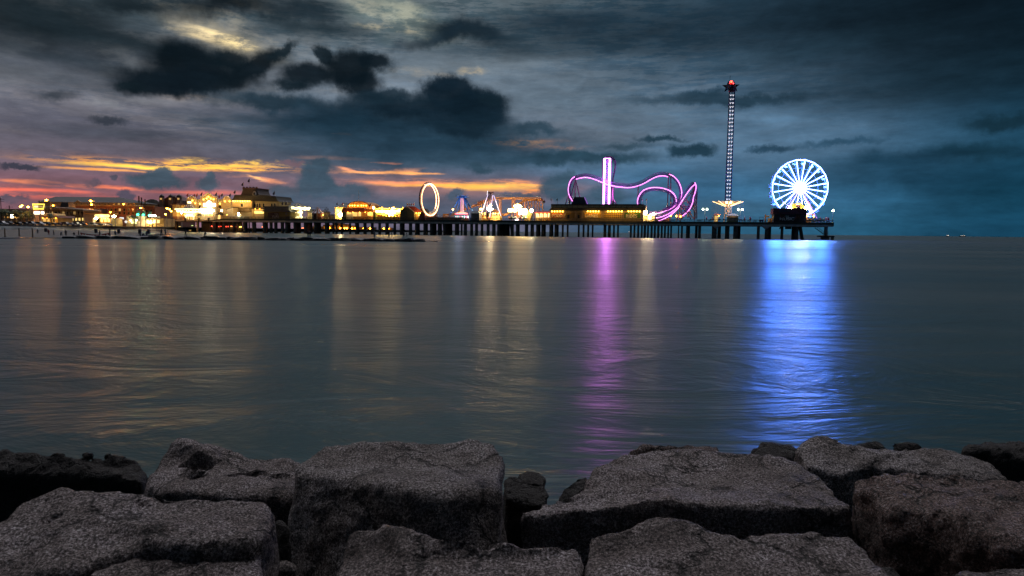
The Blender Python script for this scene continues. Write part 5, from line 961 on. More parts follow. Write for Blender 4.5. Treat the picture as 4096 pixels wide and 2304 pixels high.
for i in range(10): q_ = 2 * math.pi * i / 10; MB().tube([(c_[0] + 2.4 * math.cos(q_), c_[1] + 2.4 * math.sin(q_), zl), (c_[0] + 2.4 * math.cos(q_), c_[1] + 2.4 * math.sin(q_), zk)], .17).build('lit_column', glow('column_lit', (1, .7, .25), 1.6), t)
lamp(t, (c_[0], c_[1] - 7, zr_ - 2), 900, (1, .7, .3), 1.5); lamp(t, (c_[0], c_[1] + 5.5, zr_ - 2), 600, (1, .7, .3), 1.5)
# ---------------------------------------------------------------- mansard house
Dm = 14
q = W2(2, 1320, 2050, 405, None, Dm)
t = thing(PIER, 'mansard_house', 'tall cream house with a dark flared mansard roof and square roof tower', 'building', ((q[0] + q[1]) / 2, Dm, DECK))
xm = S(2, 1645, 600, Dm)[0]
BOARD = paint('cream_boards', (.50, .42, .28), .8, var=.1)
MB().box(q[0], xm, Dm, Dm + 15, zl, q[3]).build('front_wall', BOARD, t); MB().box(xm + .02, q[1], Dm + 2, Dm + 15, DECK, q[3] - .4).build('side_wall', CREAM, t)
MB().prism(ppoly(2, [(1310, 405), (1330, 385), (1350, 355), (1358, 320), (1760, 318), (2020, 340), (2032, 375), (2050, 405), (2075, 428), (1640, 415)], Dm - 1.2), Dm - 1.2, Dm + 16).build('roof', ROOFD, t)
tw = MB().prism(ppoly(2, [(1460, 320), (1480, 285), (1490, 250), (1493, 220), (1718, 225), (1722, 255), (1735, 290), (1755, 322)], Dm - .6), Dm - .6, Dm + 12).build('tower_roof', paint('brown_roofing', (.075, .06, .055), .7), t)
q = W2(2, 1488, 1722, 218, 224, Dm - .8); MB().box(q[0], q[1], Dm - .9, Dm + 12.2, q[2], q[3] + .3).build('cornice', TERRA, tw)
for x in (1500, 1553, 1606, 1657, 1708): w = W2(2, x - 7, x + 7, 190, 218, Dm - .8); MB().box(w[0], w[1], Dm - .9, Dm + .6, w[2], w[3]).build('finial', TERRA, tw)
a, z = S(2, 1688, 300, Dm - .9); MB().arcbox(a, z - 1.0, 1.1, 2.4, Dm - 1.6, Dm - .61).build('dormer', WHITE, tw); MB().arcbox(a, z - .8, .7, 1.7, Dm - 1.7, Dm - 1.605).build('pane', GLASSD, tw)
for i, x in enumerate((1340, 1372, 1410, 1452, 1490, 1527, 1567, 1602)): a, z = S(2, x, 420, Dm - .7); bulbs(t, [(a, Dm - .7, z)], r=.28, power=620, out=3.4)
windows(t, 2, [1463], 458, 512, 36, Dm - .02, lambda i: False, fr=PIER); windows(t, 2, [1675, 1718, 1757, 1820, 1950, 2000], 458, 520, 24, Dm + 1.98, lambda i: False, fr=PIER, frame=WHITE)
windows(t, 2, [1715, 1790, 1680, 1745, 1800], 582, 618, 40, Dm + 1.98, lambda i: True, glow('window_glow', (1, .62, .16), 1.8), PIER)
for x in (1690, 1760): a, z = S(2, x, 545, Dm + .5); bulbs(t, [(a, Dm + .8, z)], r=.2, power=500)
q = W2(2, 1650, 1820, 530, 545, Dm + 1); MB().box(q[0], q[1], Dm - .5, Dm + 1.99, q[2], q[3]).build('canopy', ROOFD, t)
q = W2(2, 1350, 1632, 524, 598, Dm - .4); sg = MB().box(q[0], q[1], Dm - .5, Dm - .01, q[2], q[3]).build('billboard', paint('billboard_brown', (.14, .10, .05), .7), t)
text('NOW OPEN', 1.25, (q[0] + (q[1] - q[0]) * .70, Dm - .52, q[2] + .9), TAN, sg); text('RIDES', 1.25, (q[0] + (q[1] - q[0]) * .24, Dm - .52, q[2] + .9), TAN, sg)
for x, y0, y1, lb in ((1503, 115, 192, 'dark flag on the left post of the roof tower'), (1603, 55, 192, 'tall flagpole in the middle of the roof tower'), (1376, 240, 320, 'dark flag at the left end of the mansard roof'), (1637, 235, 312, 'blue flag standing before the roof tower'), (1750, 265, 322, 'dark flag just right of the roof tower'), (2008, 258, 335, 'dark flag at the right end of the mansard roof'), (2148, 420, 495, 'dark flag over the navy-roofed booth, left one'), (2205, 420, 495, 'dark flag over the navy-roofed booth, right one')):
    flag(2, x, y0, y1, Dm + 3, lb, FD)
# low board shed in front
d_ = 8; q = W2(2, 1245, 1640, 545, None, d_)
t = thing(PIER, 'shed', 'plain board shed with a lean-to roof in front of the mansard house', 'shed', ((q[0] + q[1]) / 2, d_, zl))
MB().prism(ppoly(2, [(1240, 550), (1335, 525), (1335, 735), (1240, 735)], d_), d_, d_ + 5).build('wall', BOARD, t); MB().prism(ppoly(2, [(1222, 556), (1340, 522), (1340, 515), (1222, 550)], d_ - .4), d_ - .4, d_ + 5.4).build('roof', ROOFD, t)
q = W2(2, 1268, 1595, 665, None, 3); t = thing(PIER, 'hoarding', 'long plain board hoarding behind the railing below the board shed', 'fence', ((q[0] + q[1]) / 2, 3, zl)); MB().box(q[0], q[1], 3, 3.3, zl, q[3]).build('panel', BOARD, t); MB().box(q[0] - .1, q[1] + .1, 2.9, 3.4, q[3], q[3] + .2).build('rail', WHITE, t)
# navy-roofed booth with FUN board
d_ = 3; q = W2(2, 1832, 2250, 590, None, d_)
t = thing(PIER, 'booth', 'booth with a dark navy hipped roof and a board reading FUN', 'booth', ((q[0] + q[1]) / 2, d_, DECK)); MB().box(q[0], q[1], d_, d_ + 7, DECK, q[3]).build('wall', paint('olive_boards', (.22, .18, .06), .8), t)
MB().prism(ppoly(2, [(1795, 590), (1835, 560), (1842, 503), (2228, 505), (2235, 560), (2278, 597)], d_ - 1), d_ - 1, d_ + 8).build('roof', NAVY, t)
q = W2(2, 1897, 2072, 604, 686, d_ - .2); sg = MB().box(q[0], q[1], d_ - .25, d_ - .01, q[2], q[3]).build('board', paint('board_maroon', (.06, .03, .035), .7), t)
LET = paint('letter_cream', (.65, .6, .5), .6); text('FUN', 2.2, (S(2, 2012, 0, d_)[0], d_ - .27, S(2, 0, 682, d_)[1]), LET, sg, bold=.02); text('PLEASURE', .62, (S(2, 2030, 0, d_)[0], d_ - .27, S(2, 0, 622, d_)[1]), LET, sg); text('PIER', .66, (S(2, 2042, 0, d_)[0], d_ - .27, S(2, 0, 640, d_)[1]), LET, sg)
a, z = S(2, 2195, 625, d_ - .1); MB().prism([(a + .8 * math.cos(R(w)), z + .8 * math.sin(R(w))) for w in range(0, 360, 24)], d_ - .1, d_ - .01).build('round_plaque', GREYP, t)
q = W2(2, 2190, 2262, 665, None, 2); tag(MB().box(q[0], q[1], 1.2, 2.4, DECK, q[3]).build('vending_cart', DARK, None, fr=PIER), 'dark service cart by the right corner of the navy-roofed booth', 'cart')
# carousel
d_ = 12; a, z = S(2, 2378, 540, d_); c_ = (a, d_); RS = S(2, 2545, 540, d_)[0] - a
t = thing(PIER, 'carousel', 'carousel with a green and cream striped cone roof and wavy lit rims', 'carousel', (a, d_, DECK))
zt = S(2, 2378, 447, d_)[1]; zc = S(2, 2378, 520, d_)[1]
for par, mt in ((0, paint('canvas_green', (.06, .12, .09), .8)), (1, paint('canvas_cream', (.45, .36, .30), .8))):
    m = MB()
    for i in range(par, 24, 2):
        a0, a1 = 2 * math.pi * i / 24, 2 * math.pi * (i + 1) / 24
        pts = [(c_[0] + rr * math.cos(w), c_[1] + rr * math.sin(w), zz) for w, rr, zz in ((a0, RS, zc), (a1, RS, zc), (a1, .1, zt), (a0, .1, zt))]
        m.add(pts + [(p[0], p[1], p[2] - .12) for p in pts], [(0, 1, 2, 3), (4, 7, 6, 5), (0, 4, 5, 1), (1, 5, 6, 2), (2, 6, 7, 3), (3, 7, 4, 0)])
    m.build('roof_stripe', mt, t)
ring(c_, zc - .3, RS + .1, .25, 72, .25, 12).build('lit_rim', GCAR, t, True); ring(c_, zc - 1.2, RS - .3, .22, 72, .25, 12).build('lit_rim', GCAR, t, True)
MB().lathe(c_, [(2.2, DECK + .3), (2.2, DECK + 2.6), (1.8, DECK + 3), (2.6, zc - 1.2), (RS - .4, zc - .3)], 20).build('centre_drum', CREAM, t)
q = W2(2, 2410, 2440, 545, 685, d_ - 4); MB().box(q[0], q[1], d_ - 4, d_ - 3.8, q[2], q[3]).build('lit_panel', glow('panel_bright', (1, .85, .5), 3), t)
for zz in (S(2, 0, 590, d_)[1], S(2, 0, 665, d_)[1]): ring(c_, zz, 2.5, .35, 40, .3, 9).build('lit_ring', GCAR, t, True)
MB().lathe(c_, [(RS, DECK), (RS, DECK + .35), (.1, DECK + .36)], 32).build('platform', WOOD, t)
for i in range(16):
    w = 2 * math.pi * i / 16; x_, y_ = c_[0] + (RS - 1.2) * math.cos(w), c_[1] + (RS - 1.2) * math.sin(w); MB().tube([(x_, y_, DECK + .3), (x_, y_, zc - .4)], .07).build('pole', ORNG, t)
    tv = Vector((-math.sin(w), math.cos(w), 0)); m = MB(); zz = DECK + 1.2 + .25 * math.sin(i * 2)
    m.tube([Vector((x_, y_, zz)) - tv * .65, Vector((x_, y_, zz)), Vector((x_, y_, zz)) + tv * .45, Vector((x_, y_, zz + .55)) + tv * .75, Vector((x_, y_, zz + .5)) + tv * 1.05], [.2, .24, .22, .14, .1]); [m.tube([Vector((x_, y_, zz)) + tv * e1, Vector((x_, y_, zz - .6)) + tv * e2], .07) for e1, e2 in ((-.5, -.75), (-.45, -.3), (.35, .7), (.4, .3))]
    m.build('horse', WHITE if i % 2 else TAN, t)
lamp(t, (c_[0], c_[1] - RS - 1.5, zc - 2), 900, (1, .75, .35), 1); lamp(t, (c_[0] - 3, c_[1] - 3.4, zc - 2), 700, (1, .75, .35), 1); lamp(t, (c_[0] + 3, c_[1] - 3.4, zc - 2), 700, (1, .75, .35), 1)
# striped kiosk
d_ = 4; a, z = S(3, 283, 600, d_); t = thing(PIER, 'striped_kiosk', 'closed kiosk with a red and white striped tent roof right of the carousel', 'kiosk', (a, d_, DECK)); zt = S(3, 283, 512, d_)[1]; zc = S(3, 283, 618, d_)[1]; RS = S(3, 385, 600, d_)[0] - a
for par, mt in ((0, paint('tent_red', (.16, .03, .03), .8)), (1, paint('tent_white', (.45, .47, .5), .8))):
    m = MB()
    for i in range(par, 20, 2):
        a0, a1 = 2 * math.pi * i / 20, 2 * math.pi * (i + 1) / 20; L_ = [(RS, zc), (RS * .62, zc + (zt - zc) * .28), (RS * .33, zc + (zt - zc) * .6), (.08, zt)]
        for (r0, z0), (r1, z1_) in zip(L_[:-1], L_[1:]):
            pts = [(a + r0 * math.cos(a0), d_ + r0 * math.sin(a0), z0), (a + r0 * math.cos(a1), d_ + r0 * math.sin(a1), z0), (a + r1 * math.cos(a1), d_ + r1 * math.sin(a1), z1_), (a + r1 * math.cos(a0), d_ + r1 * math.sin(a0), z1_)]
            m.add(pts, [(0, 1, 2, 3)])
    m.build('roof_stripe', mt, t)
MB().lathe((a, d_), [(RS * .72, DECK), (RS * .72, zc + .05)], 8, R(22.5)).build('wall', paint('kiosk_maroon', (.08, .025, .025), .8), t)
for i in range(8): w = R(22.5 + 45 * i); MB().tube([(a + RS * .75 * math.cos(w), d_ + RS * .75 * math.sin(w), DECK), (a + RS * .75 * math.cos(w), d_ + RS * .75 * math.sin(w), zc)], .13).build('post', WHITE, t)
a, z = S(3, 378, 640, 4); bulbs(t, [(a, 3.5, z)], r=.25, power=300)
# little huts behind
for (x0, x1, yt, ye, d_, lb, mt) in ((110, 215, 550, 600, 18, 'dark-roofed hut behind the carousel and the striped kiosk', CREAM), (335, 430, 565, 600, 16, 'teal-roofed hut behind the striped kiosk', YEL), (455, 500, 628, 650, 18, 'small hut with a peaked roof left of the pyramid-roofed stand', YEL)):
    q = W2(3, x0 + 8, x1 - 8, ye, None, d_); t = thing(PIER, 'hut', lb, 'hut', ((q[0] + q[1]) / 2, d_, DECK)); MB().box(q[0], q[1], d_, d_ + 5, DECK, q[3]).build('wall', mt, t)
    w = W2(3, x0, x1, yt, ye, d_); MB().frustum(w[0], w[1], d_ - .8, d_ + 5.8, w[2], w[3], (w[1] - w[0]) * .3, 2).build('roof', ROOFD, t)
# festoon cable
p = [S(2, x, y, 10) for x, y in ((1960, 500), (2100, 492), (2240, 470), (2370, 447))]; p2 = [S(3, x, y, 8) for x, y in ((-40, 445), (60, 490), (150, 515), (230, 523), (428, 528))]
tag(MB().tube([(x_, 10, z_) for x_, z_ in p] + [(x_, 8, z_) for x_, z_ in p2[1:]], .07, 4).build('festoon_cable', DARK, None, fr=PIER), 'thin sagging cable strung from the carousel top to the unlit lamp post', 'cable')
# ---------------------------------------------------------------- restaurant with arched roof
d_ = 12; q = W2(3, 560, 755, 515, None, d_)
t = thing(PIER, 'pyramid_roof_stand', 'yellow-lit stand with a dark pyramid roof left of the arched building', 'stand', ((q[0] + q[1]) / 2, d_, DECK))
MB().box(q[0], q[1] - 2.8, d_, d_ + 10, DECK, q[3]).build('wall', YEL, t); w = W2(3, 545, 765, 440, 515, d_ - 1); MB().frustum(w[0], w[1], d_ - 1, d_ + 11, w[2], w[3], (w[1] - w[0]) * .42, 5).build('roof', paint('roof_teal', (.05, .07, .07), .6), t)
q = W2(3, 570, 620, 545, 600, d_ - .2); MB().box(q[0], q[1], d_ - .25, d_ - .01, q[2], q[3]).build('menu_board', glow('menu_yellow', (1, .66, .12), 1.3), t)
for x, y in ((590, 530), (660, 598), (600, 640)): a, z = S(3, x, y, d_ - 1.4); bulbs(t, [(a, d_ - 1.4, z)], r=.2, power=450)
a, z = S(3, 650, 640, d_ - 2); MB().ball((a, d_ - 2, z), .9, 10, 8, 1.3).build('lit_figure', G_WHT, t)
d_ = 10; q = W2(3, 755, 1122, 488, None, d_)
t = thing(PIER, 'arched_building', 'orange building with a wide arched roof and a red awning', 'building', ((q[0] + q[1]) / 2, d_, DECK)); ORW = paint('orange_stucco', (.55, .28, .10), .8)
MB().box(q[0], q[1], d_, d_ + 14, DECK, q[3]).build('wall', ORW, t)
a0, a1, z0, z1_ = W2(3, 775, 1105, 425, 490, d_ - .5); ar = MB().arcbox((a0 + a1) / 2, z0, (a1 - a0) / 2, z1_ - z0, d_ - .4, d_ + 14).build('arched_roof', ORW, t)
MB().tube([((a0 + a1) / 2 + (a1 - a0) / 2 * math.cos(R(w)), d_ - .5, z0 + (z1_ - z0) * math.sin(R(w))) for w in range(0, 181, 10)], .25).build('coping', TERRA, ar)
for x in (800, 840, 880, 930, 985, 1020, 1065): a, z = S(3, x, 492, d_ - 1.2); bulbs(t, [(a, d_ - 1.1, z)], r=.26, power=330, out=2.4)
a, z = S(3, 945, 250, d_ + 3); MB().tube([(a, d_ + 3, z1_ - .4), (a, d_ + 3, z)], .1).build('mast', WHITE, t)
d2 = 4; q = W2(3, 680, 1110, 590, None, d2)
t = thing(PIER, 'restaurant', 'low restaurant front under a dark red awning with wide lit windows', 'restaurant', ((q[0] + q[1]) / 2, d2, DECK)); MB().box(q[0], S(3, 1110, 0, d2)[0], d2 + .02, d2 + 5.9, DECK, q[3]).build('wall', ORW, t)
MB().box(q[0], S(3, 748, 0, d2)[0], d2 - .5, d2 + .01, DECK, q[3]).build('corner_block', paint('teal_wall', (.06, .09, .08), .8), t)
MB().prism(ppoly(3, [(665, 590), (690, 535), (1030, 530), (1032, 592)], d2 - 1.5), d2 - 1.5, d2 + 3).build('awning', REDR, t)
MB().prism(ppoly(3, [(1034, 590), (1034, 548), (1175, 548), (1178, 596)], d2 - .6), d2 - .6, d2 + 3).build('awning', paint('orange_awning', (.45, .16, .04), .7), t)
for x0, x1 in ((752, 830), (845, 925), (940, 985)): q = W2(3, x0, x1, 600, 665, d2 - .1); f = MB().box(q[0] - .1, q[1] + .1, d2 - .1, d2 + .01, q[2] - .1, q[3] + .1).build('window', WOOD, t); MB().box(q[0], q[1], d2 - .14, d2 - .103, q[2], q[3]).build('pane', glow('window_amber', (1, .62, .16), .8), f)
q = W2(3, 755, 858, 630, 715, d2 - .6); MB().box(q[0], q[1], d2 - 1.2, d2 - .5, DECK, q[3]).build('counter', WHITE, t)
q = W2(3, 1088, 1165, 600, 655, d2 - .3); MB().box(q[0], q[1], d2 - .3, d2 + .01, q[2], q[3]).build('lit_board', glow('menu_yellow', (1, .66, .12), 1.3), t)
for x in (770, 850, 960, 1050, 1130): a, z = S(3, x, 600, d2 - 1.0); bulbs(t, [(a, d2 - 1.0, z)], r=.15, power=260)
flag(3, 1142, 448, 525, 6, 'red flag at the right end of the red-awning restaurant', FR); flag(3, 605, 440, 500, 14, 'dark flag on the pyramid-roofed stand', FD, 1.0); flag(3, 697, 440, 515, 11, 'red flag left of the arched roof', FR, 1.0)
# ---------------------------------------------------------------- neon ride
d_ = 9; q = W2(3, 1175, 1615, 520, None, d_); NY = glow('neon_lime', (1, .50, .02), 10); NW = glow('neon_white', (1, .66, .26), 24)
t = thing(PIER, 'neon_ride', 'flat spinning ride covered in bright yellow neon lines', 'fairground ride', ((q[0] + q[1]) / 2, d_, DECK))
AMB = paint('amber_panel', (.24, .13, .03), .7)
MB().box(q[0] + 1, q[1] - .5, d_ + 3, d_ + 4, DECK, q[3] - .5).build('back_board', AMB, t); MB().prism(ppoly(3, [(1215, 720), (1215, 660), (1600, 680), (1600, 720)], d_ - 1), d_ - 1, d_ + 2.9).build('platform', AMB, t)
def nl(k_, pts, r=.16, mt=NY, nm='neon_tube', dd=d_):
    m = MB(); m.tube([(S(k_, x, y, dd)[0], dd, S(k_, x, y, dd)[1]) for x, y in pts], r, 6); return m.build(nm, mt, t, True)
nl(3, [(1182, 505), (1184, 572)], .35, NW); nl(3, [(1203, 515), (1206, 545), (1260, 545), (1275, 535), (1310, 540)], .2); nl(3, [(1312, 572), (1312, 525), (1320, 518), (1328, 525), (1329, 572)], .22); nl(3, [(1330, 540), (1430, 542), (1445, 530)], .2); nl(3, [(1590, 545), (1650, 545), (1655, 520)], .2)
nl(3, [(1178, 585), (1620, 583)], .42, NW); nl(3, [(1180, 580), (1220, 615), (1290, 632), (1420, 650), (1520, 640), (1610, 610)], .2); nl(3, [(1215, 600), (1300, 605), (1380, 640), (1500, 630), (1600, 615)], .15); nl(3, [(1360, 600), (1430, 625), (1480, 655)], .2, NW); nl(3, [(1420, 652), (1455, 658), (1500, 645)], .3, NW); nl(3, [(1220, 660), (1330, 672), (1330, 690)], .12); nl(3, [(1290, 632), (1400, 665), (1520, 668), (1590, 655)], .13)
for cx_, cy_, rx_, mt in ((1475, 612, 16, NW), (1515, 612, 14, NW), (1320, 612, 9, glow('neon_green', (.3, 1, .3), 3)), (1440, 598, 10, NY), (1395, 615, 10, NY)): nl(3, [(cx_ + rx_ * math.cos(R(w)), cy_ + rx_ * .7 * math.sin(R(w))) for w in range(0, 361, 30)], .12, mt)
rd = random.Random(11)
for i in range(9): cx_, cy_ = 1455 + rd.uniform(0, 130), 518 + rd.uniform(0, 42); nl(3, [(cx_, cy_), (cx_ + rd.uniform(6, 22), cy_ - rd.uniform(-8, 10)), (cx_ + rd.uniform(20, 30), cy_ + rd.uniform(-6, 6))], .2, NY if i % 2 else NW)
for i in range(7): x0 = 1250 + i * 50; q = W2(3, x0, x0 + 26, 640 + 8 * (i % 3), 668 + 8 * (i % 3), d_ - .5); MB().box(q[0], q[1], d_ - .6, d_ + 1, q[2], q[3]).frustum(q[0], q[1], d_ - .6, d_ + 1, q[3], q[3] + .4, .4, .3).build('car', (REDR, AMB, GREEN)[i % 3], t)
for x in (1230, 1330, 1450, 1560): a, z = S(3, x, 640, d_ - 2.5); lamp(t, (a, d_ - 2.5, z), 600, (1, .72, .15), .5)
q = W2(3, 1176, 1215, 610, None, d_ - 3); tag(MB().box(q[0], q[1], d_ - 3, d_ - 1.5, DECK, q[3]).frustum(q[0] - .2, q[1] + .2, d_ - 3.2, d_ - 1.3, q[3], q[3] + .5, .4, .4).build('ticket_booth', paint('olive_green', (.14, .15, .05), .8), None, fr=PIER), 'narrow olive ticket booth at the left side of the neon ride', 'booth')
# barn-roofed hut
d_ = 3; t = thing(PIER, 'barn_hut', 'olive gabled hut with a red roof and yellow-lit side wall left of the ring ride', 'hut', (S(3, 1720, 700, d_)[0], d_, DECK))
MB().prism(ppoly(3, [(1612, None), (1612, 575), (1718, 502), (1838, 600), (1838, None)], d_), d_, d_ + 8).build('gable_wall', paint('olive_wall', (.13, .13, .08), .85), t)
m = MB(); F0 = [S(3, *p_, d_ - .3) for p_ in ((1605, 583), (1718, 500), (1845, 610))]
m.add([(F0[0][0], d_ - .4, F0[0][1]), (F0[1][0], d_ - .4, F0[1][1]), (F0[1][0], d_ + 8.3, F0[1][1]), (F0[0][0], d_ + 8.3, F0[0][1])] + [(F0[0][0], d_ - .4, F0[0][1] - .25), (F0[1][0], d_ - .4, F0[1][1] - .25), (F0[1][0], d_ + 8.3, F0[1][1] - .25), (F0[0][0], d_ + 8.3, F0[0][1] - .25)], [(0, 1, 2, 3), (4, 7, 6, 5), (0, 4, 5, 1), (1, 5, 6, 2), (2, 6, 7, 3), (3, 7, 4, 0)])
m.build('roof', REDR, t)
MB().prism(ppoly(3, [(1718, 500), (1850, 508), (1975, 600), (1840, 612)], d_ + 2), d_ + 2, d_ + 2.5).build('roof', REDR, t)
q = W2(3, 1840, 1978, 600, None, d_ + 2.6); MB().box(q[0], q[1], d_ + 2.6, d_ + 8, DECK, q[3]).build('side_wall', YEL, t)
for x in (1722, 1768): a, z = S(3, x - 35, 540, d_ - .1); MB().tube([(a, d_ - .05, DECK), (a, d_ - .05, S(3, x - 35, 560, d_)[1])], .06).build('batten', WOOD, t)
for x in (1850, 1873, 1912, 1938, 1965): a, z = S(3, x, 612, d_ + 1.8); bulbs(t, [(a, d_ + 1.9, z)], r=.24, power=260)
windows(t, 3, [1900, 1945], 640, 660, 24, d_ + 2.55, lambda i: True, G_WINS, PIER, YEL)
for i, x in enumerate((1738, 1770, 1806, 1842)): flag(3, x, 450, 505, d_ + 4, 'red pennant flag on the barn roof, %s of four' % ('first', 'second', 'third', 'fourth')[i], FR, .9)
q = W2(3, 1905, 2045, 540, None, 17); t = thing(PIER, 'hut', 'dark-roofed hut half hidden behind the ring ride', 'hut', ((q[0] + q[1]) / 2, 17, DECK)); w = W2(3, 1905, 2045, 540, 595, 17); MB().box(q[0] + .5, q[1] - .5, 17, 21, DECK, w[2]).build('wall', TAN, t); MB().frustum(w[0], w[1], 16.4, 21.6, w[2], w[3], 1.2, 1).build('roof', ROOFD, t)
# ---------------------------------------------------------------- ring ride
d_ = 9; a, z = S(3, 2077, 400, d_); Rr = (S(3, 2077, 150, d_)[1] - S(3, 2077, 660, d_)[1]) / 2; th = R(64) - PIER.a
t = thing(PIER, 'ring_ride', 'tall upright loop ride glowing white and orange, seen almost edge on', 'fairground ride', (a, d_, DECK)); hx, hy = math.cos(th), math.sin(th)
def rp(w, rr, off=0): return (a + hx * rr * math.cos(w) - hy * off, d_ + hy * rr * math.cos(w) + hx * off, z + rr * math.sin(w))
N_ = 56
for off, rr, tr, mt, nm in ((-.75, Rr, .18, glow('ring_core', (1, .56, .24), 12), 'lit_ring'), (.75, Rr, .12, glow('ring_core', (1, .56, .24), 12), 'lit_ring'), (-.8, Rr + .42, .30, glow('ring_glow', (1, .36, .12), .7), 'halo_tube'), (-.8, Rr - .42, .26, glow('ring_glow', (1, .36, .12), .7), 'halo_tube'), (0, Rr + .75, .38, paint('ring_brown', (.12, .06, .04), .6), 'track')):  # the dim side tubes are added to imitate glow around the lit ring
    MB().tube([rp(2 * math.pi * i / N_, rr, off) for i in range(N_)], tr, 8, True).build(nm, mt, t, True)
for sg_ in (1, -1):
    p0 = rp(R(-90 + 40 * sg_), Rr + .9); p1 = rp(R(-90 + 12 * sg_), Rr + 1.0)
    m = MB(); m.prism([(p0[0] - .9, p0[2] + .5), (p0[0] + .9, p0[2]), (p0[0] + 1.8, DECK), (p0[0] - 2.4, DECK)], p0[1] - .9, p0[1] + .9); m.build('base', paint('rust_red', (.25, .07, .04), .7), t)
m = MB()
for i in range(7): w = R(-90 + 6 + i * 7); p_ = rp(w, Rr - 1.0); m.ball(p_, .6, 8, 6)
m.build('train', WHITE, t)
lamp(t, (a - 1, d_ - 3, z), 1800, (1, .6, .3), 2)
q = W2(3, 2030, 2600, 660, 722, 4); t = thing(PIER, 'ride_platform', 'low pale platform deck between the ring ride and the blue ride', 'platform', ((q[0] + q[1]) / 2, 6, DECK)); MB().box(q[0], q[1], 4, 14, DECK, q[3] - .6).build('deck_floor', RUST, t)
railing(q[0], q[1], q[3] - .6, 4.2, .8, 3, 1.6).build('railing', WHITE, t)
for x in (2075, 2300): q = W2(3, x, x + (60 if x < 2100 else 105), 595 if x < 2100 else 625, 655, 12); MB().box(q[0], q[1], 12, 14, DECK + 1, q[3]).build('cabinet', WHITE if x < 2100 else ORNG, t)
# ---------------------------------------------------------------- blue A-frame ride
d_ = 12; P4 = lambda x, y, dd=12: (S(4, x, y, dd)[0], dd, S(4, x, y, dd)[1])
t = thing(PIER, 'blue_frame_ride', 'swinging ride on four slanted blue legs with a pink-lit centre pole', 'fairground ride', (S(4, 250, 700, d_)[0], d_, DECK))
zb_ = DECK
for x0, y0, x1, y1, dd in ((205, 470, -45, 870, 10), (220, 480, 50, 870, 15), (288, 465, 450, 890, 10), (310, 480, 540, 850, 15)):
    p0 = P4(x0, y0, 12); p1 = P4(x1, y1, 12); MB().tube([(p0[0], 12 + (dd - 12) * .15, p0[2]), (p1[0], dd, zb_)], .5, 8).build('leg', BLUE, t, True)
q = W2(4, 130, 376, 425, 470, 11); m = MB(); m.box(q[0], q[1], 10.5, 13.5, q[2], q[2] + .3).box((q[0] + q[1]) / 2 - 1.9, (q[0] + q[1]) / 2 + 1.9, 10.8, 13.2, q[2] + .3, q[3] - .1); m.build('head', BLUE, t)
m = MB()
for h_ in (.6, 1.1, 1.6): m.tube([(q[0], 10.4, q[2] + h_), (q[1], 10.4, q[2] + h_)], .06, 5)
for i in range(9): s_ = q[0] + (q[1] - q[0]) * i / 8; m.tube([(s_, 10.4, q[2]), (s_, 10.4, q[2] + 1.65)], .06, 5)
m.build('cage_railing', BLUE, t)
PKS = glow('pink_strip', (1, .20, .42), 1.1); PWS = glow('pale_strip', (.85, .85, 1), 1.1)
for x, mt, nm in ((228, PKS, 'lit_strip'), (246, PWS, 'lit_strip'), (268, PKS, 'lit_strip')): a = P4(x, 480); b = P4(x, 765); MB().tube([a, b], .26, 6).build(nm, mt, t)
MB().tube([(P4(248, 480)[0], 12.6, P4(248, 480)[2]), (P4(248, 480)[0], 12.6, P4(248, 765)[2])], .9, 10).build('arm', CREAM, t)
a, z = S(4, 248, 790, 12); MB().lathe((a, 12), [(3.6, z - .2), (3.8, z), (1.2, z + .8), (.4, z + 1.0)], 20).build('canopy', glow('canopy_amber', (1, .42, .14), 1.0), t)
ring((a, 12), z - .3, 3.9, .2).build('lit_rim', glow('rim_red', (1, .08, .12), 4), t, True); MB().lathe((a, 12), [(3.4, DECK + .5), (3.9, DECK + 1.2), (3.9, DECK + 1.5), (2, DECK + 1.7)], 20).build('gondola', REDR, t)
for i in range(14): w = 2 * math.pi * i / 14; MB().tube([(a + 3.7 * math.cos(w), 12 + 3.7 * math.sin(w), DECK + 1.0), (a + 3.7 * math.cos(w), 12 + 3.7 * math.sin(w), DECK + 2.6)], .28, 6).build('seat', (glow('seat_cyan', (.4, 1, .9), 1.6), glow('seat_pink', (1, .3, .5), 1.6))[i % 2], t)
lamp(t, (a, 7.6, z - 1), 700, (1, .3, .5), 1); lamp(t, (a, 5, z + 6), 9000, (.5, .7, 1), 1)  # the blue-white one is an unseen light added to brighten the legs
# grey booth
q = W2(4, 435, 605, 785, None, 4); t = thing(PIER, 'booth', 'grey metal booth with a low hipped roof between the blue and the white-legged rides', 'booth', ((q[0] + q[1]) / 2, 4, DECK)); MB().box(q[0], q[1], 4, 8, DECK, q[3]).build('wall', GREYP, t)
w = W2(4, 425, 615, 740, 787, 3.6); MB().frustum(w[0], w[1], 3.5, 8.5, w[2], w[3], 1.6, 1.8).build('roof', paint('roof_teal', (.05, .07, .07), .6), t)
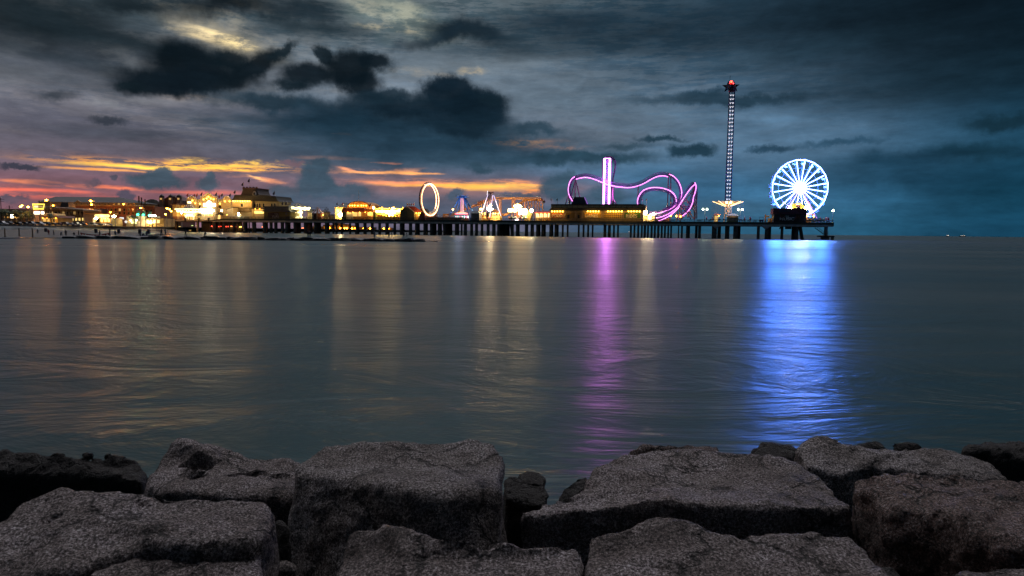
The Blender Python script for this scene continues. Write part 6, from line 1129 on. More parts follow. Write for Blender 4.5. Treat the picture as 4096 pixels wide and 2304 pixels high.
# ---------------------------------------------------------------- white-legged pendulum ride
LIL = glow('lilac_led', (.80, .66, 1), 1.5)
t = thing(PIER, 'pendulum_ride', 'tall pendulum ride on slanting white-lit legs in front of the yellow coaster', 'fairground ride', (S(4, 830, 700, 11)[0], 11, DECK))
STE = paint('pendulum_steel', (.16, .10, .16), .5)
for x0, y0, x1, y1, dd, lit in ((785, 405, 622, 920, 9, True), (800, 420, 815, 860, 14, False), (885, 420, 848, 870, 9, True), (905, 420, 1025, 840, 14, True), (790, 400, 700, 860, 14, False)):
    p0 = P4(x0, y0, 11); p1 = P4(x1, y1, 11); MB().tube([(p0[0], 11, p0[2]), (p1[0], dd, max(DECK, p1[2]) if y1 < 880 else DECK)], .34, 8).build('leg', STE, t, True)
    if lit: MB().tube([(p0[0], 10.6, p0[2]), (p1[0], dd - .5, max(DECK, p1[2]) if y1 < 880 else DECK)], .17, 6).build('led_strip', LIL, t, True)
q = W2(4, 783, 893, 350, 380, 11); MB().box(q[0], q[1], 10, 12, q[2], q[3]).build('head', STE, t); MB().tube([P4(775, 325, 10), P4(766, 405, 10)], .2).build('mast', PWS, t)
m = MB()
for y0, y1 in ((380, 420), (420, 460), (460, 500)): m.tube([P4(815, y0, 11), P4(865, y1, 11)], .12); m.tube([P4(865, y0, 11), P4(815, y1, 11)], .12)
m.build('lattice', STE, t); MB().tube([P4(838, 380, 11), P4(820, 760, 11)], .3).build('arm', STE, t)
a, z = S(4, 822, 700, 11); ring((a, 11), z, 1.4, .3, 16).build('lit_ring', G_WHT, t, True)
for x, y in ((832, 650), (818, 705)): a, z = S(4, x, y, 10); MB().ball((a, 10, z), .75, 8, 6, 1.5).build('lamp', G_WHT, t, True)
lamp(t, (a, 8, z), 1500, WARMC, .8)
# whirling ride seen behind the legs, wild figure panel
t = thing(PIER, 'spider_ride', 'small yellow-lit spinning ride with dark painted backdrop under the pendulum legs', 'fairground ride', (S(4, 830, 800, 16)[0], 16, DECK))
q = W2(4, 640, 1040, 840, None, 16); MB().box(q[0], q[1], 16, 20, DECK, q[3]).build('base', YEL, t)
for i in range(8): w = 2 * math.pi * i / 8; a, z = S(4, 830, 800, 18); MB().tube([(a, 18, z), (a + 5 * math.cos(w), 18 + 3 * math.sin(w), z - 1 + 1.5 * math.sin(w * 2)), (a + 5.4 * math.cos(w), 18 + 3 * math.sin(w), z - 2.4 + 1.5 * math.sin(w * 2))], .18).build('arm', YEL, t); MB().ball((a + 5.4 * math.cos(w), 18 + 3 * math.sin(w), z - 2.8 + 1.5 * math.sin(w * 2)), .8).build('car', (REDR, AMB)[i % 2], t, True)
for x in (660, 720, 890, 935, 1000): a, z = S(4, x, 795, 14.5); bulbs(t, [(a, 14.5, z)], G_WARM, .28, 700)
q = W2(4, 745, 800, 770, 920, 7); m = MB(); m.prism(ppoly(4, [(745, 900), (752, 780), (790, 770), (800, 850), (770, 870), (800, 920), (780, 925)], 7), 7, 7.5); tag(m.build('painted_panel', paint('panel_brown', (.12, .07, .03), .8), None, fr=PIER), 'dark curved painted panel standing beneath the pendulum ride', 'panel')
# ---------------------------------------------------------------- yellow coaster
t = thing(PIER, 'yellow_coaster', 'orange-yellow steel coaster with a long lift ramp and flat top run', 'roller coaster', (S(4, 1200, 700, 20)[0], 20, DECK))
TR = [(-60, 850, 20), (0, 832, 20), (230, 722, 20), (480, 628, 20), (780, 525, 20), (930, 470, 20), (1050, 462, 20), (1400, 464, 20), (1800, 470, 20), (1880, 484, 21), (1900, 490, 24), (1860, 494, 27), (1700, 492, 27), (1560, 500, 27), (1480, 545, 26), (1370, 640, 25), (1250, 742, 24), (1150, 800, 23), (1080, 805, 23), (1000, 760, 23), (920, 715, 23), (840, 710, 23)]
pts = [(S(4, x, y, dd)[0], dd, S(4, x, y, dd)[1]) for x, y, dd in TR]; C3 = spline(pts, 6)
m = MB(); m.tube([(p[0], p[1] - .55, p[2]) for p in C3], .2, 6); m.tube([(p[0], p[1] + .55, p[2]) for p in C3], .2, 6); m.tube([(p[0], p[1], p[2] - .75) for p in C3], .36, 8)
for p in C3[::2]: m.tube([(p[0], p[1] - .55, p[2]), (p[0], p[1], p[2] - .75), (p[0], p[1] + .55, p[2])], .1, 4)
m.build('track', ORNG, t)
m = MB(); top = [p for p in C3[22:52]]
for h_ in (.6, 1.3): m.tube([(p[0], p[1] - 1.0, p[2] + h_ + .3) for p in C3[6:54]], .06, 4)
for p in C3[6:54:2]: m.tube([(p[0], p[1] - 1.0, p[2]), (p[0], p[1] - 1.0, p[2] + 1.6)], .06, 4)
m.build('walkway_rail', GREYP, t)
def post(x, y, dd, r=.25, dx=0): a, z = S(4, x, y, dd); MB().tube([(a + dx, dd, DECK), (a, dd, z)], r, 8).build('support', ORNG, t)
for x, y, dd in ((360, 700, 20), (380, 695, 21), (600, 600, 20), (645, 590, 21), (1022, 480, 19), (1053, 480, 21), (1280, 485, 19), (1338, 488, 21), (1543, 490, 19), (1580, 500, 26), (1640, 510, 26), (1685, 500, 20), (1750, 500, 24), (1800, 500, 21), (1840, 505, 26), (1912, 508, 21), (1483, 565, 26)): post(x, y, dd)
def brace(a, b, c, e, dd, r=.12): p0 = S(4, a, b, dd); p1 = S(4, c, e, dd); MB().tube([(p0[0], dd, p0[1]), (p1[0], dd, p1[1])], r, 5).build('brace', ORNG, t)
for a_ in ((1280, 485, 1338, 600), (1338, 485, 1280, 600), (1280, 600, 1338, 720), (1340, 600, 1282, 720), (1600, 500, 1690, 640), (1700, 520, 1640, 700), (1760, 500, 1700, 640), (1840, 520, 1912, 610), (1912, 520, 1840, 610), (1840, 620, 1912, 700), (1912, 620, 1840, 700), (1760, 620, 1840, 520), (1700, 640, 1912, 640), (1580, 560, 1640, 700), (645, 600, 700, 700), (1483, 570, 1560, 690), (1750, 650, 1800, 720)): brace(*a_, 21)
m = MB()
for i in range(5): p = C3[20 + i]; m.ball((p[0], p[1], p[2] + .7), .8, 8, 6, .8)
m.build('train', REDR, t)
for x in (250, 500, 900, 1150, 1400, 1650, 1850): a, z = S(4, x, 760, 16); lamp(t, (a, 16, max(z, DECK + 2)), 1300, (1, .6, .2), .6)
# ---------------------------------------------------------------- bright swing ride
t = thing(PIER, 'star_swing_ride', 'ride with blazing white hanging seats and a splayed yellow neon crown', 'fairground ride', (S(4, 1395, 800, 9)[0], 9, DECK))
a, z = S(4, 1393, 700, 9); MB().lathe((a, 9), [(1.3, DECK), (.8, DECK + 1.5), (.7, z)], 12).build('column', paint('swing_red', (.35, .10, .05), .6), t)
for i in range(9): w = R(20 + 17 * i); p1 = (a + 2.0 * math.cos(w) * 1.3, 9, z + .8 + 2.0 * math.sin(w)); MB().tube([(a, 9, z + .3), p1], .17, 6).build('neon_spoke', NY if i % 2 else NW, t, True)
for i in range(12):
    w = 2 * math.pi * i / 12; x_, y_ = a + 4.9 * math.cos(w), 9 + 3.5 * math.sin(w); MB().tube([(a, 9, z), (x_ * .5 + a * .5, 9 + 1.7 * math.sin(w), z + .3), (x_, y_, z - .2)], .15).build('arm', NY, t, True)
    zz = z - 1.6 - (1.6 if 0 < math.cos(w) else 0); MB().lathe((x_, y_), [(.2, z + .1), (.55, z - .9), (.45, z - 1.6), (.3, zz)], 8).build('seat', NW, t)
ring((a, 9), DECK + 1.6, 4.6, .3, 24).build('lower_ring', WHITE, t)
for i in range(12): w = 2 * math.pi * i / 12; MB().ball((a + 4.7 * math.cos(w), 9 + 4.2 * math.sin(w), DECK + 1.5), .75, 8, 6, 1.1).build('tub', (WHITE, REDR, GREEN)[i % 3], t, True)
lamp(t, (a, 3.5, z - 2), 2500, (1, .85, .5), 1); MB().lathe((a, 7), [(1.0, DECK + .02), (1.0, DECK + .9), (.2, DECK + 1.1)], 12).build('drum', glow('drum_white', (1, .9, .9), 4), t)
# fun tent and pavilion
t = thing(PIER, 'tent', 'yellow canvas tent with slanted sides left of the bright lamp', 'tent', (S(4, 1580, 800, 12)[0], 12, DECK)); MB().prism(ppoly(4, [(1530, None), (1545, 740), (1660, 735), (1680, 800), (1640, None)], 12), 12, 18).build('canvas', paint('canvas_yellow', (.45, .33, .12), .8), t)
a, z = S(4, 1590, 760, 10.6); bulbs(t, [(a, 10.8, z)], r=.3, power=900)
q = W2(4, 1745, 2090, 740, 780, 5); t = thing(PIER, 'pavilion', 'open pavilion with a red roof, lit from inside, left of the FOOD panel', 'pavilion', ((q[0] + q[1]) / 2, 5, DECK)); MB().frustum(q[0], q[1] - .1, 3.5, 12, q[2], q[3], 1.4, 1.5).build('roof', glow('roof_red_lit', (.9, .03, .01), .22) if False else REDR, t)
for i in range(8): a = q[0] + .8 + (q[1] - q[0] - 1.6) * i / 7; MB().box(a - .15, a + .15, 4, 4.3, DECK, q[2]).build('post', WHITE, t)
q2 = W2(4, 1760, 2080, 790, 900, 10); MB().box(q2[0], q2[1], 10.5, 11, DECK, q[2]).build('back_wall', YEL, t)
for i in range(4): w = W2(4, 1775 + i * 80, 1830 + i * 80, 800, 870, 10); MB().box(w[0], w[1], 10.35, 10.48, w[2], w[3]).build('lit_opening', glow('opening_bright', (1, .78, .34), 2.0), t)
for x in (1790, 1870, 1950, 2030): a, z = S(4, x, 785, 6); bulbs(t, [(a, 7, z - .3)], r=.2, power=420)
RL = glow('red_rim', (1, .03, .02), 1.2); MB().tube([(q[0], 3.4, q[2] + .1), (q[1] - .1, 3.4, q[2] + .1)], .14).build('lit_edge', RL, t); lamp(t, ((q[0] + q[1]) / 2 + 1, 5, q[3] + 1.2), 260, (1, .12, .08), .5)
# deck furniture silhouettes
def table(s_, dd, label, zz=DECK):
    t = thing(PIER, 'picnic_table', label, 'table', (s_, dd, zz), 'picnic tables on the pier'); MB().box(s_ - .9, s_ + .9, dd - .4, dd + .4, zz + .72, zz + .8).build('tabletop', WOOD, t)
    for e in (-.75, .75): MB().box(s_ - .9, s_ + .9, dd + e - .14, dd + e + .14, zz + .42, zz + .48).build('seat', WOOD, t)
    for e in (-.6, .6): MB().box(s_ + e - .06, s_ + e + .06, dd - .7, dd + .7, zz, zz + .72).build('leg', WOOD, t)
    return t
tb = table(S(4, 1740, 0, 2)[0], 2, 'picnic table before the red-roofed pavilion, leftmost')
for k_, x, lb in ((4, 1815, 'picnic table before the red-roofed pavilion, second'), (4, 1900, 'picnic table before the red-roofed pavilion, third'), (4, 1990, 'picnic table before the red-roofed pavilion, rightmost'), (5, 1850, 'picnic table under the coaster curves, left'), (5, 1990, 'picnic table under the coaster curves, right'), (5, 2390, 'picnic table left of the coaster-side lamp post'), (6, 60, 'picnic table right of the coaster'), (6, 220, 'picnic table beside the left ticket hut'), (6, 720, 'picnic table right of the swing tower, first'), (6, 800, 'picnic table right of the swing tower, second'), (6, 880, 'picnic table left of the snack cart'), (6, 1960, 'picnic table at the end of the pier')):
    dup(tb, PIER, (S(k_, x, 1000, 2)[0], 2, DECK), lb)
# closed red umbrellas
t = thing(PIER, 'closed_umbrella', 'folded red parasol standing at the coaster end of the deck', 'parasol', (S(5, 2342, 0, 3)[0], 3, DECK), 'folded red parasols'); s_ = S(5, 2342, 0, 3)[0]
MB().tube([(s_, 3, DECK), (s_, 3, DECK + 1.2)], .05).build('pole', DARK, t); MB().lathe((s_, 3), [(.1, DECK + 1.0), (.34, DECK + 1.3), (.3, DECK + 1.9), (.14, DECK + 2.4), (.03, DECK + 2.8)], 10).build('canopy', paint('parasol_red', (.35, .05, .05), .8), t, True); um = t
for k_, x, lb in ((5, 2490, 'folded red parasol just right of the first lamp post'), (6, 172, 'folded red parasol right of the lamp post near the coaster'), (6, 255, 'folded red parasol beside the left ticket hut'), (6, 735, 'folded red parasol right of the swing tower'), (6, 808, 'folded red parasol left of a close pair on the open deck'), (6, 820, 'folded red parasol right of a close pair on the open deck'), (6, 1845, 'folded red parasol over the slatted fence'), (6, 1928, 'folded red parasol at the pier end, first of three'), (6, 1952, 'folded red parasol at the pier end, second of three'), (6, 1970, 'folded red parasol at the pier end, third of three')):
    dup(um, PIER, (S(k_, x, 1000, 4)[0], 4, DECK), lb)
# ---------------------------------------------------------------- long building: FOOD, GAMES, RIDES
d_ = 1.6; q = W2(5, 203, 1558, 890, None, d_); t = thing(PIER, 'games_building', 'long low building with panels reading FOOD, GAMES and RIDES', 'building', ((q[0] + q[1]) / 2, d_, DECK))
MB().box(q[0], q[1], d_, d_ + 13, DECK, q[3] + 1.2).build('wall', TAN, t)
w = W2(5, 165, 1600, 858, 892, d_ - 1.4); MB().prism([(w[0], w[2]), (w[1], w[2]), (w[1] - .6, w[3]), (w[0] + 1.2, w[3])], d_ - 1.4, d_ + 1).build('eaves', ROOFD, t)
w = W2(5, 200, 1562, 805, 852, d_ + 1); upz0, upz1 = w[2], w[3]; MB().box(w[0], w[1], d_ + 1.05, d_ + 12, w[2] - 1.2, w[3]).build('upper_wall', BRICK, t)
ex = MB().box(w[1] + .02, S(5, 1620, 0, d_ + 1)[0], d_ + 1, d_ + 12, w[2] - .8, w[3] - .3).build('upper_wall', CREAM, t)
UPN = paint('upper_panel', (.55, .42, .22), .8)
for i in range(17): a = w[0] + (w[1] - w[0]) * i / 17; b = w[0] + (w[1] - w[0]) * (i + 1) / 17; MB().box(a + .12, b - .12, d_ + .95, d_ + 1.04, w[2] + .1, w[3] - .45).build('parapet_panel', UPN, t)
MB().box(w[0] - .1, w[1] + .1, d_ + .8, d_ + 12.2, w[3], w[3] + .3).build('cornice', ROOFD, t)
def checker(name, c1, c2, n1=9):
    m = bpy.data.materials.new(name); m.use_nodes = True; N2 = m.node_tree.nodes; L2 = m.node_tree.links; b = N2['Principled BSDF']; b.inputs['Roughness'].default_value = .7
    tc = N2.new('ShaderNodeTexCoord'); mp = N2.new('ShaderNodeMapping'); mp.inputs['Rotation'].default_value = (0, R(45), 0); mp.inputs['Scale'].default_value = (1.4, 1, 1.4); ck = N2.new('ShaderNodeTexChecker'); ck.inputs['Scale'].default_value = 1; ck.inputs['Color1'].default_value = c1 + (1,); ck.inputs['Color2'].default_value = c2 + (1,)
    mp2 = N2.new('ShaderNodeMapping'); mp2.inputs['Location'].default_value = (0, .37, 0); L2.new(tc.outputs['Object'], mp.inputs[0]); L2.new(mp.outputs[0], mp2.inputs[0]); mp2.inputs['Scale'].default_value = (1, 1e-4, 1); L2.new(mp2.outputs[0], ck.inputs['Vector']); L2.new(ck.outputs[0], b.inputs['Base Color']); return m
def panel(x0, x1, c1, c2, word, xw0, xw1, dim=False):
    w = W2(5, x0, x1, 922, 1002, d_ - .2); p = MB().box(w[0], w[1], d_ - .22, d_ - .01, w[2], w[3]).build('sign_panel', checker('check_' + str(x0), c1, c2), t)
    if word:
        wd = S(5, xw1, 960, d_)[0] - S(5, xw0, 960, d_)[0]; L_ = paint('letter_cream', (.65, .6, .5), .6); sz = 2.4; zz = S(5, 0, 988, d_)[1]
        o = text(word, sz, ((S(5, xw0, 0, d_)[0] + S(5, xw1, 0, d_)[0]) / 2, d_ - .35, zz), L_, p, extrude=.08, bold=.04); dx = o.dimensions.x or 1; xs = [v.co.x for v in o.data.vertices]; cx_ = (max(xs) + min(xs)) / 2; f = wd / (max(xs) - min(xs))
        for v in o.data.vertices: v.co.x = cx_ + (v.co.x - cx_) * f
        sh = o.data.copy(); so = bpy.data.objects.new('letter_shadow', sh); COL.objects.link(so); so.parent = p; so.location = (.11, .14, -.11); sh.materials[0] = paint('letter_dark', (.05, .02, .02), .7); ORG[so] = ORG[p]
        MB().prism([((S(5, xw0, 0, d_)[0] + S(5, xw1, 0, d_)[0]) / 2 + wd * .28 * e1, zz + 1.95 + e2 * .4) for e1, e2 in ((-1, 0), (1, 0), (.8, .6), (.45, .4), (0, .8), (-.45, .4), (-.8, .6))], d_ - .32, d_ - .225).build('scroll', ORNG, p)
    return w
R_, O_, Y_, G_ = (.30, .04, .02), (.45, .16, .04), (.50, .33, .06), (.03, .14, .03)
panel(208, 396, R_, O_, 'FOOD', 237, 382); panel(688, 955, Y_, (.42, .26, .05), 'GAMES', 720, 910); panel(980, 1260, (.10, .08, .04), Y_, None, 0, 0); panel(1278, 1530, (.02, .09, .02), G_, 'RIDES', 1325, 1490)
for x0, x1 in ((420, 495), (498, 570), (588, 660)): w = W2(5, x0, x1, 922, 1002, d_ - .1); MB().box(w[0], w[1], d_ - .12, d_ - .01, w[2], w[3]).build('checked_panel', checker('check_dim_' + str(x0), (.22, .15, .05), (.12, .09, .04)), t)
for x0 in (435, 590): w = W2(5, x0, x0 + 32, 955, 1005, d_ - .2); MB().box(w[0], w[1], d_ - .2, d_ - .121, w[2], w[3]).build('window', GLASSD, t)
for x in (203, 400, 420, 575, 672, 962, 1268, 1550): a = S(5, x, 0, d_)[0]; MB().box(a - .2, a + .2, d_ - .35, d_ - .02, DECK, q[3]).build('pilaster', paint('pilaster', (.30, .26, .22), .8), t)
for i, x in enumerate([215, 252, 292, 333, 372, 740, 780, 820, 858, 900, 1035, 1075, 1115, 1157, 1198, 1240, 1340, 1380, 1420, 1462, 1503]):
    a, z = S(5, x, 903, d_ - .8); bulbs(t, [(a, d_ - .9, z)], r=.27, power=260, out=2.2)
w = W2(5, 495, 732, 692, 800, d_ + 3); MB().prism(ppoly(5, [(495, 803), (540, 692), (685, 692), (732, 803)], d_ + 3), d_ + 3, d_ + 9).build('roof_box', NAVY, t)
MB().tube([(S(5, 690, 700, d_ + 2.9)[0], d_ + 2.8, S(5, 690, 700, d_ + 2.9)[1]), (S(5, 735, 795, d_ + 2.9)[0], d_ + 2.8, S(5, 735, 795, d_ + 2.9)[1])], .14).build('lit_edge', glow('edge_violet', (.4, .2, .8), .5), t)
for k_, x, lb in ((5, 212, 'dark slim flag above the left end of the long building'), (5, 296, 'dark slim flag above the FOOD panel'), (5, 1548, 'dark slim flag behind the RIDES end, left one'), (5, 1610, 'dark slim flag behind the RIDES end, right one')): flag(k_, x, 712, 800, 14, lb, FD, .8)
q = W2(5, 1560, 1725, 950, None, 6); t = thing(PIER, 'ticket_hut', 'yellow-lit ticket hut at the right end of the long building', 'hut', ((q[0] + q[1]) / 2, 6, DECK)); MB().box(q[0], q[1], 6, 10, DECK, q[3] - .6).build('wall', YEL, t); MB().box(q[0] - .3, q[1] + .3, 5.2, 10.5, q[3] - .59, q[3] - .2).build('roof', TAN, t)
w = W2(5, 1618, 1685, 960, 1035, 5.8); MB().box(w[0], w[1], 5.85, 5.99, w[2], w[3]).build('lit_opening', G_WINS, t); a, z = S(5, 1640, 965, 4); bulbs(t, [(a, 4.6, z)], r=.25, power=900)
# ---------------------------------------------------------------- pink-lit coaster
def P5(x, y, dd): a, z = S(5, x, y, dd); return (a, dd, z)
LEDP = glow('led_pink', (1, .26, .92), 3.6); HALOP = glow('led_halo', (.8, .10, .9), .5)  # second material: wider glowing tubes added to imitate the LEDs' pink halo
t = thing(PIER, 'pink_coaster', 'large looping coaster with violet track edged in glowing pink lights', 'roller coaster', (S(5, 1400, 800, 16)[0], 16, DECK))
def track(pts, side, w=1.5, led=True, r_led=.13, mat=None, dark=False):
    C = spline([P5(*p) for p in pts], 8); n_ = len(C); Nn = []
    for i in range(n_):
        d3 = C[min(i + 1, n_ - 1)] - C[max(i - 1, 0)]; Nn.append(Vector((-d3.z, 0, d3.x)).normalized() * side)
    m = MB()
    A_ = [C[i] + Nn[i] * w * .5 for i in range(n_)]; B_ = [C[i] - Nn[i] * w * .5 for i in range(n_)]; K_ = [C[i] + Vector((0, .9, 0)) for i in range(n_)]
    for q_, rr in ((A_, .13), (B_, .13), (K_, .2)): m.tube(q_, rr, 6)
    for i in range(0, n_ - 1): m.tube([A_[i], B_[i + 1]], .07, 4); m.tube([A_[i], K_[i], B_[i]], .07, 4)
    m.build('track', DARK if dark else (mat or PURP), t)
    if led:
        MB().tube([p + Vector((0, -.28, 0)) - Nn[i] * .05 for i, p in enumerate(A_)], r_led, 6).build('led_strip', LEDP, t, True)
        MB().tube([p + Vector((0, -.05, 0)) + Nn[i] * .22 for i, p in enumerate(A_)], .2, 6).build('halo_tube', HALOP, t, True)
track([(540, 760, 13), (505, 705, 13), (478, 650, 13), (470, 575, 13), (485, 495, 13), (515, 440, 13), (560, 405, 14)], 1, 1.2)
track([(560, 405, 14), (620, 388, 14), (700, 376, 14), (780, 386, 13), (880, 418, 13), (980, 460, 13), (1060, 488, 13), (1150, 508, 14), (1260, 522, 14), (1360, 526, 14), (1460, 506, 14), (1560, 466, 15), (1660, 408, 15), (1760, 364, 15), (1850, 352, 15), (1930, 368, 15)], -1, 2.0)
track([(1930, 368, 15), (2000, 408, 15), (2060, 475, 15), (2094, 555, 14), (2106, 625, 13), (2098, 700, 12), (2072, 760, 11), (2030, 805, 10), (1960, 850, 9), (1880, 885, 8), (1800, 910, 8), (1720, 925, 8), (1650, 928, 9)], 1, 1.2)
track([(1500, 815, 12), (1495, 750, 12), (1515, 685, 12), (1560, 625, 12), (1625, 590, 12), (1700, 576, 12), (1790, 578, 12), (1870, 594, 12), (1940, 622, 12), (1990, 665, 12), (2018, 720, 12), (2020, 770, 11), (1990, 815, 10), (1930, 855, 9), (1850, 890, 8)], 1, 1.6)
track([(1740, 975, 6), (1830, 955, 6), (1920, 915, 6), (2000, 860, 7), (2070, 790, 8), (2120, 710, 9), (2180, 620, 11), (2240, 540, 13), (2295, 490, 14)], -1, 1.9)
track([(1780, 1030, 5), (1860, 1000, 5), (1960, 940, 6), (2040, 870, 7), (2080, 820, 7)], -1, .9)
track([(2295, 490, 14), (2312, 540, 15), (2300, 610, 15), (2275, 690, 15), (2262, 760, 14), (2230, 840, 13), (2185, 900, 12), (2120, 955, 11)], 1, 1.6)
track([(2310, 490, 15), (2335, 530, 16), (2345, 620, 17), (2340, 720, 18), (2330, 800, 18)], 1, .7, False)
# lift tower
tw = MB(); x0, x1 = S(5, 985, 0, 14)[0], S(5, 1075, 0, 14)[0]; zt = P5(1030, 125, 14)[2]; zb_ = DECK
for xx, yy in ((x0, 14), (x1, 14), (x0, 17), (x1, 17)): tw.tube([(xx, yy, zb_), (xx, yy, zt)], .2, 6)
n_ = 14
for i in range(n_):
    za, zz = zb_ + (zt - zb_) * i / n_, zb_ + (zt - zb_) * (i + 1) / n_; tw.tube([(x0, 14, za), (x1, 14, zz)], .12, 4); tw.tube([(x0, 14, zz), (x1, 14, zz)], .14, 4); tw.tube([(x0, 17, zz), (x1, 17, za)], .12, 4); tw.tube([(x0, 14, za), (x0, 17, zz)], .1, 4); tw.tube([(x1, 14, za), (x1, 17, zz)], .1, 4)
tw.build('lift_tower', PURP, t)
for xx in (x0 - .1, x0 + .55, x1 - .5, x1 + .1): MB().tube([(xx, 13.6, zb_ + 6), (xx, 13.6, zt)], .2, 6).build('led_strip', glow('led_tower', (1, .36, .95), 5), t, True)
for xx in (x0 - .35, x1 + .4): MB().tube([(xx, 13.9, zb_ + 6), (xx, 13.9, zt)], .22, 6).build('halo_tube', HALOP, t, True)
MB().tube([(x0, 13.6, zt), (x1, 13.6, zt)], .2, 6).build('led_strip', glow('led_tower', (1, .36, .95), 5), t)
track([(962, 800, 15), (962, 600, 15), (962, 400, 15), (962, 200, 15), (975, 140, 15), (1005, 108, 15), (1045, 98, 15), (1095, 108, 15), (1130, 145, 15), (1145, 200, 15), (1140, 270, 15), (1128, 340, 15), (1112, 410, 15), (1100, 500, 15), (1095, 570, 15), (1102, 660, 15), (1108, 800, 15)], 1, .55, False, mat=paint('dark_violet', (.05, .03, .08), .5))
q = [P5(1085, 135, 15), P5(1125, 140, 15)]; MB().tube(q, .15).tube([P5(1080, 350, 15), P5(1128, 322, 15)], .1).tube([P5(1080, 322, 15), P5(1128, 330, 15)], .1).build('brace', PURP, t)
def sup(pts, r=.3, nm='support'): MB().tube([P5(*p) for p in pts], r, 8).build(nm, PURP if False else paint('support_steel', (.20, .12, .15), .5), t, True)
for a_ in (((555, 395, 15), (553, 800, 15)), ((548, 470, 14), (410, 1040, 12)), ((565, 450, 15), (660, 860, 18)), ((460, 660, 13), (405, 820, 12)), ((462, 690, 13), (466, 820, 13)), ((1115, 520, 14), (1118, 800, 14)), ((1105, 560, 14), (1102, 800, 14)), ((1122, 735, 14), (1170, 810, 14)), ((1483, 520, 14), (1475, 810, 14)), ((1930, 360, 15), (1922, 560, 13), (1908, 1050, 10)), ((1962, 375, 15), (1962, 850, 15)), ((1930, 545, 14), (1962, 560, 15)), ((1925, 640, 14), (1962, 620, 15)),
          ((2095, 790, 9), (1940, 1020, 9)), ((2095, 790, 9), (2230, 960, 9), (2260, 1020, 9)), ((2125, 640, 14), (2110, 1040, 12)), ((2300, 500, 15), (2310, 1010, 15)), ((2340, 620, 17), (2345, 1010, 17)), ((2320, 520, 16), (2322, 1010, 16)), ((2300, 580, 15), (2130, 790, 15), (2075, 860, 15)), ((2145, 700, 15), (2310, 830, 15)), ((2130, 830, 15), (2325, 832, 15)), ((2120, 865, 15), (2325, 865, 15)), ((2145, 800, 14), (2300, 1010, 14)), ((2230, 890, 13), (2120, 1015, 13)), ((2200, 760, 14), (2330, 920, 14)), ((2055, 850, 9), (2055, 1040, 9)), ((2080, 760, 10), (2040, 710, 10)), ((2090, 820, 9), (2088, 1040, 9)), ((2215, 900, 12), (2215, 1000, 12)), ((2240, 900, 12), (2285, 1000, 12))):
    sup(a_, .28 if len(a_) == 2 and abs(a_[0][1] - a_[1][1]) < 60 else .3)
sup([(1925, 345, 15), (1968, 352, 15)], .45, 'cap'); sup([(550, 392, 15), (560, 412, 15)], .45, 'cap'); sup([(2290, 482, 15), (2318, 488, 15)], .5, 'cap')
m = MB()
for x, y, dd in ((1730, 1000, 8), (1800, 1012, 8), (1890, 1015, 8)): p = P5(x, y, dd); m.box(p[0] - 2, p[0] + 2, dd, dd + 1, DECK, p[2] + .6)
m.build('station_wall', RUST, t)
for y in (200, 330, 460, 590, 700): p = P5(1030, y, 12.6); lamp(t, p, 25000, (.80, .20, 1), 1.2)  # unseen lights added before the tower to carry its pink onto the water
for x, y in ((700, 430), (1260, 590), (1800, 420), (2040, 600), (1700, 640), (2150, 760)): p = P5(x, y, 11); lamp(t, p, 2200, (.9, .25, 1), 1.5)  # unseen pink lights added along the loops
# ---------------------------------------------------------------- star tower swing
def P6(x, y, dd): a, z = S(6, x, y, dd); return (a, dd, z)
d_ = 13; ax = S(6, 495, 900, d_)[0]; a1 = S(7, 700, 420, d_); ztop = a1[1]; ax = (ax + a1[0]) / 2
t = thing(PIER, 'swing_tower', 'very tall blue lattice swing tower with stars and a red beacon on top', 'fairground ride', (ax, d_, DECK)); hw = 1.35; zc = P6(495, 780, d_)[2]
NAVYT = paint('tower_navy', (.035, .04, .12), .45)
m = MB()
for sx in (-1, 1):
    for sy in (-1, 1): m.tube([(ax + sx * hw, d_ + sy * hw, zc), (ax + sx * hw * .92, d_ + sy * hw, ztop)], .22, 6)
m.tube([(ax, d_ - .9, zc), (ax, d_ - .9, ztop)], .18, 6)
k_ = 0; z = zc + 1
while z < ztop - 1:
    for sy in (-1, 1): m.tube([(ax - hw, d_ + sy * hw, z), (ax + hw, d_ + sy * hw, z)], .08, 4); m.tube([(ax - hw, d_ + sy * hw, z), (ax + hw, d_ + sy * hw, z + 1.9)], .07, 4)
    for sx in (-1, 1): m.tube([(ax + sx * hw, d_ - hw, z), (ax + sx * hw, d_ + hw, z + 1.9)], .07, 4)
    z += 1.9; k_ += 1
m.build('mast', NAVYT, t); z = zc + 1.6; i = 0
LW = glow('led_white', (.92, .90, 1), 1.5)
mL = []
while z < ztop - .8:
    for cx_ in (-.62, .55):
        mm = MB(); cc = ax + cx_; dn = 1 if (i + (cx_ > 0)) % 2 else -1
        mm.tube([(cc - .36, d_ - hw - .15, z + .55), (cc, d_ - hw - .15, z - .1)], .09, 5); mm.tube([(cc + .1, d_ - hw - .15, z + .1 * dn), (cc + .36, d_ - hw - .15, z + .6)], .09, 5)
        mm.build('led_mark', LW, t)
    z += 1.95; i += 1
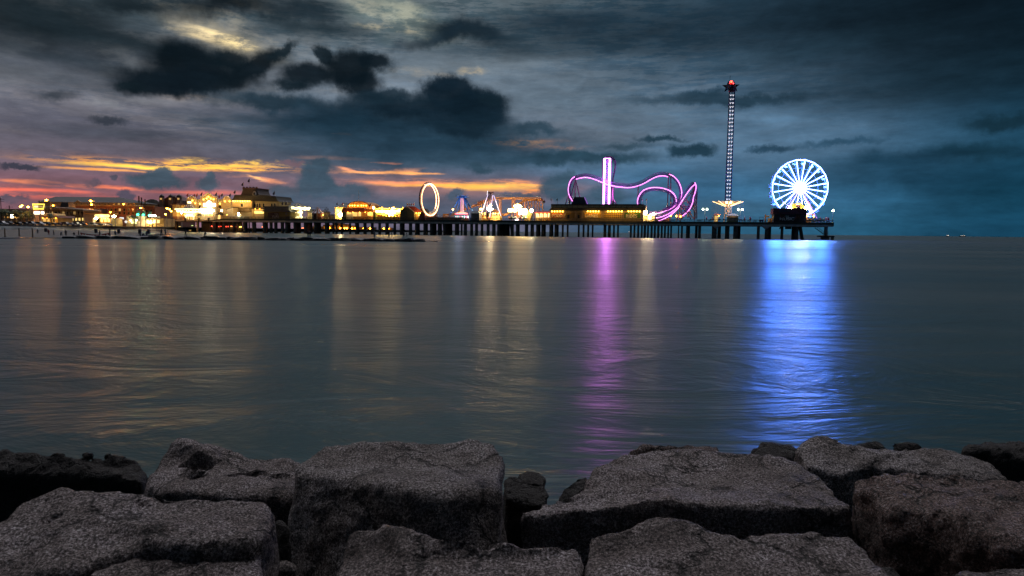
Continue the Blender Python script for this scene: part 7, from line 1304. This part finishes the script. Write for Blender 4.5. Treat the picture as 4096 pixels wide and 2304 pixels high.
# base legs below the canopy
for x0_, x1_ in ((452, 425), (470, 520), (512, 470), (530, 548)): p0 = P6(x0_, 810, d_); p1 = P6(x1_, 1040, d_); MB().tube([(p0[0], d_, p0[2]), (p1[0], d_ + (2 if x1_ > 500 else -1), DECK)], .28, 8).build('leg', CREAM, t)
m = MB()
for y0, y1 in ((815, 870), (870, 930), (930, 990)): m.tube([P6(455, y0, d_ - 1), P6(530, y1, d_ - 1)], .16); m.tube([P6(530, y0, d_ - 1), P6(455, y1, d_ - 1)], .16)
m.build('lattice', CREAM, t)
zc2 = P6(495, 800, d_)[2]; za = P6(495, 752, d_)[2]; Rc = (S(6, 720, 770, d_)[0] - S(6, 262, 770, d_)[0]) / 2
GCN = paint('canopy_cream', (.62, .45, .28), .6)
for i in range(8):
    w = 2 * math.pi * (i + .12) / 8; dv = Vector((math.cos(w), math.sin(w), 0)); sv = Vector((-math.sin(w), math.cos(w), 0)); C0 = Vector((ax, d_, 0))
    p = [C0 + dv * 1.6 + sv * 1.3 + Vector((0, 0, za - .1)), C0 + dv * 1.6 - sv * 1.3 + Vector((0, 0, za - .1)), C0 + dv * Rc + Vector((0, 0, za - .25)), C0 + dv * 1.5 + Vector((0, 0, zc2 - .9))]
    ar = MB().add(p, [(0, 2, 1), (0, 1, 3), (0, 3, 2), (1, 2, 3)]).build('star_arm', GCN, t)
    MB().tube([p[3] + Vector((0, 0, -.05)), p[2]], .1).build('arm_light', glow('arm_light', (1, .62, .25), 5), ar)
for x, y in ((470, 770), (495, 768), (520, 770)): MB().ball(P6(x, y, d_ - 2.4), .6, 8, 6).build('lamp', glow('hub_lamp', (1, .78, .45), 14), t, True)
lamp(t, (ax, d_ - 5, zc2 - 1.5), 3000, (1, .62, .3), .8); lamp(t, (ax - 5, d_ - 3, zc2 - 2), 1500, (1, .62, .3), .8); lamp(t, (ax + 5, d_ - 3, zc2 - 2), 1500, (1, .62, .3), .8)
for i in range(16):
    w = 2 * math.pi * (i + .3) / 16; rr = Rc * (.98 if i % 2 else .72); x_, y_ = ax + rr * math.cos(w), d_ + rr * math.sin(w); xo, yo = ax + (rr + .9) * math.cos(w), d_ + (rr + .9) * math.sin(w); m = MB()
    for e in (-.22, .22): m.tube([(x_ + e, y_, za - .35), (xo + e, yo, DECK + 1.6)], .035, 4)
    sw = m.build('chain', GREYP, t); MB().box(xo - .4, xo + .4, yo - .25, yo + .25, DECK + 1.0, DECK + 1.12).box(xo - .4, xo + .4, yo + .2, yo + .28, DECK + 1.1, DECK + 1.7).build('swing_seat', DARK, sw)
# stars on top
def star(cx_, cz_, r, y0, y1, nm, mt):
    return MB().prism([(cx_ + (r if i % 2 == 0 else r * .42) * math.cos(R(90 + 36 * i)), cz_ + (r if i % 2 == 0 else r * .42) * math.sin(R(90 + 36 * i))) for i in range(10)], y0, y1).build(nm, mt, t)
p = S(7, 655, 352, d_ - 2); star(p[0], p[1], 3.1, d_ - 2.2, d_ - 1.7, 'star', paint('star_dark', (.03, .02, .03), .5)); star(p[0] - .05, p[1] + .1, 1.7, d_ - 2.35, d_ - 2.205, 'star', paint('star_grey', (.30, .26, .28), .5))
p = S(7, 742, 352, d_ + 2); star(p[0], p[1], 3.1, d_ + 1.2, d_ + 1.7, 'star', paint('star_dark', (.03, .02, .03), .5))
MB().lathe((ax, d_), [(1.7, ztop - .4), (1.9, ztop + 1.8), (1.2, ztop + 4.2), (.5, ztop + 5.0)], 10).build('head', paint('head_red', (.12, .02, .02), .5), t)
p = S(7, 705, 270, d_ - 1.5); MB().ball((p[0], d_ - 1.5, p[1]), .55, 10, 8).build('beacon', glow('beacon_core', (1, .022, .008), 26), t, True); lamp(t, (p[0], d_ - 2.5, p[1]), 260, (1, .05, .03), .5)
for e in (-1.0, 1.0): MB().ball((p[0] + e, d_ - 1.3, p[1] - .8), .3, 8, 6).build('beacon', glow('beacon_red', (1, .03, .03), 14), t, True)
p = S(7, 687, 172, d_); MB().tube([(p[0], d_, ztop + 4.6), (p[0], d_, p[1])], .09).build('spire', DARK, t)
# kiosks at its foot
for x0, x1, yt, yr, dd, lb, mt in ((272, 350, 960, 940, 6, 'small ticket hut with a pointed red roof left of the swing tower', CREAM), (470, 645, 965, 948, 4, 'green ticket kiosk with a striped awning at the foot of the swing tower', GREEN)):
    q = W2(6, x0, x1, yt, None, dd); t = thing(PIER, 'ticket_kiosk', lb, 'kiosk', ((q[0] + q[1]) / 2, dd, DECK)); MB().box(q[0] + .2, q[1] - .2, dd, dd + 3, DECK, q[3]).build('wall', mt, t)
    MB().frustum(q[0] - .2, q[1] + .2, dd - .4, dd + 3.4, q[3], q[3] + 1.0, (q[1] - q[0]) * .4, 1.4).build('roof', REDR if x0 < 300 else CREAM, t)
    if x0 > 300:
        for i in range(10): a = q[0] + (q[1] - q[0]) * i / 10; MB().box(a, a + (q[1] - q[0]) / 20, dd - .9, dd - .01, q[3] - .9, q[3] - .05).build('awning_stripe', WHITE, t)
        MB().box(q[0] + 1.3, q[1] - 1.0, dd - .06, dd - .01, DECK + .8, DECK + 2.6).build('shutter', paint('shutter_green', (.03, .06, .05), .6), t)
    else: MB().box(q[0] + .6, q[1] - .5, dd - .05, dd - .01, DECK + .2, q[3] - .3).build('lit_opening', G_WIN, t)
    lamp(t, ((q[0] + q[1]) / 2, dd - 2, DECK + 3), 250, WARMC, .3)
q = W2(6, 950, 1010, 985, None, 4); t = thing(PIER, 'snack_cart', 'dark snack cart with a flat canopy on the open deck', 'cart', ((q[0] + q[1]) / 2, 4, DECK)); MB().box(q[0], q[1], 4, 5.5, DECK + .3, DECK + 1.3).build('body', DARK, t); MB().box(q[0] - .1, q[1] + .1, 3.9, 5.6, q[3] - .15, q[3]).build('canopy', RUST, t)
for e in (q[0] + .1, q[1] - .1): MB().tube([(e, 4.1, DECK + .3), (e, 4.1, q[3] - .15)], .06).build('post', DARK, t)
for e in (q[0] + .4, q[1] - .4): MB().prism([(e + .35 * math.cos(R(w)), DECK + .35 + .35 * math.sin(R(w))) for w in range(0, 360, 30)], 3.9, 4.0).build('wheel', DARK, t)
a, z = S(6, 1038, 950, 7); t = thing(PIER, 'signpost', 'orange post with a small pale name plate left of the dark music hall', 'sign', (a, 7, DECK)); MB().box(a - .3, a + .3, 7, 7.5, DECK, z).build('post', ORNG, t); q = W2(6, 1048, 1095, 966, 990, 6.9); MB().box(q[0], q[1], 6.9, 7.1, q[2], q[3]).build('plate', CREAM, t)
lamp(t, (a, 5, z), 300, WARMC, .3)
q = W2(6, 1075, 1160, 1010, None, 9); t = thing(PIER, 'counter', 'yellow-lit low counter left of the dark music hall', 'counter', ((q[0] + q[1]) / 2, 9, DECK)); MB().box(q[0], q[1], 9, 10, DECK, q[3]).build('front', YEL, t); lamp(t, ((q[0] + q[1]) / 2, 7, DECK + 2.6), 400, WARMC, .3)
MB().box(q[0] - .1, q[1] + .1, 8.8, 10.2, q[3], q[3] + .15).build('top', WOOD, t)
# music hall
d_ = 2; q = W2(6, 1163, 1635, 940, None, d_); t = thing(PIER, 'music_hall', 'dark navy hall with a purple-red roof and lettering LIVE MUSIC', 'building', ((q[0] + q[1]) / 2, d_, DECK)); MB().box(q[0], q[1], d_, d_ + 9, DECK, q[3]).build('wall', paint('hall_navy', (.03, .04, .055), .7), t)
MB().prism(ppoly(6, [(1148, 943), (1155, 855), (1640, 860), (1650, 945)], d_ - .8), d_ - .8, d_ + 10).build('roof', paint('hall_roof', (.13, .035, .06), .6), t)
MB().prism(ppoly(6, [(1480, 870), (1525, 835), (1565, 870)], d_ - 1.2), d_ - 1.2, d_ - .81).build('roof_gable', paint('hall_roof', (.13, .035, .06), .6), t); q = W2(6, 1235, 1400, 880, 912, d_ - 1); MB().box(q[0], q[1], d_ - 1.2, d_ - .81, q[2], q[3]).build('roof_unit', NAVY, t)
LB = paint('letter_blue', (.85, .88, .95), .5)
text('MUSIC', 2.05, (S(6, 1398, 0, d_)[0], d_ - .1, S(6, 0, 1026, d_)[1]), LB, t, bold=.07, sx=1.15, extrude=.1); text('LIVE', 1.1, (S(6, 1395, 0, d_)[0], d_ - .1, S(6, 0, 981, d_)[1]), LB, t, extrude=.1)
CUR = paint('curtain_rust', (.20, .08, .06), .7)
for sx, xs in ((-1, (1258, 1285, 1312)), (1, (1545, 1520, 1495))):
    for j, x in enumerate(xs): p = [S(6, x, 950, d_ - .1), S(6, x - 4 * sx, 990, d_ - .1), S(6, x - 14 * sx, 1028 - j * 6, d_ - .1)]; MB().tube([(e[0], d_ - .12, e[1]) for e in p], [.2, .32, .12], 6).build('curtain_fold', CUR, t, True)
q = W2(6, 1637, 1908, 1005, None, .9); t = thing(PIER, 'slatted_fence', 'brown slatted screen fence between the music hall and the pier end', 'fence', ((q[0] + q[1]) / 2, .9, DECK))
for i in range(6): MB().box(q[0] + (q[1] - q[0]) * i / 5 - .08, q[0] + (q[1] - q[0]) * i / 5 + .08, .82, 1.1, DECK, q[3] + .05).build('post', DARK, t)
m = MB(); [m.box(q[0] + (q[1] - q[0]) * i / 60 + .02, q[0] + (q[1] - q[0]) * (i + 1) / 60 - .03, .9, .98, DECK + .2, q[3]) for i in range(60)]; m.build('slats', WOOD, t); MB().box(q[0], q[1], .98, 1.04, DECK + .9, DECK + 1.05).build('rail', DARK, t)
# yellow arch, loading station and wheel
FW = PIER.world((PIER.px(3196, 749, 15)[0], 15, 0)); DF = FW.y
def PF(x, y, dd=0): a, z = S(6, x, y, DF + dd, LAND); return a, DF + dd, z
a0, a1_, z0, z1_ = W2(6, 1405, 1620, 778, 858, 12); t = thing(PIER, 'arched_sign', 'glowing yellow semicircular arch sign above the music hall roof', 'sign', ((a0 + a1_) / 2, 12, DECK))
MB().arcbox((a0 + a1_) / 2, z0, (a1_ - a0) / 2, z1_ - z0, 12, 12.8).build('arch', paint('arch_yellow', (.65, .42, .03), .6), t)
for e in (a0 + .6, a1_ - .6): MB().box(e - .3, e + .3, 12.1, 12.7, DECK, z0).build('post', ORNG, t)
q = W2(6, 1490, 1548, 793, 810, 11.7); MB().box(q[0], q[1], 11.5, 11.9, q[2] + .2, q[3]).build('lit_panel', glow('arch_lamp', (1, .72, .1), 5), t); q = W2(6, 1490, 1545, 812, 842, 11.9); MB().box(q[0], q[1], 11.85, 11.99, q[2], q[3]).build('plate', BRICK, t)
lamp(t, ((q[0] + q[1]) / 2, 9.8, q[3] + 1), 1800, (1, .8, .15), .6)
q = W2(6, 1637, 1760, 940, None, 8); t = thing(PIER, 'loading_station', 'yellow-lit loading station at the right foot of the big wheel', 'booth', ((q[0] + q[1]) / 2, 8, DECK)); MB().box(q[0], q[1] - 1.5, 8, 12, DECK, DECK + 2.0).build('wall', YEL, t); MB().box(q[0] - .2, q[1], 7.6, 12.4, q[3] - .6, q[3] - .2).build('canopy', YEL, t)
for e in (q[0] + .2, q[1] - .4): MB().tube([(e, 8, DECK), (e, 8, q[3] - .6)], .12).build('post', YEL, t)
a, z = (q[0] + q[1]) / 2, q[3] - 1.2; bulbs(t, [(a - 1.5, 7.4, z), (a + 1.5, 7.4, z)], r=.3, power=700)
# Ferris wheel
c = PF(1527, 552); cr = PF(1535, 565); Rw = (PF(1945, 565)[0] - PF(1126, 565)[0]) / 2
WB = glow('wheel_core', (.36, .50, 1), 6); WHALO = glow('wheel_halo', (.22, .26, 1), .8)  # second material: dim tubes added behind the lights to imitate their blue halo
t = thing(LAND, 'ferris_wheel', 'big Ferris wheel outlined and spoked in dazzling blue-white light', 'ferris wheel', (c[0], DF, DECK))
WST = paint('wheel_steel', (.30, .30, .36), .5)
cz = (c[2] + cr[2]) / 2; cxw = (c[0] + cr[0]) / 2
angs_ = [R(90 - 8.1 - 18 * i) for i in range(20)]
def wp(w, r, y): return (cxw + r * math.cos(w), DF + y, cz + r * math.sin(w))
for i, w in enumerate(angs_):
    MB().tube([wp(w, Rw, -1.4), wp(angs_[(i + 1) % 20], Rw, -1.4)], .18, 6).build('rim_light', WB, t)
    MB().tube([wp(w, Rw + .05, -1.1), wp(angs_[(i + 1) % 20], Rw + .05, -1.1)], .34, 6).build('rim_halo', WHALO, t)
    MB().tube([wp(w, 1.2, -1.4), wp(w, Rw * .94, -1.4)], .17, 6).build('spoke_light', WB, t)
    MB().tube([wp(w, 1.2, -1.1), wp(w, Rw * .94, -1.1)], .36, 6).build('spoke_halo', WHALO, t)
    MB().tube([wp(w, 1.0, 1.1), wp(w, Rw, 1.1)], .09, 5).build('spoke', WST, t)
m = MB(); m.tube([wp(w, Rw, 1.1) for w in angs_], .14, 6, True); m.tube([wp(w, Rw * .72, 1.0) for w in angs_], .08, 5, True); [m.tube([wp(w, Rw, -1.1), wp(w, Rw, 1.1)], .09, 5) for w in angs_]; m.build('rim', WST, t)
MB().prism([(cxw + 1.7 * math.cos(R(w)), cz + 1.7 * math.sin(R(w))) for w in range(0, 360, 20)], DF - 1.5, DF - 1.2).build('hub_light', WB, t); MB().prism([(cxw + 1.1 * math.cos(R(w)), cz + 1.1 * math.sin(R(w))) for w in range(0, 360, 20)], DF - 1.1, DF + 1.8).build('hub', WST, t)
for x1_, y1_, yy in ((1360, 860, -2), (1790, 1005, -2), (1330, 870, 2.2), (1740, 1005, 2.2)):
    p1 = PF(x1_, y1_, yy); k2 = (DECK - cz) / (p1[2] - cz); MB().tube([(cxw, DF + yy * .8, cz), (cxw + (p1[0] - cxw) * k2, DF + yy * 1.3, DECK)], .3, 8).build('leg', paint('leg_red', (.35, .10, .12), .5) if yy < 0 else WST, t)
MB().tube([PF(1685, 925, -1.6), PF(1745, 903, -1.6)], .28, 6).build('spoke_light', glow('wheel_low', (1, .95, .85), 12), t)
for i, w in enumerate(angs_):
    w2 = w; px_, py_, pz_ = wp(w2, Rw, 0); px_ += -.35
    g = MB().lathe((px_, DF + .3), [(.35, pz_ - 2.5), (.95, pz_ - 2.15), (1.05, pz_ - 1.6), (.98, pz_ - 1.6), (.5, pz_ - 2.0)], 12).build('gondola', paint('gondola_cream', (.5, .48, .5), .5), t, True)
    MB().lathe((px_, DF + .3), [(1.15, pz_ - .5), (.7, pz_ - .2), (.1, pz_ - .05)], 12).build('canopy', GREYP, g); MB().tube([(px_ - .8, DF + .3, pz_ - 1.6), (px_ - .8, DF + .3, pz_ - .45)], .05, 4).tube([(px_ + .8, DF + .3, pz_ - 1.6), (px_ + .8, DF + .3, pz_ - .45)], .05, 4).tube([(px_, DF + .3, pz_ - 1.9), (px_, DF + .3, pz_ - .1)], .06, 4).build('post', WST, g)
lamp(t, (cxw, DF - 2.5, cz), 200000, (.20, .34, 1), 3)  # unseen light added at the hub to strengthen the wheel's reflection
for w in range(0, 360, 40): lamp(t, (cxw + Rw * .93 * math.cos(R(w + 10)), DF - 2.5, cz + Rw * .93 * math.sin(R(w + 10))), 150000, (.05, .19, 1), 2.8)  # unseen lights added round the rim for the blue reflection in the sea
